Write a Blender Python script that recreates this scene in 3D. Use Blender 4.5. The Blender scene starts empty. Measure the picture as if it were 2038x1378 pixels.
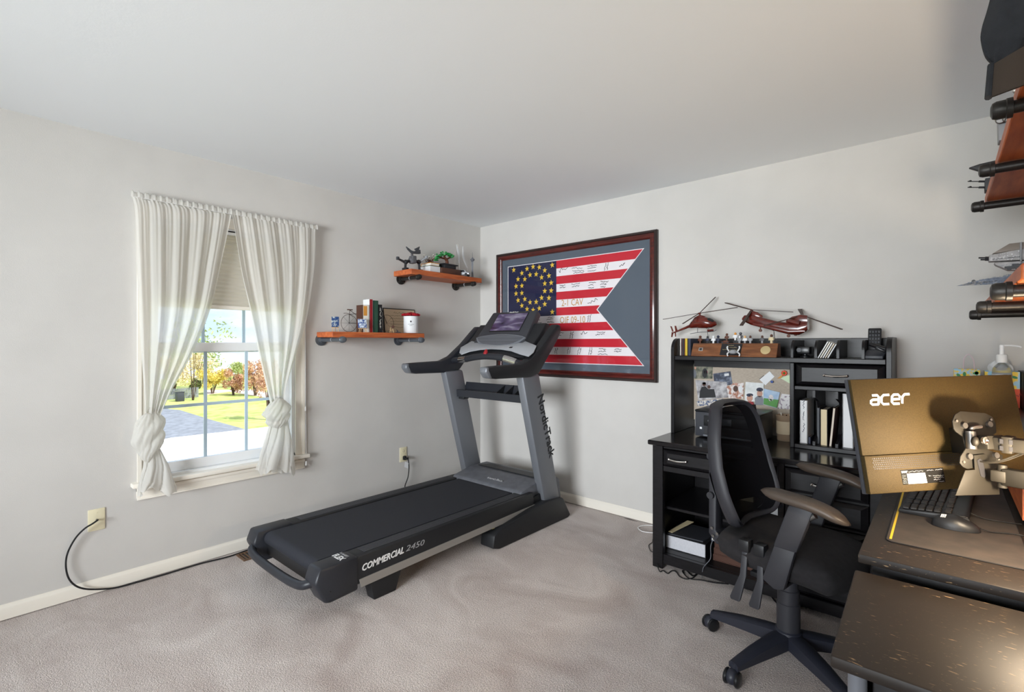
import bpy, bmesh, math, random
from mathutils import Vector, Matrix
random.seed(7)
R = math.radians
# ---------------------------------------------------------------- camera
F, CX, HY = 980.0, 1019.0, 683.0            # focal length, centre column and horizon row, in pixels of 2038x1378
YAW = math.atan2(859, 980)
XV = (math.cos(YAW), -math.sin(YAW)); YV = (math.sin(YAW), math.cos(YAW))
CAM = Vector((3.37007, -3.38022, 1.32207))
scene = bpy.context.scene
COL = scene.collection
cd = bpy.data.cameras.new('camera'); cam = bpy.data.objects.new('camera', cd); COL.objects.link(cam)
cam.location = CAM; cam.rotation_euler = (R(90), 0, YAW)
cd.sensor_width = 36; cd.lens = 36 * F / 2038; cd.shift_y = -(689 - HY) / 2038; cd.clip_start = .02; cd.clip_end = 400
scene.camera = cam
vs = scene.view_settings
vs.view_transform = 'Standard'; vs.look = 'None'; vs.gamma = 1; vs.use_curve_mapping = False
vs.exposure = 0.12

def lin(c):
    c = c / 255
    return c / 12.92 if c <= .04045 else ((c + .055) / 1.055) ** 2.4
def rgb(c, a=1): return (lin(c[0]), lin(c[1]), lin(c[2]), a)

# ---------------------------------------------------------------- sky
w = bpy.data.worlds.new('sky'); scene.world = w; w.use_nodes = True
nt = w.node_tree; nt.nodes.clear()
out = nt.nodes.new('ShaderNodeOutputWorld'); bg = nt.nodes.new('ShaderNodeBackground')
tc = nt.nodes.new('ShaderNodeTexCoord'); mp = nt.nodes.new('ShaderNodeMapping'); mp.inputs['Scale'].default_value = (1, 1, 2.6)
no = nt.nodes.new('ShaderNodeTexNoise'); no.inputs['Scale'].default_value = 3.2; no.inputs['Detail'].default_value = 7; no.inputs['Roughness'].default_value = .58
rp = nt.nodes.new('ShaderNodeValToRGB'); rp.color_ramp.elements[0].position = .44; rp.color_ramp.elements[1].position = .64
rp.color_ramp.elements[0].color = rgb((196, 217, 246)); rp.color_ramp.elements[1].color = rgb((250, 251, 254))
nt.links.new(tc.outputs['Generated'], mp.inputs['Vector']); nt.links.new(mp.outputs['Vector'], no.inputs['Vector'])
nt.links.new(no.outputs['Fac'], rp.inputs['Fac']); nt.links.new(rp.outputs['Color'], bg.inputs['Color'])
bg.inputs['Strength'].default_value = 1.45
nt.links.new(bg.outputs['Background'], out.inputs['Surface'])

# ---------------------------------------------------------------- lights
SPY, SPW, SPR = 15, 68, 80
def area(name, loc, rot, sx, sy, power, col):
    l = bpy.data.lights.new(name, 'AREA'); l.shape = 'RECTANGLE'; l.size = sx; l.size_y = sy; l.energy = power; l.color = col
    o = bpy.data.objects.new(name, l); COL.objects.link(o); o.location = loc; o.rotation_euler = rot; return o
sun = bpy.data.lights.new('sun', 'SUN'); sun.energy = 7.0; sun.angle = R(1); sun.color = (1, .95, .86)
so = bpy.data.objects.new('sun', sun); COL.objects.link(so)
so.rotation_euler = Vector((-.62, -.25, -.72)).to_track_quat('-Z', 'Y').to_euler()
# fill light added behind the camera, set in an added front-wall window
fw = area('front_fill_light', (2.5, -6.36, 1.36), (R(90), 0, R(SPY)), 1.9, 1.45, SPW, (.93, .97, 1.0))
fw.data.spread = R(SPR)          # beam narrowed to even out the wall brightness

# ---------------------------------------------------------------- helpers
def PX(px, py, **k):
    """a photo pixel onto the plane x=, y= or z="""
    r = (px - CX) / F
    d = Vector((r * XV[0] + XV[1], r * YV[0] + YV[1], -(py - HY) / F))
    (ax, v), = k.items(); i = 'xyz'.index(ax)
    return CAM + d * ((v - CAM[i]) / d[i])

MATS = {}
def mat(name, col, rough=.5, metal=0, var=.0, vs=6, bump=0, bs=60, spec=.5, stretch=None, col2=None, coat=0, emit=0, detail=4, trans=0, ior=1.45, lo=.35, hi=.65):
    if name in MATS: return MATS[name]
    m = bpy.data.materials.new(name); m.use_nodes = True; t = m.node_tree; b = t.nodes['Principled BSDF']
    b.inputs['Roughness'].default_value = rough; b.inputs['Metallic'].default_value = metal
    b.inputs['Specular IOR Level'].default_value = spec; b.inputs['Coat Weight'].default_value = coat; b.inputs['Coat Roughness'].default_value = .12
    b.inputs['Base Color'].default_value = rgb(col); b.inputs['Transmission Weight'].default_value = trans; b.inputs['IOR'].default_value = ior
    if emit:
        b.inputs['Emission Color'].default_value = rgb(col); b.inputs['Emission Strength'].default_value = emit
    if var or col2 or bump:
        tc = t.nodes.new('ShaderNodeTexCoord'); mp = t.nodes.new('ShaderNodeMapping')
        t.links.new(tc.outputs['Object'], mp.inputs['Vector'])
        if stretch: mp.inputs['Scale'].default_value = stretch
        if var or col2:
            n = t.nodes.new('ShaderNodeTexNoise'); n.inputs['Scale'].default_value = vs; n.inputs['Detail'].default_value = detail
            t.links.new(mp.outputs['Vector'], n.inputs['Vector'])
            r = t.nodes.new('ShaderNodeValToRGB'); e = r.color_ramp.elements; e[0].position = lo; e[1].position = hi
            c2 = col2 or [min(255, c * (1 + var)) for c in col]; c1 = col if col2 else [c * (1 - var) for c in col]
            e[0].color = rgb(c1); e[1].color = rgb(c2)
            t.links.new(n.outputs['Fac'], r.inputs['Fac']); t.links.new(r.outputs['Color'], b.inputs['Base Color'])
        if bump:
            n2 = t.nodes.new('ShaderNodeTexNoise'); n2.inputs['Scale'].default_value = bs; n2.inputs['Detail'].default_value = 5
            t.links.new(mp.outputs['Vector'], n2.inputs['Vector'])
            bp = t.nodes.new('ShaderNodeBump'); bp.inputs['Strength'].default_value = bump; bp.inputs['Distance'].default_value = .004
            t.links.new(n2.outputs['Fac'], bp.inputs['Height']); t.links.new(bp.outputs['Normal'], b.inputs['Normal'])
    MATS[name] = m; return m

def cloth_mat(name, col, tr=.5, bump=.3, bs=500, transp=0.0):
    m = bpy.data.materials.new(name); m.use_nodes = True; t = m.node_tree; t.nodes.clear()
    o = t.nodes.new('ShaderNodeOutputMaterial'); d = t.nodes.new('ShaderNodeBsdfDiffuse'); l = t.nodes.new('ShaderNodeBsdfTranslucent'); mx = t.nodes.new('ShaderNodeMixShader')
    tc = t.nodes.new('ShaderNodeTexCoord'); n = t.nodes.new('ShaderNodeTexNoise'); n.inputs['Scale'].default_value = bs; bp = t.nodes.new('ShaderNodeBump')
    bp.inputs['Strength'].default_value = bump; bp.inputs['Distance'].default_value = .002
    t.links.new(tc.outputs['Object'], n.inputs['Vector']); t.links.new(n.outputs['Fac'], bp.inputs['Height'])
    t.links.new(bp.outputs['Normal'], d.inputs['Normal'])
    d.inputs['Color'].default_value = rgb(col); l.inputs['Color'].default_value = rgb(col); mx.inputs['Fac'].default_value = tr
    t.links.new(d.outputs[0], mx.inputs[1]); t.links.new(l.outputs[0], mx.inputs[2])
    last = mx
    if transp:
        tp = t.nodes.new('ShaderNodeBsdfTransparent'); m2 = t.nodes.new('ShaderNodeMixShader'); m2.inputs['Fac'].default_value = transp
        t.links.new(mx.outputs[0], m2.inputs[1]); t.links.new(tp.outputs[0], m2.inputs[2]); last = m2
    t.links.new(last.outputs[0], o.inputs['Surface']); return m

def glass_mat(name, tint=(255, 255, 255), refl=.06, rough=0.0):
    m = bpy.data.materials.new(name); m.use_nodes = True; t = m.node_tree; t.nodes.clear()
    o = t.nodes.new('ShaderNodeOutputMaterial'); tp = t.nodes.new('ShaderNodeBsdfTransparent'); g = t.nodes.new('ShaderNodeBsdfGlossy'); mx = t.nodes.new('ShaderNodeMixShader')
    fr = t.nodes.new('ShaderNodeFresnel'); fr.inputs['IOR'].default_value = 1.4
    ge = t.nodes.new('ShaderNodeNewGeometry'); iv = t.nodes.new('ShaderNodeMath'); iv.operation = 'SUBTRACT'; iv.inputs[0].default_value = 1; mu = t.nodes.new('ShaderNodeMath'); mu.operation = 'MULTIPLY'
    t.links.new(ge.outputs['Backfacing'], iv.inputs[1]); t.links.new(iv.outputs[0], mu.inputs[1])
    tp.inputs['Color'].default_value = rgb(tint); g.inputs['Roughness'].default_value = rough
    t.links.new(fr.outputs[0], mu.inputs[0]); t.links.new(mu.outputs[0], mx.inputs['Fac']); t.links.new(tp.outputs[0], mx.inputs[1]); t.links.new(g.outputs[0], mx.inputs[2])
    t.links.new(mx.outputs[0], o.inputs['Surface']); MATS[name] = m; return m

# --- mesh building (all functions add to a bmesh and return the new verts)
def BM(): return bmesh.new()
def box(bm, x0, x1, y0, y1, z0, z1, bev=0, seg=2):
    m = Matrix.Translation(((x0 + x1) / 2, (y0 + y1) / 2, (z0 + z1) / 2)) @ Matrix.Diagonal((abs(x1 - x0), abs(y1 - y0), abs(z1 - z0), 1))
    vs_ = bmesh.ops.create_cube(bm, size=1, matrix=m)['verts']
    if bev:
        es = list({e for v in vs_ for e in v.link_edges})
        r = bmesh.ops.bevel(bm, geom=es, offset=bev, segments=seg, affect='EDGES', profile=.5)
        vs_ = list({v for f in r['faces'] for v in f.verts} | {v for v in vs_ if v.is_valid})
    return vs_
def move(bm, vs_, M): bmesh.ops.transform(bm, matrix=M, verts=vs_); return vs_
def obox(bm, c, s, M, bev=0):
    """box of size s centred at c, turned by the 3x3 matrix M"""
    v = box(bm, -s[0] / 2, s[0] / 2, -s[1] / 2, s[1] / 2, -s[2] / 2, s[2] / 2, bev)
    return move(bm, v, Matrix.Translation(c) @ M.to_4x4())
def frame_of(d, up=(0, 0, 1)):
    d = Vector(d).normalized(); up = Vector(up)
    if abs(d.dot(up.normalized())) > .99: up = Vector((1, 0, 0))
    a = up.cross(d).normalized(); b = d.cross(a)
    return a, b, d
def cyl(bm, p0, p1, r0, r1=None, n=16, caps=True):
    p0 = Vector(p0); p1 = Vector(p1); r1 = r0 if r1 is None else r1
    a, b, d = frame_of(p1 - p0)
    rings = []
    for p, r in ((p0, r0), (p1, r1)):
        rings.append([bm.verts.new(p + (a * math.cos(2 * math.pi * i / n) + b * math.sin(2 * math.pi * i / n)) * r) for i in range(n)])
    for i in range(n):
        j = (i + 1) % n; bm.faces.new((rings[0][i], rings[0][j], rings[1][j], rings[1][i]))
    if caps: bm.faces.new(rings[0][::-1]); bm.faces.new(rings[1])
    return rings[0] + rings[1]
def lathe(bm, base, prof, n=20, axis=(0, 0, 1), sx=1, sy=1):
    """prof: (radius, height) along axis"""
    a, b, d = frame_of(axis); base = Vector(base); rings = []
    for r, h_ in prof:
        rings.append([bm.verts.new(base + d * h_ + (a * math.cos(2 * math.pi * i / n) * sx + b * math.sin(2 * math.pi * i / n) * sy) * max(r, 1e-5)) for i in range(n)])
    for k in range(len(rings) - 1):
        for i in range(n):
            j = (i + 1) % n; bm.faces.new((rings[k][i], rings[k][j], rings[k + 1][j], rings[k + 1][i]))
    bm.faces.new(rings[0][::-1]); bm.faces.new(rings[-1])
    return [v for r_ in rings for v in r_]
def smoothpts(pts, sub=6, closed=False):
    pts = [Vector(p) for p in pts]; o = []; n = len(pts)
    for i in range(n if closed else n - 1):
        p0 = pts[i - 1] if (i or closed) else pts[0]; p1 = pts[i]; p2 = pts[(i + 1) % n]; p3 = pts[(i + 2) % n] if (closed or i + 2 < n) else pts[-1]
        for k in range(sub):
            t = k / sub
            o.append(.5 * ((2 * p1) + (p2 - p0) * t + (2 * p0 - 5 * p1 + 4 * p2 - p3) * t * t + (3 * p1 - p0 - 3 * p2 + p3) * t ** 3))
    if not closed: o.append(pts[-1])
    return o
def tube(bm, pts, r, n=8, sub=6, smooth=True, radii=None):
    P = smoothpts(pts, sub) if smooth and len(pts) > 2 else [Vector(p) for p in pts]
    rings = []; a = None
    for i, p in enumerate(P):
        d = (P[min(i + 1, len(P) - 1)] - P[max(i - 1, 0)]).normalized()
        if a is None: a, b, _ = frame_of(d)
        else:
            a = (a - d * a.dot(d)).normalized(); b = d.cross(a)
        rr = r if radii is None else radii[0] + (radii[1] - radii[0]) * i / (len(P) - 1)
        rings.append([bm.verts.new(p + (a * math.cos(2 * math.pi * k / n) + b * math.sin(2 * math.pi * k / n)) * rr) for k in range(n)])
    for q in range(len(rings) - 1):
        for k in range(n):
            j = (k + 1) % n; bm.faces.new((rings[q][k], rings[q][j], rings[q + 1][j], rings[q + 1][k]))
    bm.faces.new(rings[0][::-1]); bm.faces.new(rings[-1])
    return [v for r_ in rings for v in r_]
def prism(bm, poly, d, bev=0, seg=2):
    """a 3-D polygon swept by the vector d"""
    d = Vector(d); a = [bm.verts.new(Vector(p)) for p in poly]; b = [bm.verts.new(Vector(p) + d) for p in poly]; n = len(a)
    fs = [bm.faces.new(a[::-1]), bm.faces.new(b)] + [bm.faces.new((a[i], a[(i + 1) % n], b[(i + 1) % n], b[i])) for i in range(n)]
    bmesh.ops.recalc_face_normals(bm, faces=fs)
    if bev:
        es = list({e for v in a + b for e in v.link_edges})
        bmesh.ops.bevel(bm, geom=es, offset=bev, segments=seg, affect='EDGES', profile=.5)
        return []
    return a + b
def ball(bm, c, r, sx=1, sy=1, sz=1, n=12):
    return bmesh.ops.create_uvsphere(bm, u_segments=n, v_segments=max(6, n // 2 + 1), radius=r, matrix=Matrix.Translation(c) @ Matrix.Diagonal((sx, sy, sz, 1)))['verts']
def grid(bm, fn, nu, nv, thick=None):
    V = [[bm.verts.new(fn(i / nu, j / nv)) for j in range(nv + 1)] for i in range(nu + 1)]
    for i in range(nu):
        for j in range(nv): bm.faces.new((V[i][j], V[i + 1][j], V[i + 1][j + 1], V[i][j + 1]))
    return V
def ribbon(bm, pts, wdt, nrm, close=False):
    """thin flat stroke through pts in the plane with normal nrm"""
    P = [Vector(p) for p in pts]; nrm = Vector(nrm); L = []
    for i, p in enumerate(P):
        d = (P[min(i + 1, len(P) - 1)] - P[max(i - 1, 0)])
        if d.length < 1e-9: d = Vector((1, 0, 0))
        s = d.normalized().cross(nrm) * wdt / 2
        L.append((bm.verts.new(p - s), bm.verts.new(p + s)))
    for i in range(len(L) - 1): bm.faces.new((L[i][0], L[i + 1][0], L[i + 1][1], L[i][1]))

def mesh_of(name, bm, m, angle=38):
    bm.normal_update()
    for e in bm.edges:
        if len(e.link_faces) == 2: e.smooth = e.calc_face_angle(0) < R(angle)
    for f in bm.faces: f.smooth = True
    me = bpy.data.meshes.new(name); bm.to_mesh(me); bm.free()
    if m is not None: me.materials.append(MATS[m] if isinstance(m, str) else m)
    return me
ROOTM = {}
def root_of(o):
    while o.parent: o = o.parent
    return o
def obj(name, bm, m, parent=None, world=True, loc=None, kind=None, angle=38):
    """one mesh object; world=True: bm is in world coordinates, taken into the frame of the parent's root"""
    if parent is not None and world:
        M = ROOTM.get(root_of(parent).name)
        if M is not None: bm.transform(M.inverted())
    me = mesh_of(name, bm, m, angle); o = bpy.data.objects.new(name, me); COL.objects.link(o)
    if parent is not None: o.parent = parent
    if loc is not None: o.location = loc
    if kind: o['kind'] = kind
    return o
def tag(o, label, cat, group=None):
    o['label'] = label; o['category'] = cat
    if group: o['group'] = group
    return o
def thing(name, label, cat, loc=(0, 0, 0), rz=0, group=None, kind=None, rot=None):
    o = bpy.data.objects.new(name, None); COL.objects.link(o); o.empty_display_size = .05
    o.location = loc; o.rotation_euler = rot if rot else (0, 0, rz)
    ROOTM[o.name] = Matrix.Translation(loc) @ (o.rotation_euler.to_matrix().to_4x4())
    if kind: o['kind'] = kind; o['label'] = label
    else: tag(o, label, cat, group)
    return o
def inst(src, parent=None, loc=(0, 0, 0), rot=(0, 0, 0), scale=(1, 1, 1), name=None):
    c = bpy.data.objects.new(name or src.name.split('.')[0], src.data if hasattr(src, 'data') else src); COL.objects.link(c)
    c.parent = parent; c.location = loc; c.rotation_euler = rot; c.scale = scale; return c
def single(name, bm, m, label, cat, group=None, base=None):
    """a thing that is one mesh; its origin goes to the middle of its base"""
    vs_ = [v.co for v in bm.verts]
    lo = Vector((min(v.x for v in vs_), min(v.y for v in vs_), min(v.z for v in vs_))); hi = Vector((max(v.x for v in vs_), max(v.y for v in vs_), max(v.z for v in vs_)))
    b = Vector(((lo.x + hi.x) / 2, (lo.y + hi.y) / 2, lo.z)); bm.transform(Matrix.Translation(-b))
    o = obj(name, bm, m); o.location = b; return tag(o, label, cat, group)
def struct(name, bm, m, label):
    o = obj(name, bm, m); o['kind'] = 'structure'; o['label'] = label; return o
FONT = {}
def text(name, s, size, m, parent, org, xd, yd, world=True, ext=.0006, bold=0, align='LEFT', shear=0, sx=1.0, space=1.0):
    cu = bpy.data.curves.new(name, 'FONT'); cu.body = s; cu.size = size; cu.extrude = ext; cu.offset = bold; cu.align_x = align; cu.shear = shear; cu.resolution_u = 2; cu.space_character = space
    t = bpy.data.objects.new(name, cu); COL.objects.link(t)
    bpy.context.view_layer.update()
    me = bpy.data.meshes.new_from_object(t); bpy.data.objects.remove(t)
    xd = Vector(xd).normalized(); yd = Vector(yd).normalized(); zd = xd.cross(yd)
    Mx = Matrix(((xd.x * sx, yd.x, zd.x, org[0]), (xd.y * sx, yd.y, zd.y, org[1]), (xd.z * sx, yd.z, zd.z, org[2]), (0, 0, 0, 1)))
    if world and parent is not None:
        MM = ROOTM.get(root_of(parent).name)
        if MM is not None: Mx = MM.inverted() @ Mx
    me.transform(Mx); me.materials.clear(); me.materials.append(MATS[m])
    o = bpy.data.objects.new(name, me); COL.objects.link(o); o.parent = parent; return o
def scribble(bm, org, xd, yd, wid, hei, n, wdt, nrm, rng):
    """an unreadable handwritten stroke"""
    org = Vector(org); xd = Vector(xd).normalized(); yd = Vector(yd).normalized(); P = []
    for i in range(n):
        t = i / (n - 1)
        P.append(org + xd * (wid * t + rng.uniform(-.5, .5) * wid / n * 1.6) + yd * (rng.uniform(-.5, .5) * hei * (1 if i % 2 else .55)))
    ribbon(bm, smoothpts(P, 4), wdt, nrm)

# ---------------------------------------------------------------- materials
mat('wall_paint', (204, 201, 197), .85, bump=.12, bs=220, var=.012, vs=3)
mat('ceiling_paint', (240, 243, 246), .9, bump=.06, bs=160)
mat('trim_paint', (236, 230, 219), .45)
mat('vinyl', (238, 240, 242), .4)
mat('grille_grey', (205, 216, 224), .5)
mat('white', (240, 240, 240), .45)
mat('almond', (226, 217, 186), .4)
mat('black_plastic', (26, 27, 30), .42, bump=.05, bs=400)
mat('black_satin', (20, 21, 24), .3)
mat('black_rubber', (22, 22, 24), .65)
mat('dark_grey', (58, 60, 66), .45)
mat('mid_grey', (112, 115, 122), .4, metal=.2)
mat('strip_silver', (150, 146, 141), .45, metal=.3)
mat('silver_paint', (120, 123, 129), .42, metal=.35, bump=.04, bs=500)
mat('light_silver', (176, 179, 184), .38, metal=.3)
mat('chrome', (215, 212, 208), .18, metal=1)
mat('steel', (130, 128, 126), .35, metal=.9)
mat('pipe_black', (52, 50, 48), .42, metal=.55, bump=.15, bs=120)
mat('pipe_window_lit', (96, 102, 110), .4, metal=.5, bump=.1, bs=120)  # lighter copy of the black pipe: window reflection put into the colour
mat('shelf_wood', (168, 82, 44), .48, col2=(198, 108, 60), vs=5, stretch=(9, 1.2, 9), bump=.12, bs=30, detail=6)
mat('black_wood', (17, 16, 18), .36, spec=.35, col2=(25, 23, 26), vs=8, stretch=(2, 14, 14), bump=.05, bs=90)
mat('black_wood_gloss', (17, 16, 18), .16, col2=(24, 22, 24), vs=8, stretch=(2, 14, 14))
mat('mahogany', (92, 30, 24), .3, col2=(62, 20, 18), vs=9, stretch=(1, 8, 8), coat=.4)
mat('dark_frame', (44, 32, 30), .35)
mat('lamp_white', (236, 232, 222), .6)
# ================================================================ ROOM SHELL
RX, FY, H = 3.80, -6.40, 2.44           # right wall, front wall, ceiling
def carpet_mat():
    m = bpy.data.materials.new('carpet'); m.use_nodes = True; t = m.node_tree; b = t.nodes['Principled BSDF']
    b.inputs['Roughness'].default_value = 1; b.inputs['Specular IOR Level'].default_value = .1; b.inputs['Sheen Weight'].default_value = .25
    tc = t.nodes.new('ShaderNodeTexCoord')
    def noise(sc, det, st=None, dist=0):
        n = t.nodes.new('ShaderNodeTexNoise'); n.inputs['Scale'].default_value = sc; n.inputs['Detail'].default_value = det; n.inputs['Distortion'].default_value = dist
        mp = t.nodes.new('ShaderNodeMapping'); t.links.new(tc.outputs['Object'], mp.inputs['Vector']); t.links.new(mp.outputs['Vector'], n.inputs['Vector'])
        if st: mp.inputs['Scale'].default_value = st
        return n
    a = noise(2.2, 5, (1, 1.5, 1), 1.2); f = noise(240, 3); f2 = noise(110, 3)
    r1 = t.nodes.new('ShaderNodeValToRGB'); e = r1.color_ramp.elements; e[0].position = .3; e[1].position = .7
    e[0].color = rgb((192, 177, 171)); e[1].color = rgb((224, 213, 208))
    r2 = t.nodes.new('ShaderNodeValToRGB'); e = r2.color_ramp.elements; e[0].position = .34; e[1].position = .64
    e[0].color = (.50, .49, .48, 1); e[1].color = (1.18, 1.18, 1.18, 1)
    mx = t.nodes.new('ShaderNodeMix'); mx.data_type = 'RGBA'; mx.blend_type = 'MULTIPLY'; mx.inputs[0].default_value = .9
    t.links.new(a.outputs['Fac'], r1.inputs['Fac']); t.links.new(f.outputs['Fac'], r2.inputs['Fac'])
    t.links.new(r1.outputs['Color'], mx.inputs[6]); t.links.new(r2.outputs['Color'], mx.inputs[7]); t.links.new(mx.outputs[2], b.inputs['Base Color'])
    ad = t.nodes.new('ShaderNodeMath'); ad.operation = 'ADD'; t.links.new(f.outputs['Fac'], ad.inputs[0]); t.links.new(f2.outputs['Fac'], ad.inputs[1])
    bp = t.nodes.new('ShaderNodeBump'); bp.inputs['Strength'].default_value = .8; bp.inputs['Distance'].default_value = .006
    t.links.new(ad.outputs[0], bp.inputs['Height']); t.links.new(bp.outputs['Normal'], b.inputs['Normal']); MATS['carpet'] = m
carpet_mat()
T = .14
b = BM(); box(b, -T, RX + T, FY - T, T, -.12, 0); struct('floor', b, 'carpet', 'beige grey cut pile wall-to-wall carpet')
b = BM(); box(b, -T, RX + T, FY - T, T, H, H + .12); struct('ceiling', b, 'ceiling_paint', 'plain flat pale grey painted ceiling')
# window opening in the left wall and an added one for fill light in the front wall
WY0, WY1, WZ0, WZ1 = -2.64, -1.81, .55, 2.04
b = BM()
box(b, -T, 0, FY - T, WY0, 0, H); box(b, -T, 0, WY1, T, 0, H); box(b, -T, 0, WY0, WY1, 0, WZ0); box(b, -T, 0, WY0, WY1, WZ1, H)
struct('wall_left', b, 'wall_paint', 'off-white painted wall with the curtained window')
b = BM(); box(b, 0, RX, 0, T, 0, H); struct('wall_back', b, 'wall_paint', 'off-white painted wall behind the framed flag')
b = BM(); box(b, RX, RX + T, FY - T, T, 0, H); struct('wall_right', b, 'wall_paint', 'off-white painted wall behind the right shelves')
FX0, FX1, FZ0, FZ1 = 1.5, 3.5, .6, 2.12
b = BM(); box(b, 0, FX0, FY - T, FY, 0, H); box(b, FX1, RX, FY - T, FY, 0, H); box(b, FX0, FX1, FY - T, FY, 0, FZ0); box(b, FX0, FX1, FY - T, FY, FZ1, H)
struct('wall_front', b, 'wall_paint', 'off-white painted wall behind the viewer')
wf = thing('fill_window', 'added fill light window in the wall behind the viewer', '', ((FX0 + FX1) / 2, FY, FZ0), kind='structure')  # unseen window, added to carry the fill light
b = BM(); box(b, FX0 - .06, FX1 + .06, FY, FY + .02, FZ1, FZ1 + .06); box(b, FX0 - .06, FX0, FY, FY + .02, FZ0, FZ1); box(b, FX1, FX1 + .06, FY, FY + .02, FZ0, FZ1); box(b, FX0 - .08, FX1 + .08, FY, FY + .05, FZ0 - .04, FZ0)
obj('casing', b, 'trim_paint', wf)
glass_mat('window_glass', (250, 253, 255))
for k in range(2):
    xa, xb_ = FX0 + k * (FX1 - FX0) / 2, FX0 + (k + 1) * (FX1 - FX0) / 2
    b = BM(); box(b, xa, xa + .04, FY - .09, FY - .05, FZ0, FZ1); box(b, xb_ - .04, xb_, FY - .09, FY - .05, FZ0, FZ1); box(b, xa + .04, xb_ - .04, FY - .09, FY - .05, FZ0, FZ0 + .04); box(b, xa + .04, xb_ - .04, FY - .09, FY - .05, FZ1 - .04, FZ1); s_ = obj('sash', b, 'vinyl', wf)
    b = BM(); box(b, xa + .04, xb_ - .04, FY - .072, FY - .068, FZ0 + .04, FZ1 - .04); obj('pane', b, 'window_glass', s_)

def baseboard(name, p0, p1, inward, label):
    """profile swept from p0 to p1; inward = unit vector into the room"""
    p0 = Vector(p0); p1 = Vector(p1); n = Vector(inward); prof = [(0, .005), (.013, .005), (.013, .056), (.010, .064), (.006, .068), (.004, .076), (0, .076)]
    b = BM(); prism(b, [p0 + n * u + Vector((0, 0, v)) for u, v in prof], p1 - p0); return struct(name, b, 'trim_paint', label)
baseboard('baseboard_left', (0, FY, 0), (0, -.013, 0), (1, 0, 0), 'cream moulded baseboard under the curtained window')
baseboard('baseboard_back', (0, 0, 0), (RX, 0, 0), (0, -1, 0), 'cream moulded baseboard along the flag wall')
baseboard('baseboard_right', (RX, FY, 0), (RX, -.013, 0), (-1, 0, 0), 'cream moulded baseboard along the right wall')
baseboard('baseboard_front', (.013, FY, 0), (RX - .013, FY, 0), (0, 1, 0), 'cream moulded baseboard behind the viewer')

# ================================================================ WINDOW
win = thing('window_1', 'white double-hung vinyl window with grey grilles', '', (0, (WY0 + WY1) / 2, WZ0), kind='structure')
b = BM(); box(b, 0, .018, WY0 - .058, WY0 + .004, WZ0, WZ1 + .06, .004); box(b, 0, .018, WY1 - .004, WY1 + .058, WZ0, WZ1 + .06, .004); box(b, 0, .018, WY0 + .004, WY1 - .004, WZ1 - .004, WZ1 + .06, .004)
box(b, .016, .024, WY1 + .04, WY1 + .058, WZ0, WZ1 + .06); box(b, .016, .024, WY0 - .058, WY0 - .04, WZ0, WZ1 + .06)
obj('casing', b, 'trim_paint', win)
b = BM(); box(b, -.05, .05, WY0 - .085, WY1 + .085, WZ0 - .026, WZ0, .006); obj('sill', b, 'trim_paint', win)
b = BM(); box(b, 0, .016, WY0 - .06, WY1 + .06, WZ0 - .10, WZ0 - .026, .003); box(b, 0, .024, WY0 - .06, WY1 + .06, WZ0 - .055, WZ0 - .035, .003); box(b, 0, .022, WY0 - .06, WY1 + .06, WZ0 - .10, WZ0 - .09, .002); obj('apron', b, 'trim_paint', win)
b = BM()
for y0, y1 in ((WY0, WY0 + .022), (WY1 - .022, WY1)): box(b, -.135, -.0, y0, y1, WZ0, WZ1)
box(b, -.135, 0, WY0, WY1, WZ1 - .022, WZ1); box(b, -.135, -.0, WY0, WY1, WZ0, WZ0 + .015); obj('jamb', b, 'vinyl', win)
def sash(nm, xa, xb, z0, z1, rail_b, rail_t):
    b = BM(); y0, y1 = WY0 + .022, WY1 - .022; st = .038
    box(b, xa, xb, y0, y0 + st, z0, z1, .003); box(b, xa, xb, y1 - st, y1, z0, z1, .003); box(b, xa, xb, y0 + st, y1 - st, z0, z0 + rail_b, .003); box(b, xa, xb, y0 + st, y1 - st, z1 - rail_t, z1, .003)
    s = obj(nm, b, 'vinyl', win); gy0, gy1, gz0, gz1 = y0 + st, y1 - st, z0 + rail_b, z1 - rail_t; xm = (xa + xb) / 2
    cols = [gy0 + (gy1 - gy0) * k / 3 for k in range(4)]; rows = [gz0, (gz0 + gz1) / 2, gz1]
    for k in (1, 2):
        b = BM(); box(b, xm - .004, xm + .004, cols[k] - .009, cols[k] + .009, gz0, gz1); obj('muntin', b, 'grille_grey', s)
    b = BM(); box(b, xm - .0038, xm + .0038, gy0, gy1, rows[1] - .009, rows[1] + .009); obj('muntin', b, 'grille_grey', s)
    for i in range(3):
        for j in range(2):
            b = BM(); box(b, xm + .005, xm + .007, cols[i], cols[i + 1], rows[j], rows[j + 1]); obj('pane', b, 'window_glass', s)
    return s
sash('upper_sash', -.115, -.078, 1.262, WZ1 - .022, .05, .04)
lo = sash('lower_sash', -.072, -.034, WZ0 + .015, 1.325, .058, .055)
b = BM(); box(b, -.074, -.028, -2.04, -1.965, 1.325, 1.337, .003); cyl(b, (-.05, -2.0, 1.337), (-.05, -2.0, 1.35), .012); box(b, -.056, -.044, -2.0, -1.94, 1.343, 1.35, .002); obj('sash_lock', b, 'vinyl', lo)

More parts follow.
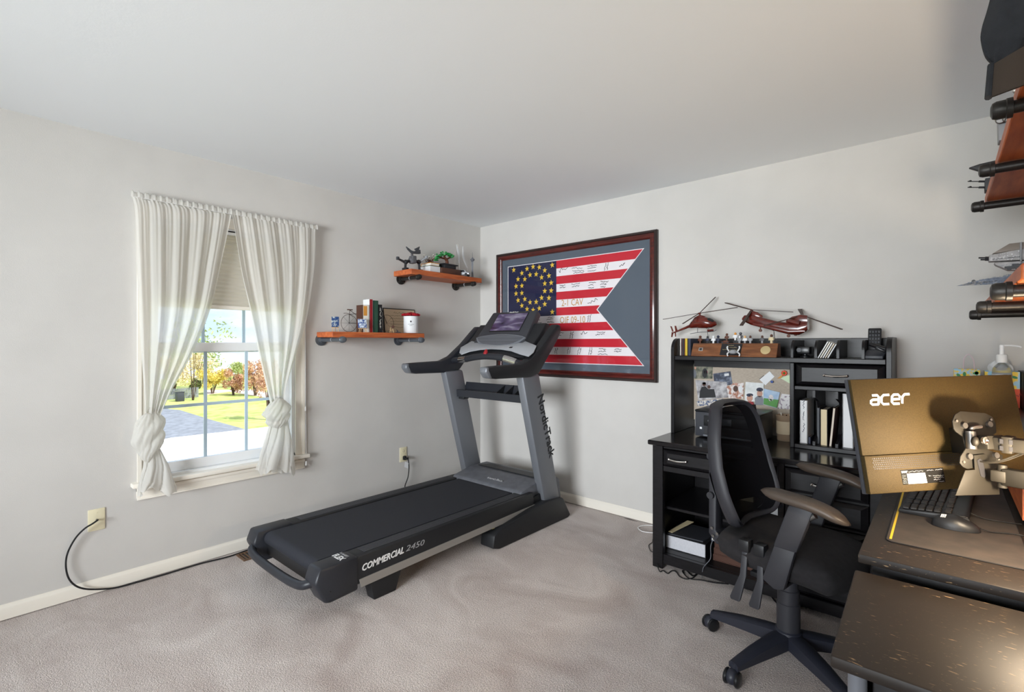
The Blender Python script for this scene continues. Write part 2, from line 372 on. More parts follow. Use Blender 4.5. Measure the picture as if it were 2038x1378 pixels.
# cellular shade behind the curtains
cloth_shade = cloth_mat('shade_cloth', (226, 220, 210), .35, .2); MATS['shade_cloth'] = cloth_shade
sh = thing('window_shade', 'half-raised pleated cream shade behind the curtains', 'window shade', (-.015, -2.225, 1.53))
b = BM(); y0, y1 = WY0 + .026, WY1 - .026; n = 17; zt, zb = 2.0, 1.555
for side in (1, -1):
    for k in range(n):
        z0, z1 = zt + (zb - zt) * k / n, zt + (zb - zt) * (k + 1) / n; zm = (z0 + z1) / 2
        x0, xm_ = -.015 + side * .003, -.015 + side * .012
        v = [b.verts.new(p) for p in ((x0, y0, z0), (x0, y1, z0), (xm_, y1, zm), (xm_, y0, zm), (x0, y0, z1), (x0, y1, z1))]
        b.faces.new((v[0], v[1], v[2], v[3])); b.faces.new((v[3], v[2], v[5], v[4]))
obj('pleats', b, 'shade_cloth', sh, angle=10)
b = BM(); box(b, -.030, 0, y0, y1, 2.0, 2.03, .004); obj('head_rail', b, 'white', sh)
b = BM(); box(b, -.030, 0, y0, y1, 1.532, 1.556, .005); obj('bottom_rail', b, 'trim_paint', sh)
pc = thing('pull_cord', 'thin white shade cord hanging at the right casing', 'cord', (.03, -1.748, .47))
b = BM(); tube(b, [(.026, -1.752, 2.0), (.03, -1.752, 1.4), (.03, -1.75, .9), (.034, -1.748, .52)], .0014, 6); obj('cord', b, 'white', pc)
for z in (.50, .88):
    b = BM(); lathe(b, (.034 if z < .6 else .03, -1.748 if z < .6 else -1.75, z - .03), [(.002, .03), (.004, .026), (.006, .004), (.005, 0)][::-1], 10); obj('tassel', b, 'white', pc)

# curtain rod and curtains
MATS['curtain'] = cloth_mat('curtain_cloth', (235, 233, 228), .5, .3, 420, .13)
rd = thing('curtain_rod', 'white pocket rod carrying both curtains', 'curtain rod', (.05, -2.19, 2.12))
rl_, rr_ = PX(292, 400, x=.055).y, PX(607, 455, x=.055).y
b = BM(); tube(b, [(.002, rl_ - .006, 2.125), (.045, rl_ - .006, 2.125), (.055, rl_ + .012, 2.125), (.055, rr_ - .012, 2.125), (.045, rr_ + .004, 2.125), (.002, rr_ + .004, 2.125)], .008, 8, sub=3); obj('rod', b, 'white', rd)

def curtain(nm, label, edges, knot, tail, seed, folds, lean=1):
    """edges: (left px, right px, row py) down to the knot; knot, tail in pixels on the plane x=.06"""
    rng = random.Random(seed); XP = .06
    t = thing(nm, label, 'curtain', PX(knot[0], tail[-1][2], x=XP))
    rows = []
    for (lx, ly, rx, ry) in edges:
        rows.append((PX(lx, ly, x=XP), PX(rx, ry, x=XP)))
    def fn(u, v):
        f = v * (len(rows) - 1); i = min(int(f), len(rows) - 2); s = f - i
        L = [rows[max(i - 1, 0)], rows[i], rows[i + 1], rows[min(i + 2, len(rows) - 1)]]
        def cr(k):
            p0, p1, p2, p3 = [q[k] for q in L]
            return .5 * ((2 * p1) + (p2 - p0) * s + (2 * p0 - 5 * p1 + 4 * p2 - p3) * s * s + (3 * p1 - p0 - 3 * p2 + p3) * s ** 3)
        a, c = cr(0), cr(1); p = a.lerp(c, u); wd = (c - a).length
        ph = 2 * math.pi * (folds * (u + .03 * math.sin(3 * v + seed)) + .15 * math.sin(5 * u + 2 * v))
        big = (.003 + .010 * min(1, v * 1.5)) * math.sin(ph) + .006 * v * math.sin(ph * .45 + seed)
        gather = .0042 * math.exp(-v * 5) * math.sin(ph * 5.3 + seed) + .0028 * (1 - .5 * v) * math.sin(ph * 2.6 + 1.3 * seed + 2 * v)
        squeeze = .010 * max(0, v - .75) * 4 * math.sin(ph * 1.7)
        p.x = XP + big + gather + squeeze + .02 * v * math.sin(math.pi * u)
        p.z += .004 * math.sin(ph * 4.1) * math.exp(-v * 30)
        return p
    b = BM(); grid(b, fn, 150, 80); obj('panel', b, 'curtain', t, angle=180)
    # header that wraps over the rod
    b = BM(); a, c = rows[0]
    def hd(u, v):
        p = a.lerp(c, u); th = math.pi * 1.15 * v - .3
        rr = .016 + .003 * math.sin(u * folds * 19 + v * 3) + .002 * math.sin(u * folds * 43)
        return Vector((.055 + math.cos(th) * rr * .9, p.y, 2.125 + .02 * 0 + math.sin(th) * rr * 1.5 + (p.z - 2.125) * 0))
    grid(b, hd, 120, 8); obj('rod_pocket', b, 'curtain', t, angle=180)
    # knot: a lump wound with spiral folds
    kx, ky, kw, kh = knot; c0 = PX(kx, ky, x=XP + .02); ry = (PX(kx + kw, ky, x=XP + .02) - PX(kx - kw, ky, x=XP + .02)).length / 2; rz_ = (PX(kx, ky - kh, x=XP + .02).z - PX(kx, ky + kh, x=XP + .02).z) / 2
    b = BM()
    def kf(u, v):
        th = 2 * math.pi * u; ph = math.pi * (v * .97 + .015); sw = th + 2.2 * v
        wrap = 1 + .08 * math.sin(2 * sw + seed) - .16 * (1 - abs(math.sin(2.5 * sw + 4 * v + seed))) ** 2.5 - .10 * (1 - abs(math.sin(4.5 * sw - 5 * v))) ** 3 + .03 * math.sin(13 * sw + 9 * v)
        band = .16 * math.exp(-((v - .42 - .10 * math.sin(th + seed)) / .07) ** 2) - .14 * math.exp(-((v - .58 - .10 * math.sin(th + seed)) / .05) ** 2)
        rr = math.sin(ph) ** .62 * (wrap + band)
        return c0 + Vector((.05 * rr * math.cos(th), ry * rr * math.sin(th) + .30 * ry * (v - .5) * lean, rz_ * math.cos(ph) * (1 + .12 * math.sin(th * 2 + seed)) + .18 * rz_ * math.sin(th) * lean))
    grid(b, kf, 72, 44); obj('knot', b, 'curtain', t, angle=180)
    # tail that flares out under the knot
    trow = [(PX(lx, ly, x=XP), PX(rx, ry2, x=XP)) for lx, ly, ly2, rx, ry2 in tail]
    def tf(u, v):
        f = v * (len(trow) - 1); i = min(int(f), len(trow) - 2); s = f - i
        a = trow[i][0].lerp(trow[i + 1][0], s); c = trow[i][1].lerp(trow[i + 1][1], s); th = 2 * math.pi * u
        mid = (a + c) / 2; hw = (c - a) / 2
        k = 1 + .13 * v * math.sin(4 * th + seed + 1.5 * v) - .12 * (1 - abs(math.sin(3.5 * th - 2 * v + seed))) ** 3 * (.5 + v)
        dx = (.020 + .022 * v) * (1 + .45 * math.sin(5 * th + 2 * v + seed) * (.35 + .65 * v) - .5 * (1 - abs(math.sin(4.5 * th + 3 * v + 2 * seed))) ** 3)
        p = mid + hw * math.sin(th) * k; p.x = XP + .012 + dx * math.cos(th); p.z += .022 * v ** 4 * math.sin(3 * th + seed) + .008 * v ** 6 * math.sin(11 * th)
        return p
    b = BM(); grid(b, tf, 90, 36); obj('tail', b, 'curtain', t, angle=180)
    return t
curtain('curtain', 'sheer off-white curtain knotted low at the left side of the window',
        [(262, 392, 460, 428), (267, 419, 459, 437), (271, 505, 443, 515), (277, 620, 420, 615), (281, 700, 386, 700), (286, 770, 347, 770), (288, 826, 320, 826)],
        (297, 866, 30, 44), [(289, 893, 893, 318, 893), (284, 930, 930, 335, 926), (276, 960, 960, 345, 955), (271, 981, 981, 352, 972)], 3, 5)
curtain('curtain', 'sheer off-white curtain knotted at the right side of the window',
        [(459, 427, 631, 454), (463, 440, 630, 463), (479, 540, 626, 535), (497, 620, 611, 635), (513, 700, 592, 700), (527, 760, 573, 760), (537, 802, 562, 802)],
        (552, 822, 25, 27), [(537, 835, 835, 571, 835), (528, 870, 870, 577, 868), (518, 905, 905, 581, 905), (511, 938, 938, 583, 937)], 8, 5)

# ================================================================ OUTSIDE THE WINDOW
GZ = -3.2
mat('lawn', (150, 166, 84), .95, col2=(190, 190, 116), vs=1.4, bump=.5, bs=40)
mat('asphalt', (128, 131, 138), .9, var=.08, vs=3, bump=.2, bs=50)
mat('concrete', (226, 224, 221), .9, var=.03, vs=2)
mat('mulch', (206, 186, 176), .95, var=.08, vs=8)
mat('bark', (84, 66, 52), .9, var=.2, vs=10)
def G(px, py, dz=0): return PX(px, py, z=GZ + dz)
b = BM(); box(b, -70, 20, -60, 90, GZ - .2, GZ); struct('ground', b, 'lawn', 'sunlit lawn across the street')
def slab(nm, pts, z, th, m, label):
    b = BM(); prism(b, [Vector((p.x, p.y, GZ)) for p in pts], (0, 0, z)); return struct(nm, b, m, label)
slab('street', [G(150, 925), G(250, 891), G(340, 873), G(560, 848), G(760, 833), G(980, 822), G(980, 890), G(760, 930), G(560, 990), G(150, 1100)], .03, .03, 'concrete', 'pale sunlit street outside the window')
slab('driveway', [G(250, 893), G(250, 800), G(337, 815), G(358, 817), G(425, 838), G(494, 857), G(340, 875)], .02, .02, 'asphalt', 'grey asphalt driveway across the street')
slab('planting_bed', [G(408, 787), G(455, 780), G(510, 789), G(560, 797), G(560, 788), G(510, 776), G(408, 777)], .015, .02, 'mulch', 'pale mulch bed in front of the autumn bushes')
LEAF = {}
def leafmat(nm, c1, c2): mat(nm, c1, .8, col2=c2, vs=1.3)
leafmat('leaf_yellow', (226, 202, 96), (246, 228, 140)); leafmat('leaf_green', (150, 168, 100), (196, 200, 136)); leafmat('leaf_rust', (190, 138, 114), (224, 180, 140)); leafmat('leaf_tan', (228, 208, 166), (246, 232, 196)); leafmat('leaf_dark', (110, 122, 84), (150, 160, 110))
def shrub(nm, label, cat, base, wd, ht, m, nleaf, seed, trunk=.0, leaf=.11, group=None):
    rng = random.Random(seed); t = thing(nm, label, cat, base, group=group)
    b = BM(); base = Vector(base)
    tips = []
    for k in range(7):
        a = rng.uniform(0, 6.28); q = base + Vector((math.cos(a) * wd * .3 * rng.random(), math.sin(a) * wd * .3 * rng.random(), ht * rng.uniform(.55, .85)))
        tube(b, [base + Vector((math.cos(a) * .06, math.sin(a) * .06, 0)), base.lerp(q, .5) + Vector((0, 0, .1)), q], .03, 5, 3, radii=(.05 + trunk, .010)); tips.append(q)
    obj('stem', b, 'bark', t)
    b = BM(); z0 = ht * (.12 if not trunk else .35)
    lobes = [(Vector((rng.uniform(-.32, .32) * wd, rng.uniform(-.32, .32) * wd, rng.uniform(z0 + .15 * ht, ht * .86))), rng.uniform(.16, .28)) for _ in range(11)]
    for k in range(nleaf):
        c, r = rng.choice(lobes); d = Vector((rng.gauss(0, 1), rng.gauss(0, 1), rng.gauss(0, 1))).normalized() * rng.random() ** .4
        p = base + c + Vector((d.x * r * wd, d.y * r * wd, d.z * r * ht * .8))
        if p.z < base.z + .05: p.z = base.z + rng.uniform(.05, .3)
        u = Vector((rng.gauss(0, 1), rng.gauss(0, 1), rng.gauss(0, 1))).normalized(); v2 = u.orthogonal().normalized(); s = leaf * rng.uniform(.7, 1.5)
        vs_ = [b.verts.new(p + u * s), b.verts.new(p + v2 * s * .45), b.verts.new(p - u * s), b.verts.new(p - v2 * s * .45)]; b.faces.new(vs_)
    obj('foliage', b, m, t, kind='stuff', angle=0); return t
sx = lambda px, py: G(px, py)
GA = 'autumn bushes across the street'
for lab, px, py, wd, ht, m, n_, sd in (
    ('big tan leaved bush left beyond the lawn', 343, 786, 3.0, 3.9, 'leaf_tan', 3000, 1), ('dark green low bush behind the fence', 389, 784, .9, 1.4, 'leaf_dark', 1000, 2),
    ('bright yellow bush in the middle of the window view', 423, 784, 2.3, 2.3, 'leaf_yellow', 2400, 3), ('tall pale bush behind the bright yellow one', 402, 772, 3.2, 4.0, 'leaf_tan', 2600, 4),
    ('rust coloured bush right of the yellow one', 465, 787, 1.7, 2.2, 'leaf_rust', 1700, 5), ('rust and green bush beside the right curtain', 508, 788, 2.2, 3.2, 'leaf_rust', 2000, 6),
    ('green bush far behind the rust coloured bushes', 478, 771, 3.4, 2.7, 'leaf_green', 1900, 7)):
    shrub('bush', lab, 'bush', sx(px, py), wd, ht, m, n_, sd, leaf=.085, group=GA)
for k, px in enumerate((575, 640, 705, 790, 880)):
    shrub('bush', ('pale tan bush just hidden by the right curtain', 'rust bush second beyond the right curtain', 'yellow bush third beyond the right curtain', 'pale tan bush fourth beyond the right curtain', 'rust bush farthest beyond the right curtain')[k], 'bush', sx(px, 783 - 2 * k), 2.6, 2.6 + .4 * (k % 2), ('leaf_tan', 'leaf_rust', 'leaf_yellow')[k % 3], 1500, 30 + k, leaf=.09, group=GA)
shrub('tree', 'young reddish tree near the street beside the right curtain', 'tree', sx(536, 836), 1.3, 3.6, 'leaf_rust', 1500, 9, trunk=.01, leaf=.06)
shrub('tree', 'tall green leaved tree showing against the clouds', 'tree', sx(384, 797), 4.6, 6.6, 'leaf_green', 800, 11, trunk=-.03, leaf=.12)
fe = thing('yard_fence', 'dark picket fence across the street beside the driveway', 'fence', G(345, 789))
a_, c_ = G(318, 797), G(394, 791)
for k in range(30):
    p = a_.lerp(c_, k / 29); b = BM(); box(b, p.x - .03, p.x + .03, p.y - .03, p.y + .03, GZ, GZ + .85); obj('picket', b, 'asphalt', fe)
for z in (.2, .7):
    b = BM(); cyl(b, a_ + Vector((0, 0, z)), c_ + Vector((0, 0, z)), .04, n=6); obj('rail', b, 'asphalt', fe)
eb = G(358, 799); b = BM(); box(b, eb.x - .25, eb.x + .25, eb.y - .25, eb.y + .25, GZ, GZ + .7, .03); box(b, eb.x - .28, eb.x + .28, eb.y - .28, eb.y + .28, GZ + .7, GZ + .75, .02)
single('utility_box', b, 'dark_grey', 'grey utility box standing on the lawn by the fence', 'box')
# ================================================================ FRAMED FLAG
mat('flag_red', (196, 22, 44), .7, bump=.05, bs=300); mat('flag_white', (236, 228, 232), .7, bump=.05, bs=300)
mat('flag_navy', (22, 24, 62), .75); mat('star_gold', (232, 190, 62), .6); mat('mat_board', (78, 86, 98), .9, col2=(96, 104, 116), vs=240)
mat('ink', (28, 26, 34), .8); mat('thread_gold', (196, 140, 60), .6); glass_mat('frame_glass', (252, 253, 253))
fx0, fx1, fz0, fz1 = .238, 1.819, 1.035, 2.142
fr = thing('framed_flag', 'signed red and white swallowtail flag in a mahogany frame', 'picture frame', ((fx0 + fx1) / 2, 0, fz0))
def ring(b, x0, x1, z0, z1, wd, prof):
    """mitred frame; prof: list of (offset inward, depth toward the room)"""
    n = len(prof); V = []
    for (sx_, sz_) in ((x0, z0), (x1, z0), (x1, z1), (x0, z1)):
        ix = 1 if sx_ == x0 else -1; iz = 1 if sz_ == z0 else -1
        V.append([b.verts.new((sx_ + ix * o, -d, sz_ + iz * o)) for o, d in prof])
    for c in range(4):
        d_ = (c + 1) % 4
        for k in range(n): 
            k2 = (k + 1) % n; b.faces.new((V[c][k], V[d_][k], V[d_][k2], V[c][k2]))
    bmesh.ops.recalc_face_normals(b, faces=b.faces[:])
b = BM(); ring(b, fx0, fx1, fz0, fz1, .02, [(0, .001), (0, .03), (.006, .036), (.016, .036), (.022, .03), (.022, .001)]); obj('outer_moulding', b, 'dark_frame', fr)
b = BM(); ring(b, fx0 + .0221, fx1 - .0221, fz0 + .0221, fz1 - .0221, .04, [(0, .001), (0, .029), (.01, .034), (.024, .03), (.034, .021), (.038, .018), (.038, .001)]); obj('inner_moulding', b, 'mahogany', fr)
b = BM(); box(b, fx0 + .05, fx1 - .05, -.008, -.002, fz0 + .05, fz1 - .05); obj('mat_board', b, 'mat_board', fr)
b = BM(); box(b, fx0 + .0595, fx1 - .0595, -.0175, -.0165, fz0 + .0595, fz1 - .0595); obj('glass', b, 'frame_glass', fr)
FYP = -.0095
def z4(u, v): return PX(970 + u / 4.053, 440 + v / 4.053, y=FYP)
TLp, TIP, NOT_, BRp = z4(170, 372), z4(1252, 230), z4(880, 716), z4(1255, 1165)
xl = TLp.x; zt = (TLp.z + TIP.z) / 2; zb = BRp.z; xr = (TIP.x + BRp.x) / 2; xn = NOT_.x; zm = (zt + zb) / 2; hh = (zt - zb) / 13
xc = z4(557, 500).x                                       # right edge of the canton
def xright(z): return xn + (xr - xn) * abs(z - zm) / (zt - zm)
flag = obj('flag', (lambda b: (prism(b, [(xl - .008, -.0085, zt + .006), (xr + .012, -.0085, zt + .006), (xn + .010, -.0085, zm), (xr + .012, -.0085, zb - .006), (xl - .008, -.0085, zb - .006)], (0, -.0008, 0)), b)[1])(BM()), 'flag_white', fr)
for i in range(13):
    z1, z0 = zt - i * hh, zt - (i + 1) * hh; x0 = xc if i < 7 else xl
    pts = [(x0, FYP, z0), (x0, FYP, z1), (xright(z1), FYP, z1)]
    if z1 > zm > z0: pts.append((xn, FYP, zm))
    pts.append((xright(z0), FYP, z0))
    b = BM(); prism(b, pts, (0, -.001, 0)); obj('stripe', b, 'flag_white' if i % 2 else 'flag_red', flag)
b = BM(); box(b, xl, xc, FYP - .001, FYP, zt - 7 * hh, zt); obj('canton', b, 'flag_navy', flag)
b = BM(); P_ = []
for k in range(10):
    r_ = .026 if k % 2 == 0 else .0105; a = R(90 + 36 * k); P_.append((math.cos(a) * r_, 0, math.sin(a) * r_))
prism(b, P_, (0, -.0016, 0)); star_me = mesh_of('star', b, 'star_gold')
def z5(u, v): return PX(980 + u / 8.106, 470 + v / 8.106, y=FYP)
sc = (z5(380, 850) + z5(955, 850)) / 2; sc.z = (z5(700, 495).z + z5(745, 1185).z) / 2 + .0
rxo = (z5(955, 870).x - z5(380, 900).x) / 2; rxi = (z5(850, 850).x - z5(468, 850).x) / 2; rzo = (z5(690, 492).z - sc.z); rzi = z5(660, 615).z - sc.z
base_loc = ROOTM[fr.name].translation
def star(p): inst(star_me, flag, (p[0] - base_loc.x, FYP - .0012 - base_loc.y, p[1] - base_loc.z), (0, random.uniform(-.12, .12), 0), name='star')
for k in range(18): star((sc.x + rxo * math.cos(2 * math.pi * (k + .5) / 18), sc.z + rzo * math.sin(2 * math.pi * (k + .5) / 18)))
for k in range(12): star((sc.x + rxi * math.cos(2 * math.pi * (k + .5) / 12), sc.z + rzi * math.sin(2 * math.pi * (k + .5) / 12)))
for sx_ in (-1, 1):
    for sz_ in (-1, 1): star(((xl + xc) / 2 + sx_ * (xc - xl) * .40 + .012, zt - 3.5 * hh + sz_ * hh * 3.02))
TY = FYP - .0011
for s_, u0, u1, v0 in (('2-1 CAV', 597, 770, 688), ('OIF 09-10', 583, 787, 826)):
    p0, p1 = z4(u0, v0), z4(u1, v0 - 6)
    t_ = text('lettering', s_, .078, 'thread_gold', flag, (p0.x, TY, p0.z), (1, 0, 0), (0, 0, 1), ext=.0003)
    wd = max(v.co.x for v in t_.data.vertices) - min(v.co.x for v in t_.data.vertices); x_ = min(v.co.x for v in t_.data.vertices); k_ = (p1.x - p0.x) / wd
    for v in t_.data.vertices: v.co.x = x_ + (v.co.x - x_) * k_
rng = random.Random(5); b = BM()
for i in (1, 3, 5, 7, 9, 11):
    zc = zt - (i + .5) * hh; x0 = xc if i < 7 else xl + .25; xe = xright(zc) - .05; x = x0 + .02
    if i == 5: x = z4(805, 660).x
    while x < xe - .05:
        if i == 7 and z4(560, 800).x < x < z4(790, 800).x: x = z4(796, 800).x; continue
        wd = rng.uniform(.06, .12); wd = min(wd, xe - x); kind = rng.random()
        if kind < .45:
            for q in range(rng.randint(2, 3)): scribble(b, (x + rng.uniform(0, .015), TY, zc + .02 - q * .02), (1, 0, rng.uniform(-.08, .1)), (0, 0, 1), wd * rng.uniform(.6, 1), .012, 14, .0036, (0, -1, 0), rng)
        elif kind < .75:
            scribble(b, (x, TY, zc + rng.uniform(-.012, .012)), (1, 0, .25), (0, 0, 1), wd, .036, 9, .0042, (0, -1, 0), rng)
        else:
            for q in range(2): scribble(b, (x + .012 + q * .02, TY, zc - .026), (.25, 0, 1), (1, 0, 0), .055, .014, 10, .0038, (0, -1, 0), rng)
            wd = .05
        x += wd + rng.uniform(.03, .09)
obj('signatures', b, 'ink', flag)

# ================================================================ TREADMILL
mat('tm_belt', (34, 36, 44), .7, bump=.3, bs=900); mat('tm_black', (27, 28, 31), .5, bump=.06, bs=300); mat('tm_navy', (37, 39, 45), .42, bump=.06, bs=300)
mat('tm_hood', (92, 94, 100), .5, var=.06, vs=20); mat('tm_charcoal', (52, 53, 58), .5); mat('print_white', (228, 228, 228), .5); mat('print_grey', (150, 150, 152), .5); mat('print_black', (24, 25, 30), .5)
mat('red_plastic', (150, 26, 34), .4); mat('sticker_yellow', (206, 196, 120), .6)
def screen_mat():
    m = bpy.data.materials.new('screen_picture'); m.use_nodes = True; t = m.node_tree; bs = t.nodes['Principled BSDF']; bs.inputs['Roughness'].default_value = .15
    tc = t.nodes.new('ShaderNodeTexCoord'); n = t.nodes.new('ShaderNodeTexNoise'); mp = t.nodes.new('ShaderNodeMapping'); mp.inputs['Scale'].default_value = (4, 14, 14)
    n.inputs['Scale'].default_value = 1.6; n.inputs['Detail'].default_value = 6; n.inputs['Distortion'].default_value = .6
    r = t.nodes.new('ShaderNodeValToRGB'); e = r.color_ramp.elements; e[0].position = .3; e[1].position = .72; e[0].color = rgb((52, 36, 66)); e[1].color = rgb((206, 200, 226)); q = e.new(.5); q.color = rgb((112, 92, 140))
    t.links.new(tc.outputs['Object'], mp.inputs['Vector']); t.links.new(mp.outputs['Vector'], n.inputs['Vector']); t.links.new(n.outputs['Fac'], r.inputs['Fac'])
    t.links.new(r.outputs['Color'], bs.inputs['Emission Color']); bs.inputs['Emission Strength'].default_value = .42; bs.inputs['Base Color'].default_value = (.01, .01, .01, 1); MATS['screen_picture'] = m
screen_mat()
def grille_mat():
    m = bpy.data.materials.new('speaker_grille'); m.use_nodes = True; t = m.node_tree; bs = t.nodes['Principled BSDF']; bs.inputs['Roughness'].default_value = .5
    tc = t.nodes.new('ShaderNodeTexCoord'); v = t.nodes.new('ShaderNodeTexVoronoi'); v.inputs['Scale'].default_value = 190; v.inputs['Randomness'].default_value = 0
    r = t.nodes.new('ShaderNodeValToRGB'); e = r.color_ramp.elements; e[0].position = .25; e[1].position = .45; e[0].color = rgb((24, 24, 27)); e[1].color = rgb((92, 94, 100))
    t.links.new(tc.outputs['Object'], v.inputs['Vector']); t.links.new(v.outputs['Distance'], r.inputs['Fac']); t.links.new(r.outputs['Color'], bs.inputs['Base Color']); MATS['speaker_grille'] = m
grille_mat()
TX0, TX1 = .335, 1.21; TC = (TX0 + TX1) / 2
tm = thing('treadmill', 'black and grey treadmill with a screen in the corner', 'treadmill', (TC, -1.25, 0))
def side(poly, x0, x1): return [Vector((x0, y, z)) for y, z in poly], Vector((x1 - x0, 0, 0))
def tpart(nm, poly, x0, x1, m, bev=.0, par=None):
    b = BM(); p, d = side(poly, x0, x1); prism(b, p, d, bev); return obj(nm, b, m, par or tm)
# feet of the base, uprights
foot = [(-1.124, .02), (-1.06, 0), (-.30, 0), (-.262, .012), (-.36, .165), (-.55, .185), (-.74, .172), (-1.03, .128), (-1.11, .10)]
for x0, x1 in ((1.115, 1.235), (.31, .43)):
    f_ = tpart('base_foot', foot, x0, x1, 'tm_black', .012)
    if x0 > 1:
        b = BM(); box(b, 1.15, 1.18, -1.075, -1.045, .1195, .1225); v = b.verts[:]; obj('sticker', b, 'sticker_yellow', f_)
upr = [(-.80, 1.095), (-.612, 1.105), (-.362, .15), (-.545, .15)]
for x0, x1 in ((1.135, 1.206), (TX0 + .005, TX0 + .076)): tpart('upright', upr, x0, x1, 'silver_paint', .018)
p0 = PX(1068, 789, x=1.2075); p1 = PX(1091, 906, x=1.2075); dn = (p1 - p0)
text('brand_lettering', 'NordicTrack', .098, 'print_black', tm, (1.2068, p0.y + .012, p0.z), dn, Vector((0, -dn.z, dn.y)), bold=.0022, sx=.94)
# deck
dk = obj('deck', (lambda b: (box(b, .47, 1.11, -2.2, -.6, .13, .235), b)[1])(BM()), 'tm_black', tm)
b = BM(); pr = [(-.62, .262), (-2.185, .262)] + [(-2.19 + .036 * math.cos(R(a)), .226 + .036 * math.sin(R(a))) for a in range(90, 271, 20)] + [(-2.185, .19), (-.62, .19)]
p, d = side(pr, .52, 1.075); prism(b, p, d); obj('belt', b, 'tm_belt', tm)
for x0, x1, s in ((1.085, 1.192, 1), (.39, .497, -1)):
    rl = obj('side_rail', (lambda b: (box(b, x0, x1, -2.06, -.66, .125, .264, .008), b)[1])(BM()), 'tm_black', tm)
    xa, xb = (x0 + .018, x1 - .03) if s > 0 else (x0 + .03, x1 - .018)
    for k in range(6):
        x = xa + (xb - xa) * k / 5; b = BM(); box(b, x - .0045, x + .0045, -2.0, -.78, .264, .2672, .001, 1); obj('grip_rib', b, 'tm_charcoal', rl)
    xs = x1 if s > 0 else x0
    b = BM(); prism(b, [(xs, -2.045, .150), (xs, -.655, .180), (xs, -.655, .142), (xs, -2.035, .108)], (s * .004, 0, 0)); obj('silver_strip', b, 'strip_silver', rl)
    cap = [(-2.275, .205), (-2.25, .268), (-2.05, .268), (-2.05, .10), (-2.20, .092), (-2.225, .10)]
    c_ = tpart('rear_cap', cap, x0 - .002 if s > 0 else x0 - .006, x1 + .006 if s > 0 else x1 + .002, 'tm_navy', .014)
    ft = [(-1.975, .128), (-1.945, 0), (-1.812, 0), (-1.765, .128)]
    tpart('rear_foot', ft, x0 + .02, x1 - .02, 'tm_black', .006)
    b = BM(); cyl(b, (xs - .004, -2.2, .15), (xs + s * .0075, -2.2, .15), .004, n=8); obj('screw', b, 'black_satin', c_)
b = BM(); cyl(b, (1.19, -.685, .162), (1.199, -.685, .162), .009, n=10); obj('bolt', b, 'black_satin', tm)
b = BM(); tube(b, [(.44, -2.15, .19), (.46, -2.255, .185), (.53, -2.285, .165), (.79, -2.29, .158), (1.04, -2.285, .165), (1.12, -2.255, .185), (1.14, -2.15, .19)], .021, 12); obj('rear_bar', b, 'tm_navy', tm)
text('lettering', 'FLEX', .045, 'print_white', tm, (1.092, -2.135, .2692), (1, -.02, 0), (0, 1, 0), bold=.0012, sx=.85)
text('lettering', "RUNNER'S", .02, 'print_grey', tm, (1.092, -2.095, .2692), (1, -.02, 0), (0, 1, 0), sx=.8)
q0, q1, q2 = PX(722, 1138, x=1.1975), PX(805, 1101, x=1.1975), PX(846, 1085, x=1.1975)
def fit_text(s, size, m, p0, p1, bold):
    t_ = text('lettering', s, size, m, tm, (1.1975 - .0048, 0, 0), (0, 1, 0), (0, 0, 1), world=False, bold=bold, shear=.25)
    ys = [v.co.y for v in t_.data.vertices]; y0 = min(ys); k = (p1.y - p0.y) / (max(ys) - y0); o = ROOTM[tm.name].translation
    for v in t_.data.vertices: v.co = Vector((v.co.x - o.x, p0.y + (v.co.y - y0) * k - o.y, v.co.z + p0.z + (p1.z - p0.z) * ((v.co.y - y0) * k) / (p1.y - p0.y) - o.z))
fit_text('COMMERCIAL', .046, 'print_white', q0, q1, .0012)
fit_text('2450', .044, 'print_grey', PX(809, 1099, x=1.1975), q2, 0)
# motor hood
hood = [(-.765, .255), (-.745, .281), (-.56, .318), (-.38, .318), (-.30, .285), (-.275, .12), (-.74, .12)]
hd_ = tpart('motor_hood', hood, .445, 1.155, 'tm_hood', .012)
b = BM(); prism(b, [(.50, -.525, .3265), (.56, -.435, .3265), (1.06, -.435, .3265), (1.10, -.525, .3265)], (0, 0, -.006)); obj('hood_vent', b, 'tm_black', hd_)
text('lettering', 'NordicTrack', .03, 'print_grey', hd_, (.76, -.69, .2955), (1, 0, 0), (0, .98, .19), ext=.003)
tpart('hood_side', [(-.70, .21), (-.40, .26), (-.36, .16), (-.60, .13)], 1.157, 1.175, 'tm_black', .004)
b = BM(); cyl(b, (TX0 + .05, -.32, .09), (1.16, -.32, .09), .03, n=12); obj('cross_tube', b, 'tm_black', tm)
# accessory tray between the uprights
tr_ = tpart('tray', [(-.685, .945), (-.68, .890), (-.58, .885), (-.555, 1.0), (-.565, 1.002), (-.60, .905), (-.668, .905), (-.675, .947)], .40, 1.145, 'tm_navy', .0)
for x in (.83, .92, 1.01, 1.10): 
    b = BM(); prism(b, [(x, -.67, .945), (x, -.668, .905), (x, -.60, .905), (x, -.565, 1.0)], (.006, 0, 0)); obj('divider', b, 'tm_black', tr_)
b = BM(); box(b, .40, .47, -.66, -.60, .868, .89, .008); obj('hook', b, 'tm_black', tr_)
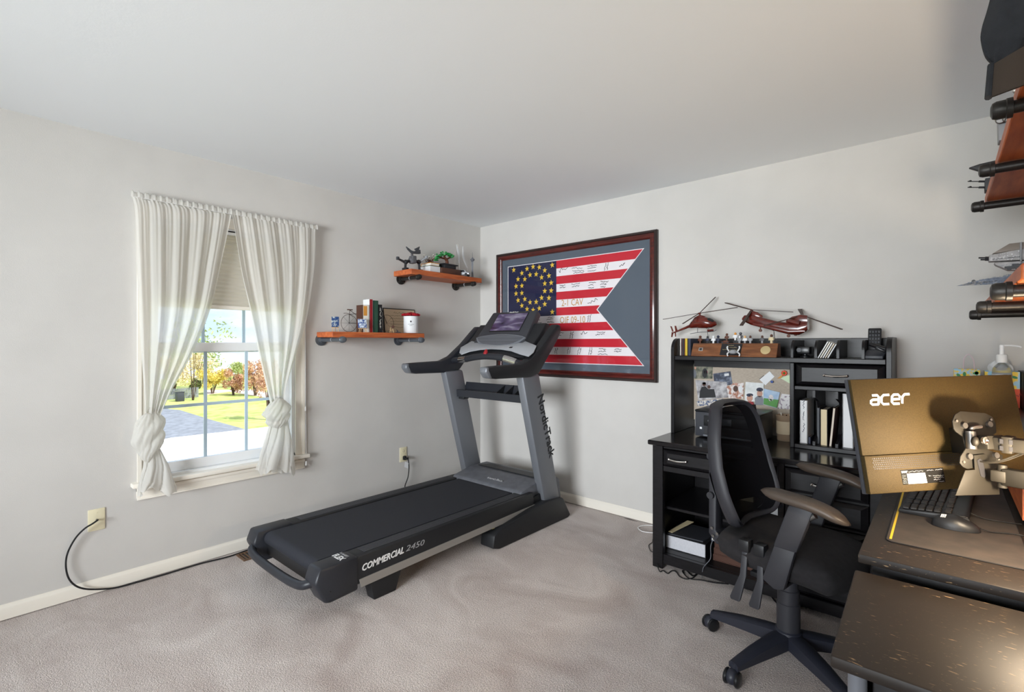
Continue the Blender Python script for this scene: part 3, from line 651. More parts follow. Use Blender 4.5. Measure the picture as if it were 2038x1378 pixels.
# arms with grips
arm = [(-1.158, 1.150), (-1.15, 1.168), (-1.10, 1.172), (-.82, 1.18), (-.72, 1.215), (-.58, 1.315), (-.46, 1.42), (-.41, 1.462), (-.37, 1.455), (-.365, 1.40), (-.43, 1.32), (-.63, 1.105), (-.72, 1.084), (-1.08, 1.090), (-1.13, 1.105)]
for x0, x1 in ((1.15, 1.218), (TX0 - .008, TX0 + .06)):
    a_ = tpart('handle_arm', arm, x0, x1, 'tm_black' if x0 > 1 else 'tm_navy', .012)
    b = BM(); prism(b, [(x0 + .001, -1.168, 1.135), (x0 + .001, -1.164, 1.168), (x0 + .001, -1.14, 1.171), (x0 + .001, -1.11, 1.094), (x0 + .001, -1.135, 1.097)], (x1 - x0 - .002, 0, 0), .010); obj('end_cap', b, 'silver_paint', a_)
# console
TRp, BRq = PX(1052, 623.8, x=TC + .155), PX(1033.5, 658, x=TC + .155); TLq, BLq = PX(992.9, 626.1, x=TC - .155), PX(974.9, 659.2, x=TC - .155)
top = Vector((TC, (TRp.y + TLq.y) / 2, (TRp.z + TLq.z) / 2)); bot = Vector((TC, (BRq.y + BLq.y) / 2, (BRq.z + BLq.z) / 2))
ex = Vector((1, 0, 0)); ey = (top - bot).normalized(); en = ex.cross(ey); scn = (top + bot) / 2; SH = (top - bot).length
MS = Matrix((ex, ey, en)).transposed()
def onS(u, v, h_=0): return scn + ex * u + ey * v + en * h_
cs = obj('console', (lambda b: (prism(b, [(.425, -.70, 1.222), (.425, -.62, 1.285), (.425, -.51, 1.385), (.425, -.43, 1.475), (.425, -.375, 1.465), (.425, -.37, 1.38), (.425, -.46, 1.28), (.425, -.58, 1.205), (.425, -.66, 1.195)], (1.125 - .425, 0, 0), .012), b)[1])(BM()), 'tm_black', tm)
b = BM(); prism(b, [onS(-.24, SH / 2 + .028, 0), onS(-.275, -SH / 2 - .16, 0), onS(.265, -SH / 2 - .16, 0), onS(.235, SH / 2 + .028, 0)], en * -.06, .012); bz = obj('screen_housing', b, 'tm_charcoal', cs)
b = BM(); obox(b, onS(0, 0, .0005), (.325, SH + .018, .004), MS, .0015); obj('screen_bezel', b, 'black_satin', bz)
b = BM(); prism(b, [onS(-.155, -SH / 2, .003), onS(.155, -SH / 2, .003), onS(.155, SH / 2, .003), onS(-.155, SH / 2, .003)], en * .0006); obj('screen', b, 'screen_picture', bz)
text('lettering', 'NordicTrack', .018, 'print_white', bz, onS(-.05, SH / 2 + .012, .0008), ex, ey)
def lens(w_, h0, h1, v0, n=14):
    up = [(-w_ + 2 * w_ * k / n, v0 + h1 * (1 - (2 * k / n - 1) ** 2) ** .7) for k in range(n + 1)]; dn_ = [(w_ - 2 * w_ * k / n, v0 - h0 * (1 - (2 * k / n - 1) ** 4)) for k in range(n + 1)]
    return up + dn_[1:-1]
b = BM(); prism(b, [onS(u, v, -.004) for u, v in lens(.262, .085, .035, -SH / 2 - .075)], en * .012, .003); obj('speaker_frame', b, 'mid_grey', cs)
b = BM(); prism(b, [onS(u, v, .006) for u, v in lens(.245, .068, .026, -SH / 2 - .077)], en * .004); obj('speaker_grille', b, 'speaker_grille', cs)
# silver keyless panel
pp0 = onS(0, -SH / 2 - .15, .004); pdir = Vector((0, -.14, -.085)).normalized(); pn = Vector((1, 0, 0)).cross(-pdir).normalized()
def onP(px, py):
    r = (px - CX) / F; d = Vector((r * XV[0] + XV[1], r * YV[0] + YV[1], -(py - HY) / F)); return CAM + d * ((pp0 - CAM).dot(pn) / d.dot(pn))
z7 = lambda u, v: (900 + u / 8.614, 600 + v / 8.614)
pts = [(125, 890), (150, 800), (340, 690), (560, 745), (780, 765), (1000, 755), (1250, 690), (1450, 770), (1400, 880), (1310, 955), (1160, 915), (1010, 860), (840, 832), (660, 825), (480, 838), (300, 870), (160, 920)]
b = BM(); prism(b, [onP(*z7(u, v)) for u, v in pts], pn * .006, .002); obj('control_panel', b, 'light_silver', cs)
c0, c1 = onP(*z7(985, 793)), onP(*z7(1040, 815)); b = BM(); obox(b, (c0 + c1) / 2 + pn * .007, (.028, .016, .003), Matrix((ex, -pdir, pn)).transposed(), .001); obj('button', b, 'black_satin', cs)
xb = tube
pts = [PX(898, 718, y=-.70), PX(925, 715.5, y=-.725), PX(945, 711.5, y=-.74), PX(966, 709.5, y=-.75), PX(990, 711, y=-.75), PX(1012, 716, y=-.745), PX(1042, 727, y=-.735)]
b = BM(); tube(b, pts, .024, 14); cb = obj('cross_bar', b, 'tm_navy', tm)
SP = smoothpts(pts, 6)
for s0, s1 in ((4, 8), (28, 34)):
    b = BM(); tube(b, SP[s0:s1], .0258, 14, smooth=False); obj('pulse_grip', b, 'chrome', cb)
b = BM(); lathe(b, PX(966, 706, y=-.76), [(.016, 0), (.018, .01), (.012, .03), (.006, .04)], 12, (0, .3, 1)); obj('safety_key', b, 'red_plastic', cb)
# ================================================================ HUTCH DESK ON THE BACK WALL
mat('cork_cloth', (202, 190, 175), .95, col2=(184, 170, 154), vs=60, stretch=(1, 1, 5), bump=.5, bs=220)
hd = thing('hutch_desk', 'black wooden hutch desk with drawers under the helicopters', 'desk', (2.62, -.33, 0))
def bpart(nm, x0, x1, y0, y1, z0, z1, m='black_wood', par=None, bev=.003):
    b = BM(); box(b, x0, x1, y0, y1, z0, z1, bev, 1); return obj(nm, b, m, par or hd)
bpart('desktop', 2.052, 3.19, -.662, -.016, .722, .75, 'black_wood_gloss', bev=.005)
bpart('side_panel', 2.075, 2.098, -.60, -.03, .03, .722); bpart('side_panel', 3.145, 3.168, -.60, -.03, .03, .722); bpart('divider_panel', 2.746, 2.768, -.60, -.03, .09, .722)
for x0, x1 in ((2.072, 2.136), (2.742, 2.772), (3.118, 3.172)): bpart('post', x0, x1, -.636, -.60, 0, .722)
for x0, x1 in ((2.072, 2.136), (3.118, 3.172)): bpart('post', x0, x1, -.075, -.03, 0, .03)
bpart('top_rail', 2.136, 3.118, -.628, -.60, .704, .722)
bpart('drawer_rail', 2.136, 2.742, -.632, -.60, .572, .606); bpart('bottom_rail', 2.136, 3.118, -.632, -.60, .03, .088)
bpart('bottom_board', 2.098, 3.145, -.60, -.05, .07, .088); bpart('back_board', 2.098, 3.145, -.05, -.035, .05, .70)
bpart('shelf_board', 2.098, 2.746, -.565, -.05, .332, .35)
def pull(par, cx, y, z, wd=.10, m='chrome'):
    b = BM(); tube(b, [(cx - wd / 2, y - .016, z), (cx - wd / 4, y - .02, z - .003), (cx, y - .023, z - .004), (cx + wd / 4, y - .02, z - .003), (cx + wd / 2, y - .016, z)], .0055, 8, 4)
    for s in (-1, 1): cyl(b, (cx + s * wd * .47, y + .001, z), (cx + s * wd * .47, y - .018, z), .005, n=8); ball(b, (cx + s * wd * .49, y - .017, z), .0075, n=8)
    return obj('handle', b, m, par)
def drawer(x0, x1, z0, z1, y, handles, bv=.028):
    b = BM(); v = [b.verts.new(p) for p in ((x0, y, z0), (x1, y, z0), (x1, y, z1), (x0, y, z1), (x0, y - .008, z0), (x1, y - .008, z0), (x1, y - .008, z1), (x0, y - .008, z1), (x0 + bv, y - .024, z0 + bv * .6), (x1 - bv, y - .024, z0 + bv * .6), (x1 - bv, y - .024, z1 - bv * .6), (x0 + bv, y - .024, z1 - bv * .6))]
    b.faces.new((v[0], v[3], v[2], v[1]))
    for a, c in ((0, 4), (4, 8)):
        for k in range(4): b.faces.new((v[a + k], v[a + (k + 1) % 4], v[c + (k + 1) % 4], v[c + k]))
    b.faces.new(v[8:12]); bmesh.ops.recalc_face_normals(b, faces=b.faces[:])
    d = obj('drawer', b, 'black_wood', hd, angle=5)
    for hx in handles: pull(d, hx, y - .024, (z0 + z1) / 2)
    return d
drawer(2.14, 2.738, .61, .70, -.625, (2.235, 2.64)); drawer(2.776, 3.114, .588, .70, -.625, (2.945,)); drawer(2.776, 3.114, .455, .575, -.625, (2.945,)); drawer(2.776, 3.114, .10, .44, -.625, (2.945,))
for z in (.578, .445): bpart('rail', 2.772, 3.118, -.628, -.60, z - .004, z + .012)
# hutch on the desktop
def ypanel(nm, poly, x0, x1, m='black_wood', bev=.002): 
    b = BM(); prism(b, [(x0, y, z) for y, z in poly], (x1 - x0, 0, 0), bev, 1); return obj(nm, b, m, hd)
def rounded(y0, y1, z0, z1, r, n=6): return [(y1, z0), (y0, z0), (y0, z1 - r)] + [(y0 + r - r * math.cos(R(90 * k / n)), z1 - r + r * math.sin(R(90 * k / n))) for k in range(1, n + 1)] + [(y1, z1)]
side_poly = rounded(-.352, -.016, .75, 1.352, .075)
ypanel('hutch_side', side_poly, 2.062, 2.085); ypanel('hutch_side', side_poly, 3.157, 3.18)
bpart('hutch_divider', 2.735, 2.757, -.345, -.03, .75, 1.214)
bpart('hutch_shelf', 2.085, 3.157, -.348, -.03, 1.214, 1.241)
bpart('hutch_back', 2.085, 3.157, -.03, -.016, 1.16, 1.35); bpart('hutch_back', 2.757, 3.157, -.03, -.016, .75, 1.16)
dv = []
for px in (1577, 1624, 1668, 1718):
    x = PX(px, 690, y=-.31).x; ypanel('cubby_divider', rounded(-.32, -.03, 1.241, 1.338, .055), x - .006, x + .006, bev=0)
drawer(2.763, 3.152, 1.097, 1.207, -.32, (2.948,), .03)
bpart('drawer_box', 2.765, 3.15, -.32, -.035, 1.095, 1.205, 'black_satin')
bpart('cubby_shelf', 2.757, 3.157, -.342, -.03, 1.068, 1.090); bpart('cubby_floor', 2.757, 3.157, -.342, -.03, .75, .774)
for px in (1621, 1666):
    x = PX(px, 790, y=-.32).x; ypanel('slot_divider', [(-.03, .774), (-.335, .774), (-.335, .795), (-.22, .83), (-.17, .92), (-.22, 1.0), (-.335, 1.03), (-.335, 1.068), (-.03, 1.068)], x - .006, x + .006, bev=0)
b = BM(); box(b, 2.086, 2.734, -.028, -.018, .80, 1.213); obj('pin_board', b, 'cork_cloth', hd)

# ================================================================ OFFICE CHAIR
mat('chair_plastic', (46, 46, 51), .5, bump=.08, bs=500); mat('chair_base', (38, 40, 50), .45); mat('chair_cloth', (34, 32, 34), .95, bump=.3, bs=700, var=.1, vs=40); mat('arm_pad', (74, 64, 56), .42, bump=.05, bs=300)
MATS['chair_mesh'] = cloth_mat('chair_mesh_cloth', (27, 27, 30), .1, .4, 900, .04)
CHX, CHY, TH = 2.885, -1.085, R(-10)
ch = thing('office_chair', 'black office chair with mesh back and padded arms', 'chair', (CHX, CHY, 0), TH)
def cpart(nm, b, m, par=None, angle=38): return obj(nm, b, m, par or ch, world=False, angle=angle)
b = BM(); lathe(b, (0, 0, .062), [(.03, 0), (.05, .01), (.056, .04), (.05, .07), (.038, .08)], 24); hub = cpart('hub', b, 'chair_base')
for k in range(5):
    a = R(174.6 + 72 * k) - TH; c, s = math.cos(a), math.sin(a); RM = Matrix.Rotation(a, 4, 'Z')
    b = BM(); prof = [(.03, .130, .034, .056), (.10, .124, .032, .054), (.20, .110, .028, .044), (.28, .093, .024, .032), (.322, .084, .021, .026)]
    rings = []
    for x, z, hw, hh_ in prof: rings.append([b.verts.new(p) for p in ((x, -hw, z - hh_), (x, -hw, z - .008), (x, -hw * .55, z), (x, hw * .55, z), (x, hw, z - .008), (x, hw, z - hh_))])
    for i in range(len(rings) - 1):
        for j in range(6): b.faces.new((rings[i][j], rings[i][(j + 1) % 6], rings[i + 1][(j + 1) % 6], rings[i + 1][j]))
    b.faces.new(rings[0][::-1]); b.faces.new(rings[-1]); bmesh.ops.recalc_face_normals(b, faces=b.faces[:]); b.transform(RM); lg = cpart('base_leg', b, 'chair_base')
    sw = a + (1.1, .3, -.8, .9, -.4)[k]; px_, py_ = c * .318, s * .318; SM = Matrix.Translation((px_, py_, 0)) @ Matrix.Rotation(sw, 4, 'Z')
    b = BM(); cyl(b, (0, 0, .045), (0, 0, .08), .009, n=8); v = cyl(b, (.012, -.012, .035), (.012, .012, .035), .022, n=12); b.transform(SM); cs_ = cpart('caster', b, 'chair_base')
    b = BM(); ball(b, (.012, 0, .034), .031, 1.05, .85, .95, 14); b.transform(SM); cpart('caster_hood', b, 'chair_base', cs_)
    for o in (-.021, .021):
        b = BM(); lathe(b, (.014, o - .009, .03), [(.02, 0), (.028, .004), (.03, .009), (.028, .014), (.02, .018)], 18, (0, 1, 0)); b.transform(SM); cpart('wheel', b, 'black_satin', cs_)
b = BM(); lathe(b, (0, 0, .13), [(.044, 0), (.044, .115), (.041, .118), (.041, .17), (.037, .173), (.037, .23), (.028, .232), (.028, .29)], 24); cpart('gas_column', b, 'chair_plastic')
b = BM(); box(b, -.15, .13, -.10, .10, .395, .432, .01); box(b, -.05, .05, -.23, .23, .405, .425, .004); mech = cpart('mechanism', b, 'black_plastic')
# seat: padded, with waterfall front and raised rear
def cushion(b, x0, x1, hw, zf, th, n=26, m_=22):
    def edge(u, v):
        sx_ = 2 * u - 1; sy_ = 2 * v - 1; x = sx_ * math.sqrt(max(0, 1 - sy_ * sy_ * .28)); y = sy_ * math.sqrt(max(0, 1 - sx_ * sx_ * .28)); e = max(abs(sx_), abs(sy_))
        return x, y, e, zf + .012 * abs(y) ** 3 - .08 * max(0, x - .35) ** 2 + .03 * max(0, -x - .4)
    def top(u, v):
        x, y, e, z = edge(u, v); return Vector(((x0 + x1) / 2 + x * (x1 - x0) / 2, y * hw, z + th * .5 * (1 - e ** 5) ** .5))
    def bott(u, v):
        x, y, e, z = edge(1 - u, v); return Vector(((x0 + x1) / 2 + x * (x1 - x0) / 2, y * hw, z - th * .62 * (1 - e ** 7) ** .5))
    grid(b, top, n, m_); grid(b, bott, n, m_); bmesh.ops.remove_doubles(b, verts=b.verts[:], dist=.002)
b = BM(); cushion(b, -.235, .265, .255, .475, .105); cpart('seat', b, 'chair_cloth', angle=180)
# backrest: mesh panel in a broad curved frame, leaning back
def backp(u, v, off=0):
    """u -1..1 across, v 0..1 up"""
    wd = .205 + .028 * math.sin(math.pi * min(1, v * 1.1)) - .035 * v * v
    x = -.185 - .10 * v + .045 * math.sin(math.pi * v) * -1 * 0 + .075 * u * u * (1 - .3 * v) - .03 * math.sin(math.pi * v) + .03
    return Vector((x - off, u * wd, .545 + .515 * v))
b = BM(); grid(b, lambda u, v: backp((2 * u - 1) * .93, .05 + v * .9), 20, 24); cpart('back_mesh', b, 'chair_mesh', angle=180)
oc = []
for k in range(64):
    a = 2 * math.pi * k / 64; c, s = math.cos(a), math.sin(a); e = .42
    oc.append((math.copysign(abs(c) ** e, c), .5 + .5 * math.copysign(abs(s) ** e, s)))
b = BM(); secs = []
for k, (u, v) in enumerate(oc):
    p = backp(u, v); pin = backp(u * .80, .5 + (v - .5) * .87); ins = (pin - p).normalized(); bk = Vector((-1, 0, -.15)).normalized()
    f0 = .016; d_ = .05
    secs.append([b.verts.new(p + ins * q * 1.0 + bk * w_) for q, w_ in ((.0, .0), (.008, -.008), (.020, -.003), (.024, .012), (.022, d_), (.004, d_ + .004), (-.008, .03))])
for k in range(64):
    A, B_ = secs[k], secs[(k + 1) % 64]
    for j in range(7): b.faces.new((A[j], A[(j + 1) % 7], B_[(j + 1) % 7], B_[j]))
bmesh.ops.recalc_face_normals(b, faces=b.faces[:]); cpart('back_frame', b, 'chair_plastic', angle=60)
b = BM(); grid(b, lambda u, v: backp((2 * u - 1) * .9, .12 + v * .30, .05), 12, 8); grid(b, lambda u, v: backp((1 - 2 * u) * .9, .12 + v * .30, .062), 12, 8); cpart('lumbar_plate', b, 'chair_plastic', angle=60)
b = BM(); prism(b, [(-.30, -.034, .40), (-.335, -.034, .44), (-.335, -.034, .80), (-.315, -.034, .82), (-.295, -.034, .80), (-.30, -.034, .46), (-.26, -.034, .425), (-.14, -.034, .425), (-.14, -.034, .40)], (0, .068, 0), .006); bb = cpart('back_bar', b, 'chair_plastic')
for z in (.62, .80):
    b = BM(); cyl(b, (-.32, -.05, z), (-.32, .05, z), .016, n=14); cpart('pivot', b, 'chair_plastic', bb)
for x, z in ((-.31, .435), (-.315, .47), (-.29, .45)):
    b = BM(); cyl(b, (x, -.036, z), (x, -.041, z), .007, n=8); cpart('screw', b, 'steel', bb)
for s, ax in ((-1, .155), (1, .075)):
    y = s * .262
    b = BM()
    def pad(u, v, up=1):
        sx_ = 2 * u - 1; sy_ = 2 * v - 1; x = sx_ * math.sqrt(1 - sy_ * sy_ * .5); yy = sy_ * math.sqrt(1 - sx_ * sx_ * .22); e = max(abs(sx_), abs(sy_)); hz = .019 * (1 - e ** 4) ** .5
        return Vector((ax + x * .148, y + yy * .041, .752 - .012 * x - .030 * max(0, x) ** 2 + up * hz))
    grid(b, lambda u, v: pad(u, v, 1), 22, 10); grid(b, lambda u, v: pad(1 - u, v, -1), 22, 10); bmesh.ops.remove_doubles(b, verts=b.verts[:], dist=.001)
    ap = cpart('arm_pad', b, 'arm_pad', angle=180)
    b = BM(); xx = ax - .035; prism(b, [(xx - .065, y - .016, .565), (xx - .01, y - .016, .735), (xx + .075, y - .016, .735), (xx + .018, y - .016, .565)], (0, .032, 0), .010); cpart('arm_sleeve', b, 'chair_plastic')
    b = BM(); prism(b, [(xx - .105, y - .013, .43), (xx - .060, y - .013, .575), (xx + .015, y - .013, .575), (xx - .025, y - .013, .415), (xx - .06, y - .013, .405)], (0, .026, 0), .008); box(b, xx - .09, xx - .035, min(0, s * .25), max(0, s * .25), .404, .418, .003); cpart('arm_post', b, 'chair_plastic')
    b = BM(); cyl(b, (xx + .055, y, .70), (xx + .075, y, .715), .011, n=10); cpart('arm_button', b, 'steel')
for (q0, q1) in (((1482, 1092), (1462, 1196)), ((1512, 1102), (1500, 1212))):
    a = PX(*q0, y=-1.315); c = PX(*q1, y=-1.34); iv = ROOTM[ch.name].inverted(); a = iv @ a; c = iv @ c; d = (c - a)
    b = BM(); w0, w1 = .011, .021; sdx = Vector((1, 0, 0)); mid = a.lerp(c, .5) + Vector((.012, 0, 0))
    prism(b, [a - sdx * w0, mid - sdx * w0 * 1.2, c - sdx * w1 + Vector((0, 0, .01)), c - sdx * w1 * .8, c + sdx * w1 * .8, c + sdx * w1 + Vector((0, 0, .01)), mid + sdx * w0 * 1.2, a + sdx * w0], (0, .012, 0), .004); lv = cpart('lever', b, 'chair_plastic')
    b = BM(); box(b, a.x - .02, a.x + .02, a.y - .012, a.y + .03, a.z - .012, a.z + .035, .004); cyl(b, a + Vector((0, .0, .02)), Vector((a.x, -.08, .415)), .006, n=8); cpart('lever_bracket', b, 'black_plastic', lv)
a = ROOTM[ch.name].inverted() @ PX(1528, 1150, y=-1.33)
b = BM(); cyl(b, a, a + Vector((.015, .03, .05)), .005, n=8); lathe(b, a - Vector((0, .012, 0)), [(.009, 0), (.013, .004), (.013, .014), (.008, .018)], 14, (0, 1, 0)); cpart('tension_knob', b, 'chair_plastic')

# ================================================================ COMPUTER DESK AND SIDE TABLE (right)
def worn_mat():
    m = bpy.data.materials.new('worn_black'); m.use_nodes = True; t = m.node_tree; bs = t.nodes['Principled BSDF']; bs.inputs['Roughness'].default_value = .5; bs.inputs['Specular IOR Level'].default_value = .3
    tc = t.nodes.new('ShaderNodeTexCoord'); last = None
    def sc(scale, st, rz, lo, hi):
        mp = t.nodes.new('ShaderNodeMapping'); mp.inputs['Scale'].default_value = st; mp.inputs['Rotation'].default_value = (0, 0, rz); n = t.nodes.new('ShaderNodeTexNoise'); n.inputs['Scale'].default_value = scale; n.inputs['Detail'].default_value = 3
        r = t.nodes.new('ShaderNodeValToRGB'); e = r.color_ramp.elements; e[0].position = lo; e[1].position = hi; e[0].color = (0, 0, 0, 1); e[1].color = (1, 1, 1, 1)
        t.links.new(tc.outputs['Object'], mp.inputs['Vector']); t.links.new(mp.outputs['Vector'], n.inputs['Vector']); t.links.new(n.outputs['Fac'], r.inputs['Fac']); return r.outputs['Color']
    a, c = sc(40, (1, 5, 5), .3, .655, .71), sc(5, (1, 1, 1), 0, .46, .60)
    d = sc(130, (1, 2.5, 1), .5, .685, .74)
    mu = t.nodes.new('ShaderNodeMath'); mu.operation = 'MULTIPLY'; t.links.new(a, mu.inputs[0]); t.links.new(c, mu.inputs[1])
    ad = t.nodes.new('ShaderNodeMath'); ad.operation = 'ADD'; ad.use_clamp = True; t.links.new(mu.outputs[0], ad.inputs[0])
    m3 = t.nodes.new('ShaderNodeMath'); m3.operation = 'MULTIPLY'; m3.inputs[1].default_value = .35; t.links.new(d, m3.inputs[0]); t.links.new(m3.outputs[0], ad.inputs[1])
    mx = t.nodes.new('ShaderNodeMix'); mx.data_type = 'RGBA'; mx.inputs[6].default_value = rgb((38, 32, 28)); mx.inputs[7].default_value = rgb((150, 124, 94)); t.links.new(ad.outputs[0], mx.inputs[0]); t.links.new(mx.outputs[2], bs.inputs['Base Color']); MATS['worn_black'] = m
worn_mat()
cdk = thing('computer_desk', 'black computer desk under the monitor along the right wall', 'desk', (3.49, -.9, 0))
def dpart(nm, x0, x1, y0, y1, z0, z1, m='black_wood', par=None, bev=.004):
    b = BM(); box(b, x0, x1, y0, y1, z0, z1, bev); return obj(nm, b, m, par)
dpart('desktop', 3.198, 3.795, -1.785, -.02, .736, .76, 'worn_black', cdk)
for x in (3.215, 3.745):
    for y in (-1.66, -.075): dpart('leg', x, x + .04, y, y + .04, 0, .737, 'black_wood', cdk)
dpart('end_panel', 3.22, 3.78, -1.715, -1.70, .08, .737, 'black_wood', cdk); dpart('modesty_panel', 3.75, 3.765, -1.74, -.08, .30, .70, 'black_wood', cdk)
stb = thing('side_table', 'scratched black side table nearest the viewer', 'table', (3.49, -2.03, 0))
b = BM(); prism(b, [(3.205, -2.262, .695), (3.192, -1.792, .695), (3.79, -1.792, .695), (3.79, -2.262, .695)], (0, 0, .025), .006); obj('tabletop', b, 'worn_black', stb)
for x in (3.245, 3.75):
    for y in (-2.225, -1.83): b = BM(); lathe(b, (x, y, 0), [(.011, 0), (.016, .01), (.016, .696)], 16); obj('leg', b, 'mid_grey', stb)
dpart('front_panel', 3.268, 3.735, -2.225, -2.21, .12, .696, 'black_wood', stb); dpart('side_panel', 3.235, 3.25, -2.205, -1.845, .12, .696, 'black_wood', stb); dpart('back_panel', 3.268, 3.735, -1.845, -1.83, .12, .696, 'black_wood', stb); dpart('lower_shelf', 3.25, 3.74, -2.205, -1.845, .12, .138, 'black_wood', stb)
# ================================================================ PIPE SHELVES
def pipe_shelf(label, wall_x, sg, y0, y1, zb, th, front_x, brackets, cap_x, zp, rad=.0145, pm='pipe_black'):
    """sg: direction from the wall into the room"""
    t = thing('pipe_shelf', label, 'shelf', (wall_x, (y0 + y1) / 2, zb), group=None)
    b = BM(); xs = sorted((wall_x + sg * .002, front_x)); box(b, xs[0], xs[1], y0, y1, zb, zb + th, .003, 1); obj('plank', b, 'shelf_wood', t)
    for k, y in enumerate(brackets):
        m = pm
        b = BM(); lathe(b, (wall_x + sg * .001, y, zp), [(.043, 0), (.043, .007), (.026, .010), (.024, .022), (.020, .024)], 24, (sg, 0, 0)); br = obj('flange', b, m, t)
        for q in range(4):
            a = R(45 + 90 * q); b = BM(); ball(b, (wall_x + sg * .008, y + .033 * math.cos(a), zp + .033 * math.sin(a)), .004, n=8); obj('screw', b, 'steel', br)
        b = BM(); cyl(b, (wall_x + sg * .02, y, zp), (cap_x - sg * .02, y, zp), rad, n=16); pi_ = obj('pipe', b, m, t)
        xm_ = wall_x + sg * abs(cap_x - wall_x) * .5
        b = BM(); cyl(b, (xm_ - .004, y, zp), (xm_ + .004, y, zp), rad + .0008, n=16); obj('ring', b, 'light_silver', pi_)
        b = BM(); lathe(b, (cap_x - sg * .038, y, zp), [(rad + .001, 0), (.0225, .001), (.0225, .011), (.0205, .013), (.0205, .028), (.0175, .035), (.010, .038)], 20, (sg, 0, 0)); obj('end_cap', b, m, t)
    return t
LZ, UZ = 1.362, 1.864
pipe_shelf('orange stained pipe shelf beside the window with books', 0, 1, -1.655, PX(845, 668, x=.224).y, LZ, .038, .224, (-1.622, -.955), PX(689, 678, y=-1.622).x - .02, 1.345, pm='pipe_window_lit')
pipe_shelf('orange stained pipe shelf in the corner with the bonsai', 0, 1, -1.0, PX(959, 560, x=.235).y, UZ, .042, .235, (-.93, -.325), .26, 1.847)
RUZ, RLZ = 1.877, 1.458
rf = PX(1963, 400, z=RUZ).x
pipe_shelf('upper orange pipe shelf on the right wall carrying the cap', RX, -1, -1.86, -.62, RUZ, .036, rf, (-.70, -1.25, -1.78), 3.452, 1.861)
pipe_shelf('lower orange pipe shelf on the right wall carrying model spacecraft', RX, -1, -1.86, -.44, RLZ, .036, rf, (-.50, -1.10, -1.765), 3.452, 1.442)
LT, UT, RUT, RLT = LZ + .038, UZ + .042, RUZ + .036, RLZ + .036

# ---------------------------------------------------------------- lower left shelf
for nm, c in (('cloth_red', (150, 28, 38)), ('paper', (232, 228, 218)), ('cover_green', (44, 78, 62)), ('cover_black', (28, 28, 32)), ('leather', (78, 48, 36)), ('cover_orange', (214, 148, 66)), ('paper_tan', (206, 186, 156)), ('rose', (160, 8, 28)), ('pine', (206, 172, 128)), ('wire', (60, 46, 40)), ('cover_navy', (38, 44, 66)), ('cream', (212, 196, 158)), ('cover_white', (226, 228, 230)), ('pages', (216, 206, 190)), ('yellow', (214, 182, 50)), ('brick_grey', (150, 152, 156)), ('brick_dark', (66, 68, 72)), ('brick_black', (34, 34, 38)), ('brown_pl', (92, 48, 30)), ('skin_yellow', (222, 178, 120)), ('steel_dark', (88, 88, 92))): mat(nm, c, .55)
mat('canvas_blue', (30, 62, 112), .7, col2=(198, 206, 196), vs=46, lo=.5, hi=.66); mat('canvas_swirl', (44, 74, 140), .7, col2=(206, 216, 226), vs=60, lo=.44, hi=.6)
def book(label, cat, sx, ax0, ax1, z0, ht, cover, depth=.085, spine=None, group=None, lean=0, name='book', pages='pages', into=(-1, 0)):
    """upright book: the spine faces the room. sx: position of the spine face; ax0..ax1 along the wall; into: direction from the spine to the wall"""
    alongy = into[0] != 0
    t = thing(name, label, cat, (sx, (ax0 + ax1) / 2, z0) if alongy else ((ax0 + ax1) / 2, sx, z0), group=group, rot=((0, 0, 0) if not lean else ((lean, 0, 0) if alongy else (0, lean, 0))))
    w_ = (ax1 - ax0) / 2
    def B(b, u0, u1, d0, d1, z0_, z1_, bev=.001):
        if alongy: x = sorted((into[0] * d0, into[0] * d1)); return box(b, x[0], x[1], u0, u1, z0_, z1_, bev, 1)
        y = sorted((into[1] * d0, into[1] * d1)); return box(b, u0, u1, y[0], y[1], z0_, z1_, bev, 1)
    b = BM(); ct = min(.003, w_ * .3)
    B(b, -w_, -w_ + ct, 0, depth, 0, ht, 0); B(b, w_ - ct, w_, 0, depth, 0, ht, 0); obj('cover', b, cover, t, world=False)
    b = BM(); B(b, -w_, w_, 0, .003, 0, ht, .001); obj('spine', b, spine or cover, t, world=False)
    b = BM(); B(b, -w_ + ct, w_ - ct, .003, depth - .004, .003, ht - .004, 0); obj('pages', b, pages, t, world=False)
    return t
z2 = lambda u, v: (600 + u / 7.279, 560 + v / 7.281)
def ysp(u, x): return PX(z2(u, 0)[0], 600, x=x).y
SPX = .185
def zh(u, v, x): return PX(*z2(u, v), x=x).z - LT
book('white book with brown side, orange spine patch, shortest of the four', 'book', SPX, ysp(888, SPX), ysp(982, SPX), LT, zh(940, 345, SPX), 'leather', spine='paper', group='books on the lower window shelf')
b = BM(); y0_, y1_ = ysp(898, SPX), ysp(950, SPX); box(b, SPX, SPX + .0008, y0_, y1_, LT + zh(940, 500, SPX), LT + zh(940, 360, SPX)); p_ = obj('spine_patch', b, 'cover_orange', bpy.data.objects['book'])
book('tall white book with red lettered spine on the window shelf', 'book', SPX, ysp(985, SPX), ysp(1034, SPX), LT, zh(1010, 262, SPX), 'cover_white', spine='cloth_red', group='books on the lower window shelf')
book('dark green hardback between red spine and black book', 'book', SPX, ysp(1046, SPX), ysp(1113, SPX), LT, zh(1080, 280, SPX), 'cover_green', spine='cover_green', group='books on the lower window shelf')
bk4 = book('black hardback with white spine lettering on the window shelf', 'book', SPX, ysp(1116, SPX), ysp(1168, SPX), LT, zh(1140, 338, SPX), 'cover_black', spine='cover_black', group='books on the lower window shelf')
rng = random.Random(3); b = BM(); yc = (ysp(1116, SPX) + ysp(1168, SPX)) / 2
for k in range(2): scribble(b, (SPX + .0006, yc, LT + .035 + k * .085), (0, 0, 1), (0, 1, 0), .065, .018, 16, .0026, (1, 0, 0), rng)
obj('spine_marks', b, 'paper', bk4)
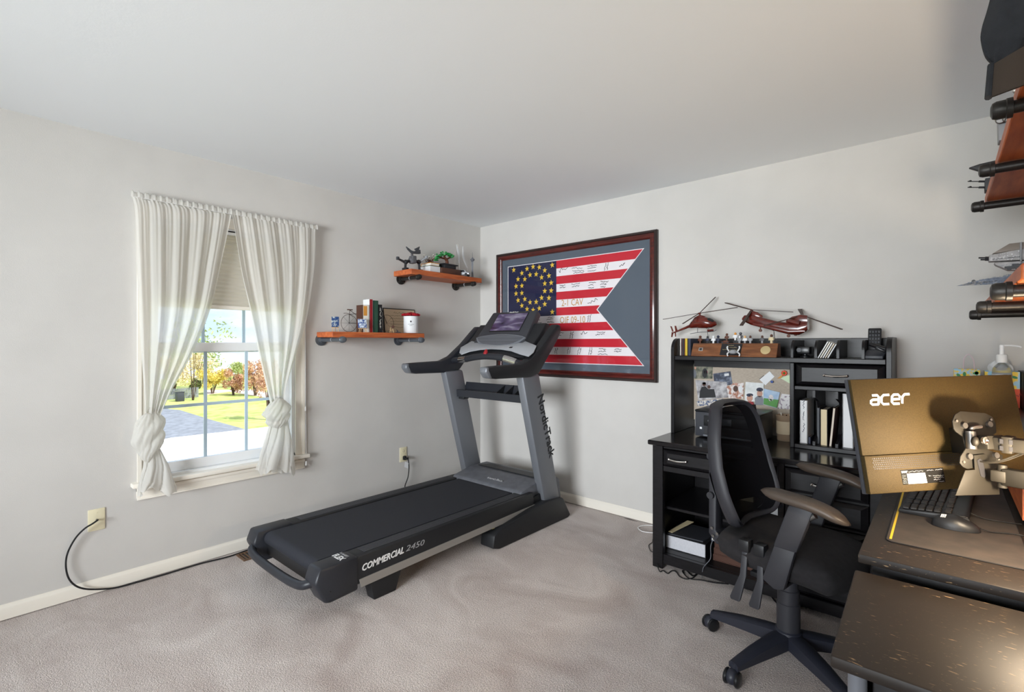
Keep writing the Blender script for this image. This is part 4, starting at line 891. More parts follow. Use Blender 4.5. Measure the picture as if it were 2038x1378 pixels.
def easel(label, px, py, x, w_, h_, m, turn=0, lean=-.22):
    p = PX(px, py, x=x); t = thing('mini_easel', label, 'ornament', (x, p.y, LT), rz=turn)
    for s in (-1, 1):
        b = BM(); tube(b, [(.012, s * w_ * .42, 0), (-.006, s * w_ * .2, h_ * .75)], .0022, 6); obj('leg', b, 'pine', t, world=False)
    b = BM(); tube(b, [(-.035, 0, 0), (-.008, 0, h_ * .7)], .0022, 6); obj('leg', b, 'pine', t, world=False)
    b = BM(); box(b, .004, .018, -w_ * .5, w_ * .5, h_ * .32, h_ * .37, .001); obj('ledge', b, 'pine', t, world=False)
    if m:
        b = BM(); v = box(b, 0, .008, -w_ / 2, w_ / 2, 0, h_ * .85, .001); move(b, v, Matrix.Translation((.006, 0, h_ * .375)) @ Matrix.Rotation(lean, 4, 'Y')); obj('canvas', b, m, t, world=False)
    return t
easel('tiny easel with a dark blue painting at the left shelf end', *z2(490, 720), .15, .050, .088, 'canvas_blue', turn=-.5)
easel('tiny easel with a blue and white painting before the books', *z2(880, 720), .205, .062, .078, 'canvas_swirl', turn=-.25)
e3 = easel('tiny easel holding a brown disc beside the flower box', *z2(1305, 735), .18, .034, .056, None, turn=-.5)
b = BM(); lathe(b, (.004, .01, .045), [(.001, 0), (.012, .001), (.012, .004), (.001, .005)], 14, (1, 0, .2)); obj('disc', b, 'leather', e3, world=False)
# bicycle ornament
bx_ = .075; t = thing('bicycle_ornament', 'small brown wire bicycle ornament behind the books', 'ornament', (bx_, PX(*z2(960, 700), x=bx_).y, LT))
w1, w2 = PX(*z2(690, 608), x=bx_), PX(*z2(1235, 608), x=bx_); rw = LT + .0 and (w1.z - LT - .004)
for c in (w1, w2):
    b = BM(); P_ = [c + Vector((0, rw * math.cos(2 * math.pi * k / 24), rw * math.sin(2 * math.pi * k / 24))) for k in range(25)]; tube(b, P_, .0016, 5, smooth=False)
    for k in range(8): a = math.pi * k / 4; cyl(b, c, c + Vector((0, rw * math.cos(a), rw * math.sin(a))), .0007, n=4)
    obj('wheel', b, 'wire', t)
b = BM(); st_, hb = PX(*z2(700, 420), x=bx_), PX(*z2(1160, 400), x=bx_); bbk = (w1 + w2) / 2 + Vector((0, 0, -.005))
for p_, q_ in ((w1, bbk), (bbk, st_), (w1, st_), (st_ - Vector((0, 0, .03)), hb - Vector((0, 0, .02))), (bbk, hb - Vector((0, 0, .02))), (hb, w2)): cyl(b, p_, q_, .0022, n=6)
obj('frame', b, 'wire', t)
b = BM(); box(b, bx_ - .008, bx_ + .008, st_.y - .02, st_.y + .022, st_.z, st_.z + .007, .003); obj('saddle', b, 'leather', t)
b = BM(); tube(b, [PX(*z2(610, 465), x=bx_), PX(*z2(680, 470), x=bx_ + .01), PX(*z2(750, 520), x=bx_)], .0018, 5); tube(b, [hb + Vector((.012, -.02, 0)), hb, hb + Vector((-.03, -.02, 0))], .0018, 5); obj('handlebar', b, 'wire', t)
b = BM(); box(b, bx_ - .015, bx_ + .015, w1.y - .05, w2.y + .08, LT, LT + .004, .001, 1); obj('base', b, 'wire', t)
# certificate
q = [PX(*z2(u, v), x=.02) for u, v in ((1225, 400), (1650, 395), (1640, 715), (1170, 715))]
t = thing('certificate', 'tan lettered certificate leaning on the wall by the flower box', 'certificate', (.03, q[3].y, LT))
ya, yb_ = q[3].y + .02, q[2].y; hC = q[0].z - LT
b = BM(); prism(b, [(.034, ya, LT), (.034, yb_, LT), (.010, yb_, LT + hC), (.010, ya, LT + hC)], (.003, 0, 0)); obj('sheet', b, 'paper_tan', t)
b = BM(); prism(b, [(.028, ya - .008, LT), (.028, yb_ + .008, LT), (.004, yb_ + .008, LT + hC + .008), (.004, ya - .008, LT + hC + .008)], (.004, 0, 0)); obj('backing', b, 'cover_black', t)
b = BM()
for k in range(6):
    f = .86 - k * .12; scribble(b, (.0385 - .024 * f, ya + (yb_ - ya) * (.18 if k else .3), LT + hC * f), (0, 1, 0), (0, 0, 1), (yb_ - ya) * (.6 if k else .45), .008 if k else .016, 22, .0016, (1, 0, 0), rng)
obj('handwriting', b, 'ink', t)
# flower box
pc_ = PX(*z2(1585, 745), z=LT); fx, fy = .13, PX(*z2(1585, 700), x=.13).y; rad = (PX(*z2(1690, 600), x=.13).y - PX(*z2(1478, 600), x=.13).y) / 2 * .80
hF = PX(*z2(1585, 510), x=.13).z - LT
t = thing('flower_box', 'round white hat box filled with red roses', 'flower box', (fx, fy, LT))
b = BM(); lathe(b, (0, 0, 0), [(rad * .98, 0), (rad, .003), (rad, hF), (rad * .94, hF), (rad * .94, hF - .01)], 36); obj('box', b, 'cover_white', t, world=False)
def rose(b, c, r, rng):
    for k in range(9):
        a = k * 2.4; rr = r * (.15 + .1 * k); h0 = r * (.75 - .06 * k)
        cc = c + Vector((math.cos(a) * rr * .6, math.sin(a) * rr * .6, h0 * .5)); ball(b, cc, r * .5, 1, 1, .7, 8)
for k in range(11):
    rr = 0 if k == 0 else (rad * .48 if k < 5 else rad * .88); a = k * 1.62 if k < 5 else k * 1.05
    b = BM(); rose(b, Vector((0, 0, 0)), rad * .44, rng); b.transform(Matrix.Translation((rr * math.cos(a), rr * math.sin(a), hF + .016 - .010 * (rr / rad)))); obj('rose', b, 'rose', t, world=False)
ad = math.atan2(CAM.y - fy, CAM.x - fx)
b = BM(); c0 = Vector((math.cos(ad), math.sin(ad), 0)); sd = Vector((-math.sin(ad), math.cos(ad), 0))
prism(b, [c0 * (rad + .0003) + sd * u + Vector((0, 0, hF * .68 + v)) for u, v in ((-.007, 0), (0, -.009), (.007, 0), (0, .009))], c0 * .0006); obj('emblem', b, 'ink', t, world=False)
b = BM()
for k, (w_, z_) in enumerate(((.045, .52), (.018, .45))):
    P_ = []
    for q in range(19): a = ad + (q / 18 - .5) * w_ / rad; P_.append(Vector((math.cos(a) * (rad + .0006), math.sin(a) * (rad + .0006), hF * z_ + (.0025 if q % 2 else -.0025))))
    ribbon(b, P_, .0016, c0)
obj('printed_line', b, 'ink', t, world=False)
b = BM(); yq = PX(*z2(1400, 715), x=.17).y; lathe(b, (.17, yq, LT), [(.02, 0), (.022, .003), (.012, .008), (.006, .01)], 14, sx=1.4, sy=.8); ball(b, (.17, yq - .006, LT + .016), .006, n=8); tube(b, [(.17, yq, LT + .008), (.165, yq - .01, LT + .022), (.17, yq - .012, LT + .028)], .002, 5)
single('pewter_figurine', b, 'steel_dark', 'small dark metal figurine beside the flower box', 'ornament')

# ---------------------------------------------------------------- upper left shelf
z3 = lambda u, v: (760 + u / 9.264, 470 + v / 9.267)
def U(u, v, x=.14): return PX(*z3(u, v), x=x)
rng = random.Random(21)
t = thing('winged_robot_model', 'dark grey brick-built winged robot model at the shelf end', 'model', (.14, U(555, 590).y, UT))
b = BM(); c = U(560, 440); ball(b, c, .03, 1, 1.1, 1, 10); box(b, c.x - .02, c.x + .035, c.y - .018, c.y + .018, c.z - .03, c.z + .03, .004); cyl(b, c, U(555, 330), .010, n=8); obj('body', b, 'steel_dark', t)
b = BM(); prism(b, [U(u, v) for u, v in ((470, 260), (540, 330), (680, 335), (670, 260), (590, 280), (560, 290))], (.03, 0, 0), .003); obj('head', b, 'brick_dark', t)
for pts in (((435, 195), (470, 260), (540, 300), (520, 260)), ((685, 195), (590, 240), (640, 300), (665, 270))):
    b = BM(); prism(b, [U(u, v) for u, v in pts], (.014, 0, 0), .002); obj('wing', b, 'brick_dark', t)
for pts, ft in ((((440, 480), (500, 460)), (430, 590)), (((680, 480), (620, 460)), (695, 590))):
    a_ = U(*pts[0]); c_ = U(*pts[1]); f_ = U(*ft); f_.z = UT
    b = BM(); cyl(b, a_, c_, .012, n=8); ball(b, a_, .019, n=10); cyl(b, a_, f_ + Vector((0, 0, .01)), .010, n=8); box(b, f_.x - .025, f_.x + .03, f_.y - .014, f_.y + .014, UT, UT + .016, .003); obj('leg', b, 'brick_black', t)
for pts in (((290, 415), (400, 470)), ((820, 400), (690, 480))):
    a_ = U(*pts[0], x=.17); c_ = U(*pts[1], x=.14); b = BM(); cyl(b, c_, a_, .011, .007, n=8); box(b, a_.x - .008, a_.x + .012, a_.y - .010, a_.y + .010, a_.z - .010, a_.z + .014, .002); obj('claw_arm', b, 'brick_grey' if pts[0][0] > 500 else 'brick_dark', t)
# stacked books
def flat_book(label, x0, x1, y0, y1, z0, th, cover, pages='pages', group=None, name='book', rz=0, cat='book'):
    t = thing(name, label, cat, ((x0 + x1) / 2, (y0 + y1) / 2, z0), rz=rz, group=group); hx, hy = (x1 - x0) / 2, (y1 - y0) / 2
    ct = min(.004, th * .2)
    b = BM(); box(b, -hx, hx, -hy, hy, 0, ct); box(b, -hx, hx, -hy, hy, th - ct, th); box(b, -hx, -hx + ct, -hy, hy, ct, th - ct); obj('cover', b, cover, t, world=False)
    b = BM(); box(b, -hx + ct, hx - .003, -hy + .003, hy - .003, ct, th - ct); obj('pages', b, pages, t, world=False); return t
xb = .12; ya, yb_ = U(790, 600, xb).y, U(1000, 600, xb).y
th1 = max(.014, U(880, 565, xb).z - UT); flat_book('pale green book under the orange book on the corner shelf', .05, .19, ya, yb_ - .01, UT, th1, 'cover_green', 'cover_white', 'books stacked on the corner shelf')
flat_book('orange covered book on top of the pale green book', .05, .18, ya + .015, yb_ - .012, UT + th1, .026, 'cover_orange', 'paper', 'books stacked on the corner shelf')
tz = UT + th1 + .026
t = thing('dried_twigs', 'small clump of brown twigs with white tips on the books', 'plant', (.11, (ya + yb_) / 2, tz))
b = BM(); bw = BM()
for k in range(34):
    p0 = Vector((.11 + rng.uniform(-.02, .02), (ya + yb_) / 2 + rng.uniform(-.02, .02), tz)); p1 = p0 + Vector((rng.uniform(-.035, .035), rng.uniform(-.045, .045), rng.uniform(.03, .075)))
    cyl(b, p0, p1, .0018, .0012, 5); ball(bw, p1, .004, n=6)
obj('twigs', b, 'brown_pl', t, kind='stuff'); obj('tips', bw, 'paper', t, kind='stuff')
# bonsai
xb = .15; pc_ = U(1180, 600, xb); pc_.z = UT
TRH = max(.012, U(1180, 612, xb).z - UT); PTT = U(1180, 525, xb).z; tray = BM(); y0_, y1_ = U(1025, 640, xb).y, U(1370, 640, xb).y; prism(tray, [(.08, y0_, UT), (.21, y0_, UT), (.21, y1_, UT), (.08, y1_, UT)], (0, 0, TRH), .003); single('wooden_tray', tray, 'leather', 'brown wooden tray under the toy bonsai', 'tray')
mat('leaf_brick', (28, 140, 62), .4)
t = thing('toy_bonsai', 'bright green brick-built bonsai in a black pot', 'toy plant', (.15, (y0_ + y1_) / 2, UT + TRH)); ym = (y0_ + y1_) / 2
zt0 = UT + TRH; b = BM(); prism(b, [(.105, ym - .065, zt0), (.195, ym - .065, zt0), (.195, ym + .065, zt0), (.105, ym + .065, zt0)], (0, 0, PTT - zt0 - .004), .003); box(b, .098, .202, ym - .085, ym + .085, PTT - .010, PTT, .002); obj('pot', b, 'brick_black', t)
b = BM(); tube(b, [U(1200, 545, xb), U(1200, 460, xb), U(1160, 400, xb), U(1150, 350, xb)], .012, 8, 4, radii=(.016, .008)); tube(b, [U(1190, 430, xb), U(1090, 400, xb), U(1060, 390, xb)], .007, 7, 3); tube(b, [U(1190, 430, xb), U(1250, 400, xb)], .007, 7); obj('trunk', b, 'brown_pl', t)
b = BM()
for k in range(120):
    u, v, s = rng.choice(((1060, 370, 60), (1010, 400, 45), (1150, 330, 60), (1220, 330, 60), (1270, 370, 50), (1310, 375, 35), (1000, 430, 30)))
    p = U(u + max(-1, min(1, rng.gauss(0, .6))) * s, v + max(-.6, min(.6, rng.gauss(0, .4))) * s, xb + rng.uniform(-.035, .035)); obox(b, p, (.014, .014, .006), Matrix.Rotation(rng.uniform(0, 3), 3, 'Z') @ Matrix.Rotation(rng.uniform(-.6, .6), 3, 'X'))
obj('leaves', b, 'leaf_brick', t, kind='stuff')
# toy car
p = U(1500, 690, .20); p.z = UT; t = thing('toy_car', 'small silver toy car beside the bonsai tray', 'toy car', (.195, p.y, UT), rz=R(20))
b = BM(); prism(b, [(-.052, 0, .010), (-.055, 0, .024), (-.03, 0, .028), (-.018, 0, .042), (.018, 0, .042), (.032, 0, .027), (.052, 0, .023), (.054, 0, .010)], (0, .036, 0), .003); b.transform(Matrix.Translation((0, -.018, 0))); b.transform(Matrix.Scale(1.3, 4)); obj('body', b, 'light_silver', t, world=False)
b = BM(); prism(b, [(-.024, 0, .029), (-.015, 0, .040), (.015, 0, .040), (.026, 0, .028)], (0, .0375, 0)); b.transform(Matrix.Translation((0, -.01875, 0))); b.transform(Matrix.Scale(1.3, 4)); obj('windows', b, 'black_satin', t, world=False)
for x in (-.033, .033):
    for y in (-.017, .017): b = BM(); cyl(b, (x, y - .004, .0105), (x, y + .004, .0105), .0105, n=14); b.transform(Matrix.Scale(1.3, 4)); obj('wheel', b, 'brick_black', t, world=False)
# sailboat
p = U(1470, 600, .06); t = thing('model_sailboat', 'white model sailboat behind the toy car', 'model boat', (.06, p.y, UT))
y0_, y1_ = U(1385, 600, .06).y, U(1590, 600, .06).y; b = BM(); prism(b, [(.06, y0_, UT + .022), (.075, (y0_ + y1_) / 2, UT + .018), (.06, y1_, UT + .024), (.045, (y0_ + y1_) / 2, UT + .018)], (0, 0, .008)); prism(b, [(.052, y0_ + .02, UT), (.068, y0_ + .02, UT), (.068, y1_ - .02, UT), (.052, y1_ - .02, UT)], (0, 0, .02)); obj('hull', b, 'white', t)
for (u0, v0), (u1, v1), (u2, v2) in (((1375, 150), (1430, 330), (1430, 500)), ((1495, 185), (1520, 400), (1575, 585))):
    a_, c_, d_ = U(u0, v0, .06), U(u1, v1, .06), U(u2, v2, .06); b = BM(); P_ = smoothpts([a_, c_, d_], 8); n_ = len(P_)
    prism(b, P_ + [P_[-1] + Vector((0, -.010, 0))] + [P_[k] + Vector((0, -.020 * math.sin(math.pi * k / n_) - .002, 0)) for k in range(n_ - 2, 0, -1)], (.0025, 0, 0)); cyl(b, (.0612, d_.y, UT + .024), d_ + Vector((.0012, 0, .01)), .0014, n=6); obj('sail', b, 'cover_white', t)
b = BM(); m_ = U(1350, 290, .06); cyl(b, (.06, U(1440, 500, .06).y, UT + .025), U(1400, 150, .06), .0015, n=6); cyl(b, (.06, U(1350, 500, .06).y, UT + .0), m_, .0013, n=6); obj('mast', b, 'paper', t)
# tower
yt = U(1670, 700, .15).y; h_ = U(1670, 300, .15).z - UT
t = thing('tower_model', 'slim grey observation tower model at the corner shelf end', 'model', (.15, yt, UT))
b = BM(); lathe(b, (0, 0, 0), [(.014, 0), (.014, .006), (.010, .01), (.004, .02)], 16); 
for k in range(3):
    a = R(120 * k); tube(b, [(.013 * math.cos(a), .013 * math.sin(a), .004), (.005 * math.cos(a), .005 * math.sin(a), h_ * .35), (.011 * math.cos(a), .011 * math.sin(a), h_ * .66)], .0026, 6)
cyl(b, (0, 0, 0), (0, 0, h_ * .66), .0045, n=8); obj('shaft', b, 'mid_grey', t, world=False)
b = BM(); lathe(b, (0, 0, h_ * .64), [(.004, 0), (.019, h_ * .06), (.021, h_ * .09), (.012, h_ * .13), (.006, h_ * .16), (.002, h_ * .18), (.001, h_ * .36)], 20); obj('saucer', b, 'mid_grey', t, world=False)
# ================================================================ ON AND IN THE HUTCH DESK
HT = 1.241
z8 = lambda u, v: (1340 + u / 8.492, 640 + v / 8.492)
def hx(px, y): return PX(px, 690, y=y).x
mat('plate_wood', (134, 84, 50), .4, col2=(98, 58, 34), vs=7, stretch=(1.5, 10, 10), coat=.3); mat('brass', (206, 186, 140), .4, metal=.5); mat('wood_red', (104, 34, 22), .22, col2=(76, 22, 16), vs=14, stretch=(2, 8, 8), coat=.6); mat('rotor', (58, 40, 34), .45)
# row of books at the left end
yb = -.27
for u0, u1, v0, cov, sp, lab in ((40, 128, 290, 'cover_white', 'pages', 'worn white paperback at the left end of the hutch top'), (150, 192, 290, 'cloth_red', 'cover_black', 'dark red paperback beside the worn white one'), (197, 240, 288, 'yellow', 'yellow', 'yellow spined paperback on the hutch top'), (244, 300, 290, 'cover_navy', 'cover_navy', 'navy paperback beside the wooden nameplate')):
    x0, x1 = hx(z8(u0, 0)[0], yb), hx(z8(u1, 0)[0], yb); book(lab, 'book', yb, max(x0, 2.088), x1, HT, PX(*z8(u0, v0), y=yb).z - HT, cov, .12, sp, 'paperbacks at the end of the hutch top', into=(0, 1))
# nameplate
nx0, nx1 = PX(*z8(300, 590), y=-.335).x, PX(*z8(1745, 610), y=-.335).x; nh = PX(*z8(1000, 370), y=-.29).z - HT
npl = thing('nameplate', 'long wooden desk nameplate with badge, plaque and coin', 'nameplate', ((nx0 + nx1) / 2, -.29, HT))
b = BM(); prism(b, [(nx0, -.340, HT), (nx0, -.300, HT + nh), (nx0, -.245, HT + nh), (nx0, -.235, HT)], (nx1 - nx0, 0, 0), .002, 1); obj('block', b, 'plate_wood', npl)
sl = Vector((0, .04, nh)).normalized(); nn = Vector((1, 0, 0)).cross(sl).normalized()
def onN(f, g, h_=0): return Vector((nx0 + (nx1 - nx0) * f, -.340 + .04 * g, HT + nh * g)) + nn * h_
MN = Matrix((Vector((1, 0, 0)), sl, nn)).transposed()
b = BM(); obox(b, onN(.115, .52, .0015), (.026, .024, .003), MN, .001); pb = obj('rank_badge', b, 'chrome', npl)
b = BM(); 
for s in (-1, 1): obox(b, onN(.115 + s * .008, .52, .0034), (.006, .016, .001), MN)
obj('badge_bars', b, 'ink', pb)
b = BM(); prism(b, [onN(.36, .1, 0), onN(.60, .1, 0), onN(.61, .95, 0), onN(.365, .95, 0)], nn * .002); pl = obj('plaque', b, 'cover_black', npl)
b = BM()
for k, (f0, f1, g) in enumerate(((.44, .51, .82), (.42, .55, .66), (.38, .59, .5))): scribble(b, onN(f0, g, .0024), (1, 0, 0), sl, (nx1 - nx0) * (f1 - f0), .007, 18, .0013, nn, rng)
obj('engraving', b, 'brass', pl)
b = BM(); lathe(b, onN(.875, .5, 0), [(.026, 0), (.026, .0025), (.023, .003), (.023, .0022), (.018, .003), (.002, .003)], 28, nn); obj('coin', b, 'brass', npl)
# silver walker model in front of the nameplate
cx_ = PX(*z8(1020, 600), y=-.344).x; t = thing('walker_model', 'small silver four-legged brick model before the nameplate', 'model', (cx_, -.342, HT + .0))
b = BM(); lathe(b, (cx_, -.352, HT + .028), [(.006, -.012), (.018, -.008), (.021, 0), (.016, .01), (.006, .014)], 14); box(b, cx_ - .03, cx_ + .03, -.356, -.346, HT + .024, HT + .034, .002); obj('body', b, 'brick_grey', t)
for s in (-1, 1):
    for q in (-1, 1):
        b = BM(); P_ = [Vector((cx_ + s * .022, -.352, HT + .028)), Vector((cx_ + s * .034, -.350 , HT + .034 + q * .016)), Vector((cx_ + s * .032, -.3465, HT + (.004 if q < 0 else .062)))]; tube(b, P_, .004, 6, 3)
        obj('leg', b, 'cover_white', t)
# toy figures standing on the nameplate
NT = HT + nh
def figure(label, u, legs, torso, head, base_z, y, s=1.0, extra=None, turn=0):
    s = s * 1.22
    x = PX(*z8(u, 300), y=y).x; t = thing('toy_figure', label, 'toy figure', (x, y, base_z), rz=turn, group='toy figures on the nameplate')
    b = BM()
    for q in (-1, 1): box(b, q * .0021 * s - .0019 * s, q * .0021 * s + .0019 * s, -.004 * s, .004 * s, 0, .012 * s, .0006, 1)
    obj('legs', b, legs, t, world=False)
    b = BM(); prism(b, [(-.008 * s, -.004 * s, .012 * s), (.008 * s, -.004 * s, .012 * s), (.0058 * s, -.004 * s, .025 * s), (-.0058 * s, -.004 * s, .025 * s)], (0, .008 * s, 0), .0008)
    for q in (-1, 1): tube(b, [(q * .0065 * s, 0, .024 * s), (q * .0095 * s, -.001, .018 * s), (q * .0085 * s, -.006 * s, .013 * s)], .0022 * s, 6, 2)
    obj('torso', b, torso, t, world=False)
    b = BM(); lathe(b, (0, 0, .0255 * s), [(.0035 * s, 0), (.0052 * s, .0015 * s), (.0052 * s, .008 * s), (.004 * s, .010 * s), (.0025 * s, .0115 * s)], 12); obj('head', b, head, t, world=False)
    if extra == 'hood': b = BM(); ball(b, (0, .001, .033 * s), .0068 * s, n=10); obj('hood', b, torso, t, world=False)
    if extra == 'staff': b = BM(); cyl(b, (.0095 * s, -.006 * s, .0), (.0095 * s, -.006 * s, .045 * s), .001, n=6); obj('staff', b, 'steel_dark', t, world=False)
    return t
for args in (('brown clad toy figure at the left end of the nameplate', 455, 'brown_pl', 'brown_pl', 'leather', NT, -.272, 1, 'hood'), ('navy toy figure with staff, second from the left', 580, 'brick_black', 'cover_navy', 'brick_black', NT, -.272, 1, 'staff'), ('all white toy figure', 680, 'cover_white', 'cover_white', 'cover_white', NT, -.272, 1, 'hood'), ('dark navy toy figure right of the white one', 757, 'cover_navy', 'cover_navy', 'brick_black', NT, -.272, 1, 'hood'),
             ('silver toy figure left of the plaque centre', 1120, 'brick_grey', 'brick_grey', 'cover_white', NT, -.272, 1, None), ('white and grey toy figure over the plaque edge', 1212, 'brick_grey', 'cover_white', 'skin_yellow', NT, -.272, 1, None), ('grey toy figure right of the plaque', 1302, 'brick_grey', 'brick_grey', 'leather', NT, -.272, 1, None), ('grey toy figure standing alone above the coin', 1503, 'brick_grey', 'steel_dark', 'leather', NT, -.272, 1, None), ('tan and cream toy figure at the right end of the nameplate', 1660, 'cream', 'cream', 'leather', NT, -.272, 1.15, 'staff')):
    figure(*args)
x = PX(*z8(885, 330), y=-.27).x; t = thing('toy_landspeeder', 'small dark red brick vehicle on the nameplate', 'toy vehicle', (x, -.270, NT)); b = BM(); box(b, x - .022, x + .022, -.282, -.258, NT + .003, NT + .012, .002); box(b, x - .012, x + .014, -.278, -.262, NT + .012, NT + .017, .002); obj('hull', b, 'brown_pl', t)
for dx in (-.016, .016): b = BM(); cyl(b, (x + dx, -.283, NT + .005), (x + dx, -.257, NT + .005), .005, n=10); obj('roller', b, 'brick_black', t)
figure('brown cloaked toy figure riding the small red vehicle', 905, 'leather', 'brown_pl', 'leather', NT + .017, -.270, .9, 'hood')
x = PX(*z8(1085, 330), y=-.258).x; b = BM(); box(b, x - .022, x + .022, -.267, -.247, NT, NT + .018, .001); single('toy_pedestal', b, 'brick_black', 'black block under two toy figures', 'toy block')
figure('white robed toy figure with red hair on the black block', 1050, 'cover_white', 'cover_white', 'cover_orange', NT + .018, -.257, 1.05, None); figure('dark armed toy figure on the black block', 1136, 'brick_black', 'steel_dark', 'brick_black', NT + .018, -.257, 1.0, 'hood')

# ---- helicopters
HY1 = -.15
z9 = lambda u, v: (1300 + u / 8.152, 580 + v / 8.152)
def A(u, v, y=HY1): return PX(*z9(u, v), y=y)
def loft(b, secs, n=14):
    """secs: (centre, half width in y, half height in z)"""
    rings = []
    for c, hy, hz in secs: rings.append([b.verts.new(c + Vector((0, math.cos(2 * math.pi * k / n) * hy, math.sin(2 * math.pi * k / n) * hz))) for k in range(n)])
    for q in range(len(rings) - 1):
        for k in range(n): b.faces.new((rings[q][k], rings[q][(k + 1) % n], rings[q + 1][(k + 1) % n], rings[q + 1][k]))
    b.faces.new(rings[0][::-1]); b.faces.new(rings[-1]); bmesh.ops.recalc_face_normals(b, faces=b.faces[:])
def blade(b, c, tip, wd, th=.0016):
    c = Vector(c); tip = Vector(tip); d = (tip - c).normalized(); s = Vector((0, 0, 1)).cross(d).normalized() * wd / 2
    prism(b, [c - s * .6, tip - s, tip + s, c + s * .6], (0, 0, th))
he = thing('helicopter_model', 'small reddish wooden scout helicopter model on a wire stand', 'helicopter model', (A(800, 600).x, HY1, HT))
b = BM(); loft(b, [(A(575, 575), .006, .008), (A(620, 545), .018, .022), (A(700, 510), .030, .034), (A(800, 500), .034, .040), (A(880, 510), .033, .036), (A(950, 525), .026, .026), (A(1010, 525), .014, .015), (A(1030, 520), .003, .004)]); obj('fuselage', b, 'wood_red', he)
b = BM(); loft(b, [(A(610, 520), .008, .004), (A(680, 450), .015, .014), (A(760, 420), .017, .016), (A(840, 430), .012, .012), (A(870, 455), .004, .004)]); obj('engine_cowl', b, 'wood_red', he)
b = BM(); loft(b, [(A(860, 455), .020, .010), (A(920, 470), .026, .016), (A(975, 490), .020, .013), (A(1000, 500), .010, .006)]); obj('windscreen', b, 'black_satin', he)
b = BM(); ball(b, A(1010, 535), .009, n=10); obj('sensor_ball', b, 'wood_red', he)
b = BM(); tube(b, [A(600, 560), A(450, 625), A(310, 680)], .006, 8, 3, radii=(.010, .004)); obj('tail_boom', b, 'wood_red', he)
for pts in (((275, 565), (300, 570), (330, 650), (310, 660)), ((345, 560), (370, 560), (395, 640), (360, 650)), ((300, 660), (330, 670), (310, 745), (290, 745)), ((345, 650), (365, 655), (370, 735), (355, 740))):
    b = BM(); prism(b, [A(u, v) for u, v in pts], (0, .003, 0)); obj('tail_fin', b, 'wood_red', he)
b = BM(); cyl(b, A(760, 420), A(750, 350), .006, n=10); ball(b, A(750, 360), .011, sz=.6, n=10); obj('rotor_hub', b, 'wood_red', he)
hubp = A(750, 360)
for (u, v), dy in (((160, 460), -.03), ((1010, 100), .09), ((1365, 268), -.05), ((480, 530), -.12)):
    tp = PX(*z9(u, v), y=HY1 + dy); b = BM(); blade(b, hubp, tp, .013, .0035); obj('rotor_blade', b, 'rotor', he)
for dy in (-.028, .028):
    b = BM(); P_ = [A(600, 690, HY1 + dy), A(760, 665, HY1 + dy), A(960, 655, HY1 + dy), A(1025, 630, HY1 + dy)]; tube(b, P_, .002, 6, 3)
    for u in (720, 900): cyl(b, A(u, 665 if u < 800 else 655, HY1 + dy), A(u, 575, HY1 + dy * .5), .0017, n=6)
    obj('skid', b, 'steel_dark', he)
b = BM(); cyl(b, A(880, 640, HY1 - .034), A(980, 630, HY1 - .034), .007, n=10); obj('pod', b, 'wood_red', he)
def stand(par, topp, y):
    b = BM(); x = topp.x; tube(b, [(x + .012, y, HT + .006), (x + .012, y, HT + .05), (x + .004, y, topp.z - .01), (x - .004, y, topp.z)], .0018, 6); lathe(b, (x + .012, y, HT), [(.032, 0), (.032, .005), (.028, .007), (.003, .008)], 20); obj('stand', b, 'steel', par)
stand(he, A(870, 600), HY1)
# twin rotor helicopter
za = lambda u, v: (1300 + u / 4.076, 580 + v / 4.075)
HY2 = -.155
def C(u, v, y=HY2): return PX(*za(u, v), y=y)
h2 = thing('helicopter_model', 'large glossy mahogany twin-rotor helicopter model', 'helicopter model', (C(980, 300).x, HY2, HT))
def boxloft(b, secs, r=.3):
    rings = []
    for c, hy, zt_, zb_ in secs:
        P_ = []
        for k in range(16):
            a = 2 * math.pi * k / 16; cc, ss = math.cos(a), math.sin(a); e = .55
            P_.append(b.verts.new(Vector((c.x, c.y + math.copysign(abs(cc) ** e, cc) * hy, (zt_ + zb_) / 2 + math.copysign(abs(ss) ** e, ss) * (zt_ - zb_) / 2))))
        rings.append(P_)
    for q in range(len(rings) - 1):
        for k in range(16): b.faces.new((rings[q][k], rings[q][(k + 1) % 16], rings[q + 1][(k + 1) % 16], rings[q + 1][k]))
    b.faces.new(rings[0][::-1]); b.faces.new(rings[-1]); bmesh.ops.recalc_face_normals(b, faces=b.faces[:])
secs = [(725, 215, 235, .012), (745, 195, 250, .024), (800, 190, 275, .031), (900, 215, 300, .033), (1000, 240, 325, .033), (1100, 255, 350, .033), (1180, 255, 355, .033), (1240, 250, 330, .031), (1258, 250, 310, .029)]
b = BM(); boxloft(b, [(C(u, v0), hy, C(u, v0).z, C(u, v1).z) for u, v0, v1, hy in secs]); obj('fuselage', b, 'wood_red', h2)
b = BM(); boxloft(b, [(C(770, 200), .010, C(770, 180).z, C(770, 220).z), (C(795, 180), .016, C(795, 155).z, C(795, 225).z), (C(850, 190), .016, C(850, 170).z, C(850, 230).z), (C(890, 215), .008, C(890, 200).z, C(890, 235).z)]); obj('front_pylon', b, 'wood_red', h2)
b = BM(); boxloft(b, [(C(1080, 250), .008, C(1080, 232).z, C(1080, 270).z), (C(1130, 225), .018, C(1130, 205).z, C(1130, 275).z), (C(1200, 210), .022, C(1200, 188).z, C(1200, 275).z), (C(1255, 210), .020, C(1255, 196).z, C(1255, 275).z)]); obj('rear_pylon', b, 'wood_red', h2)
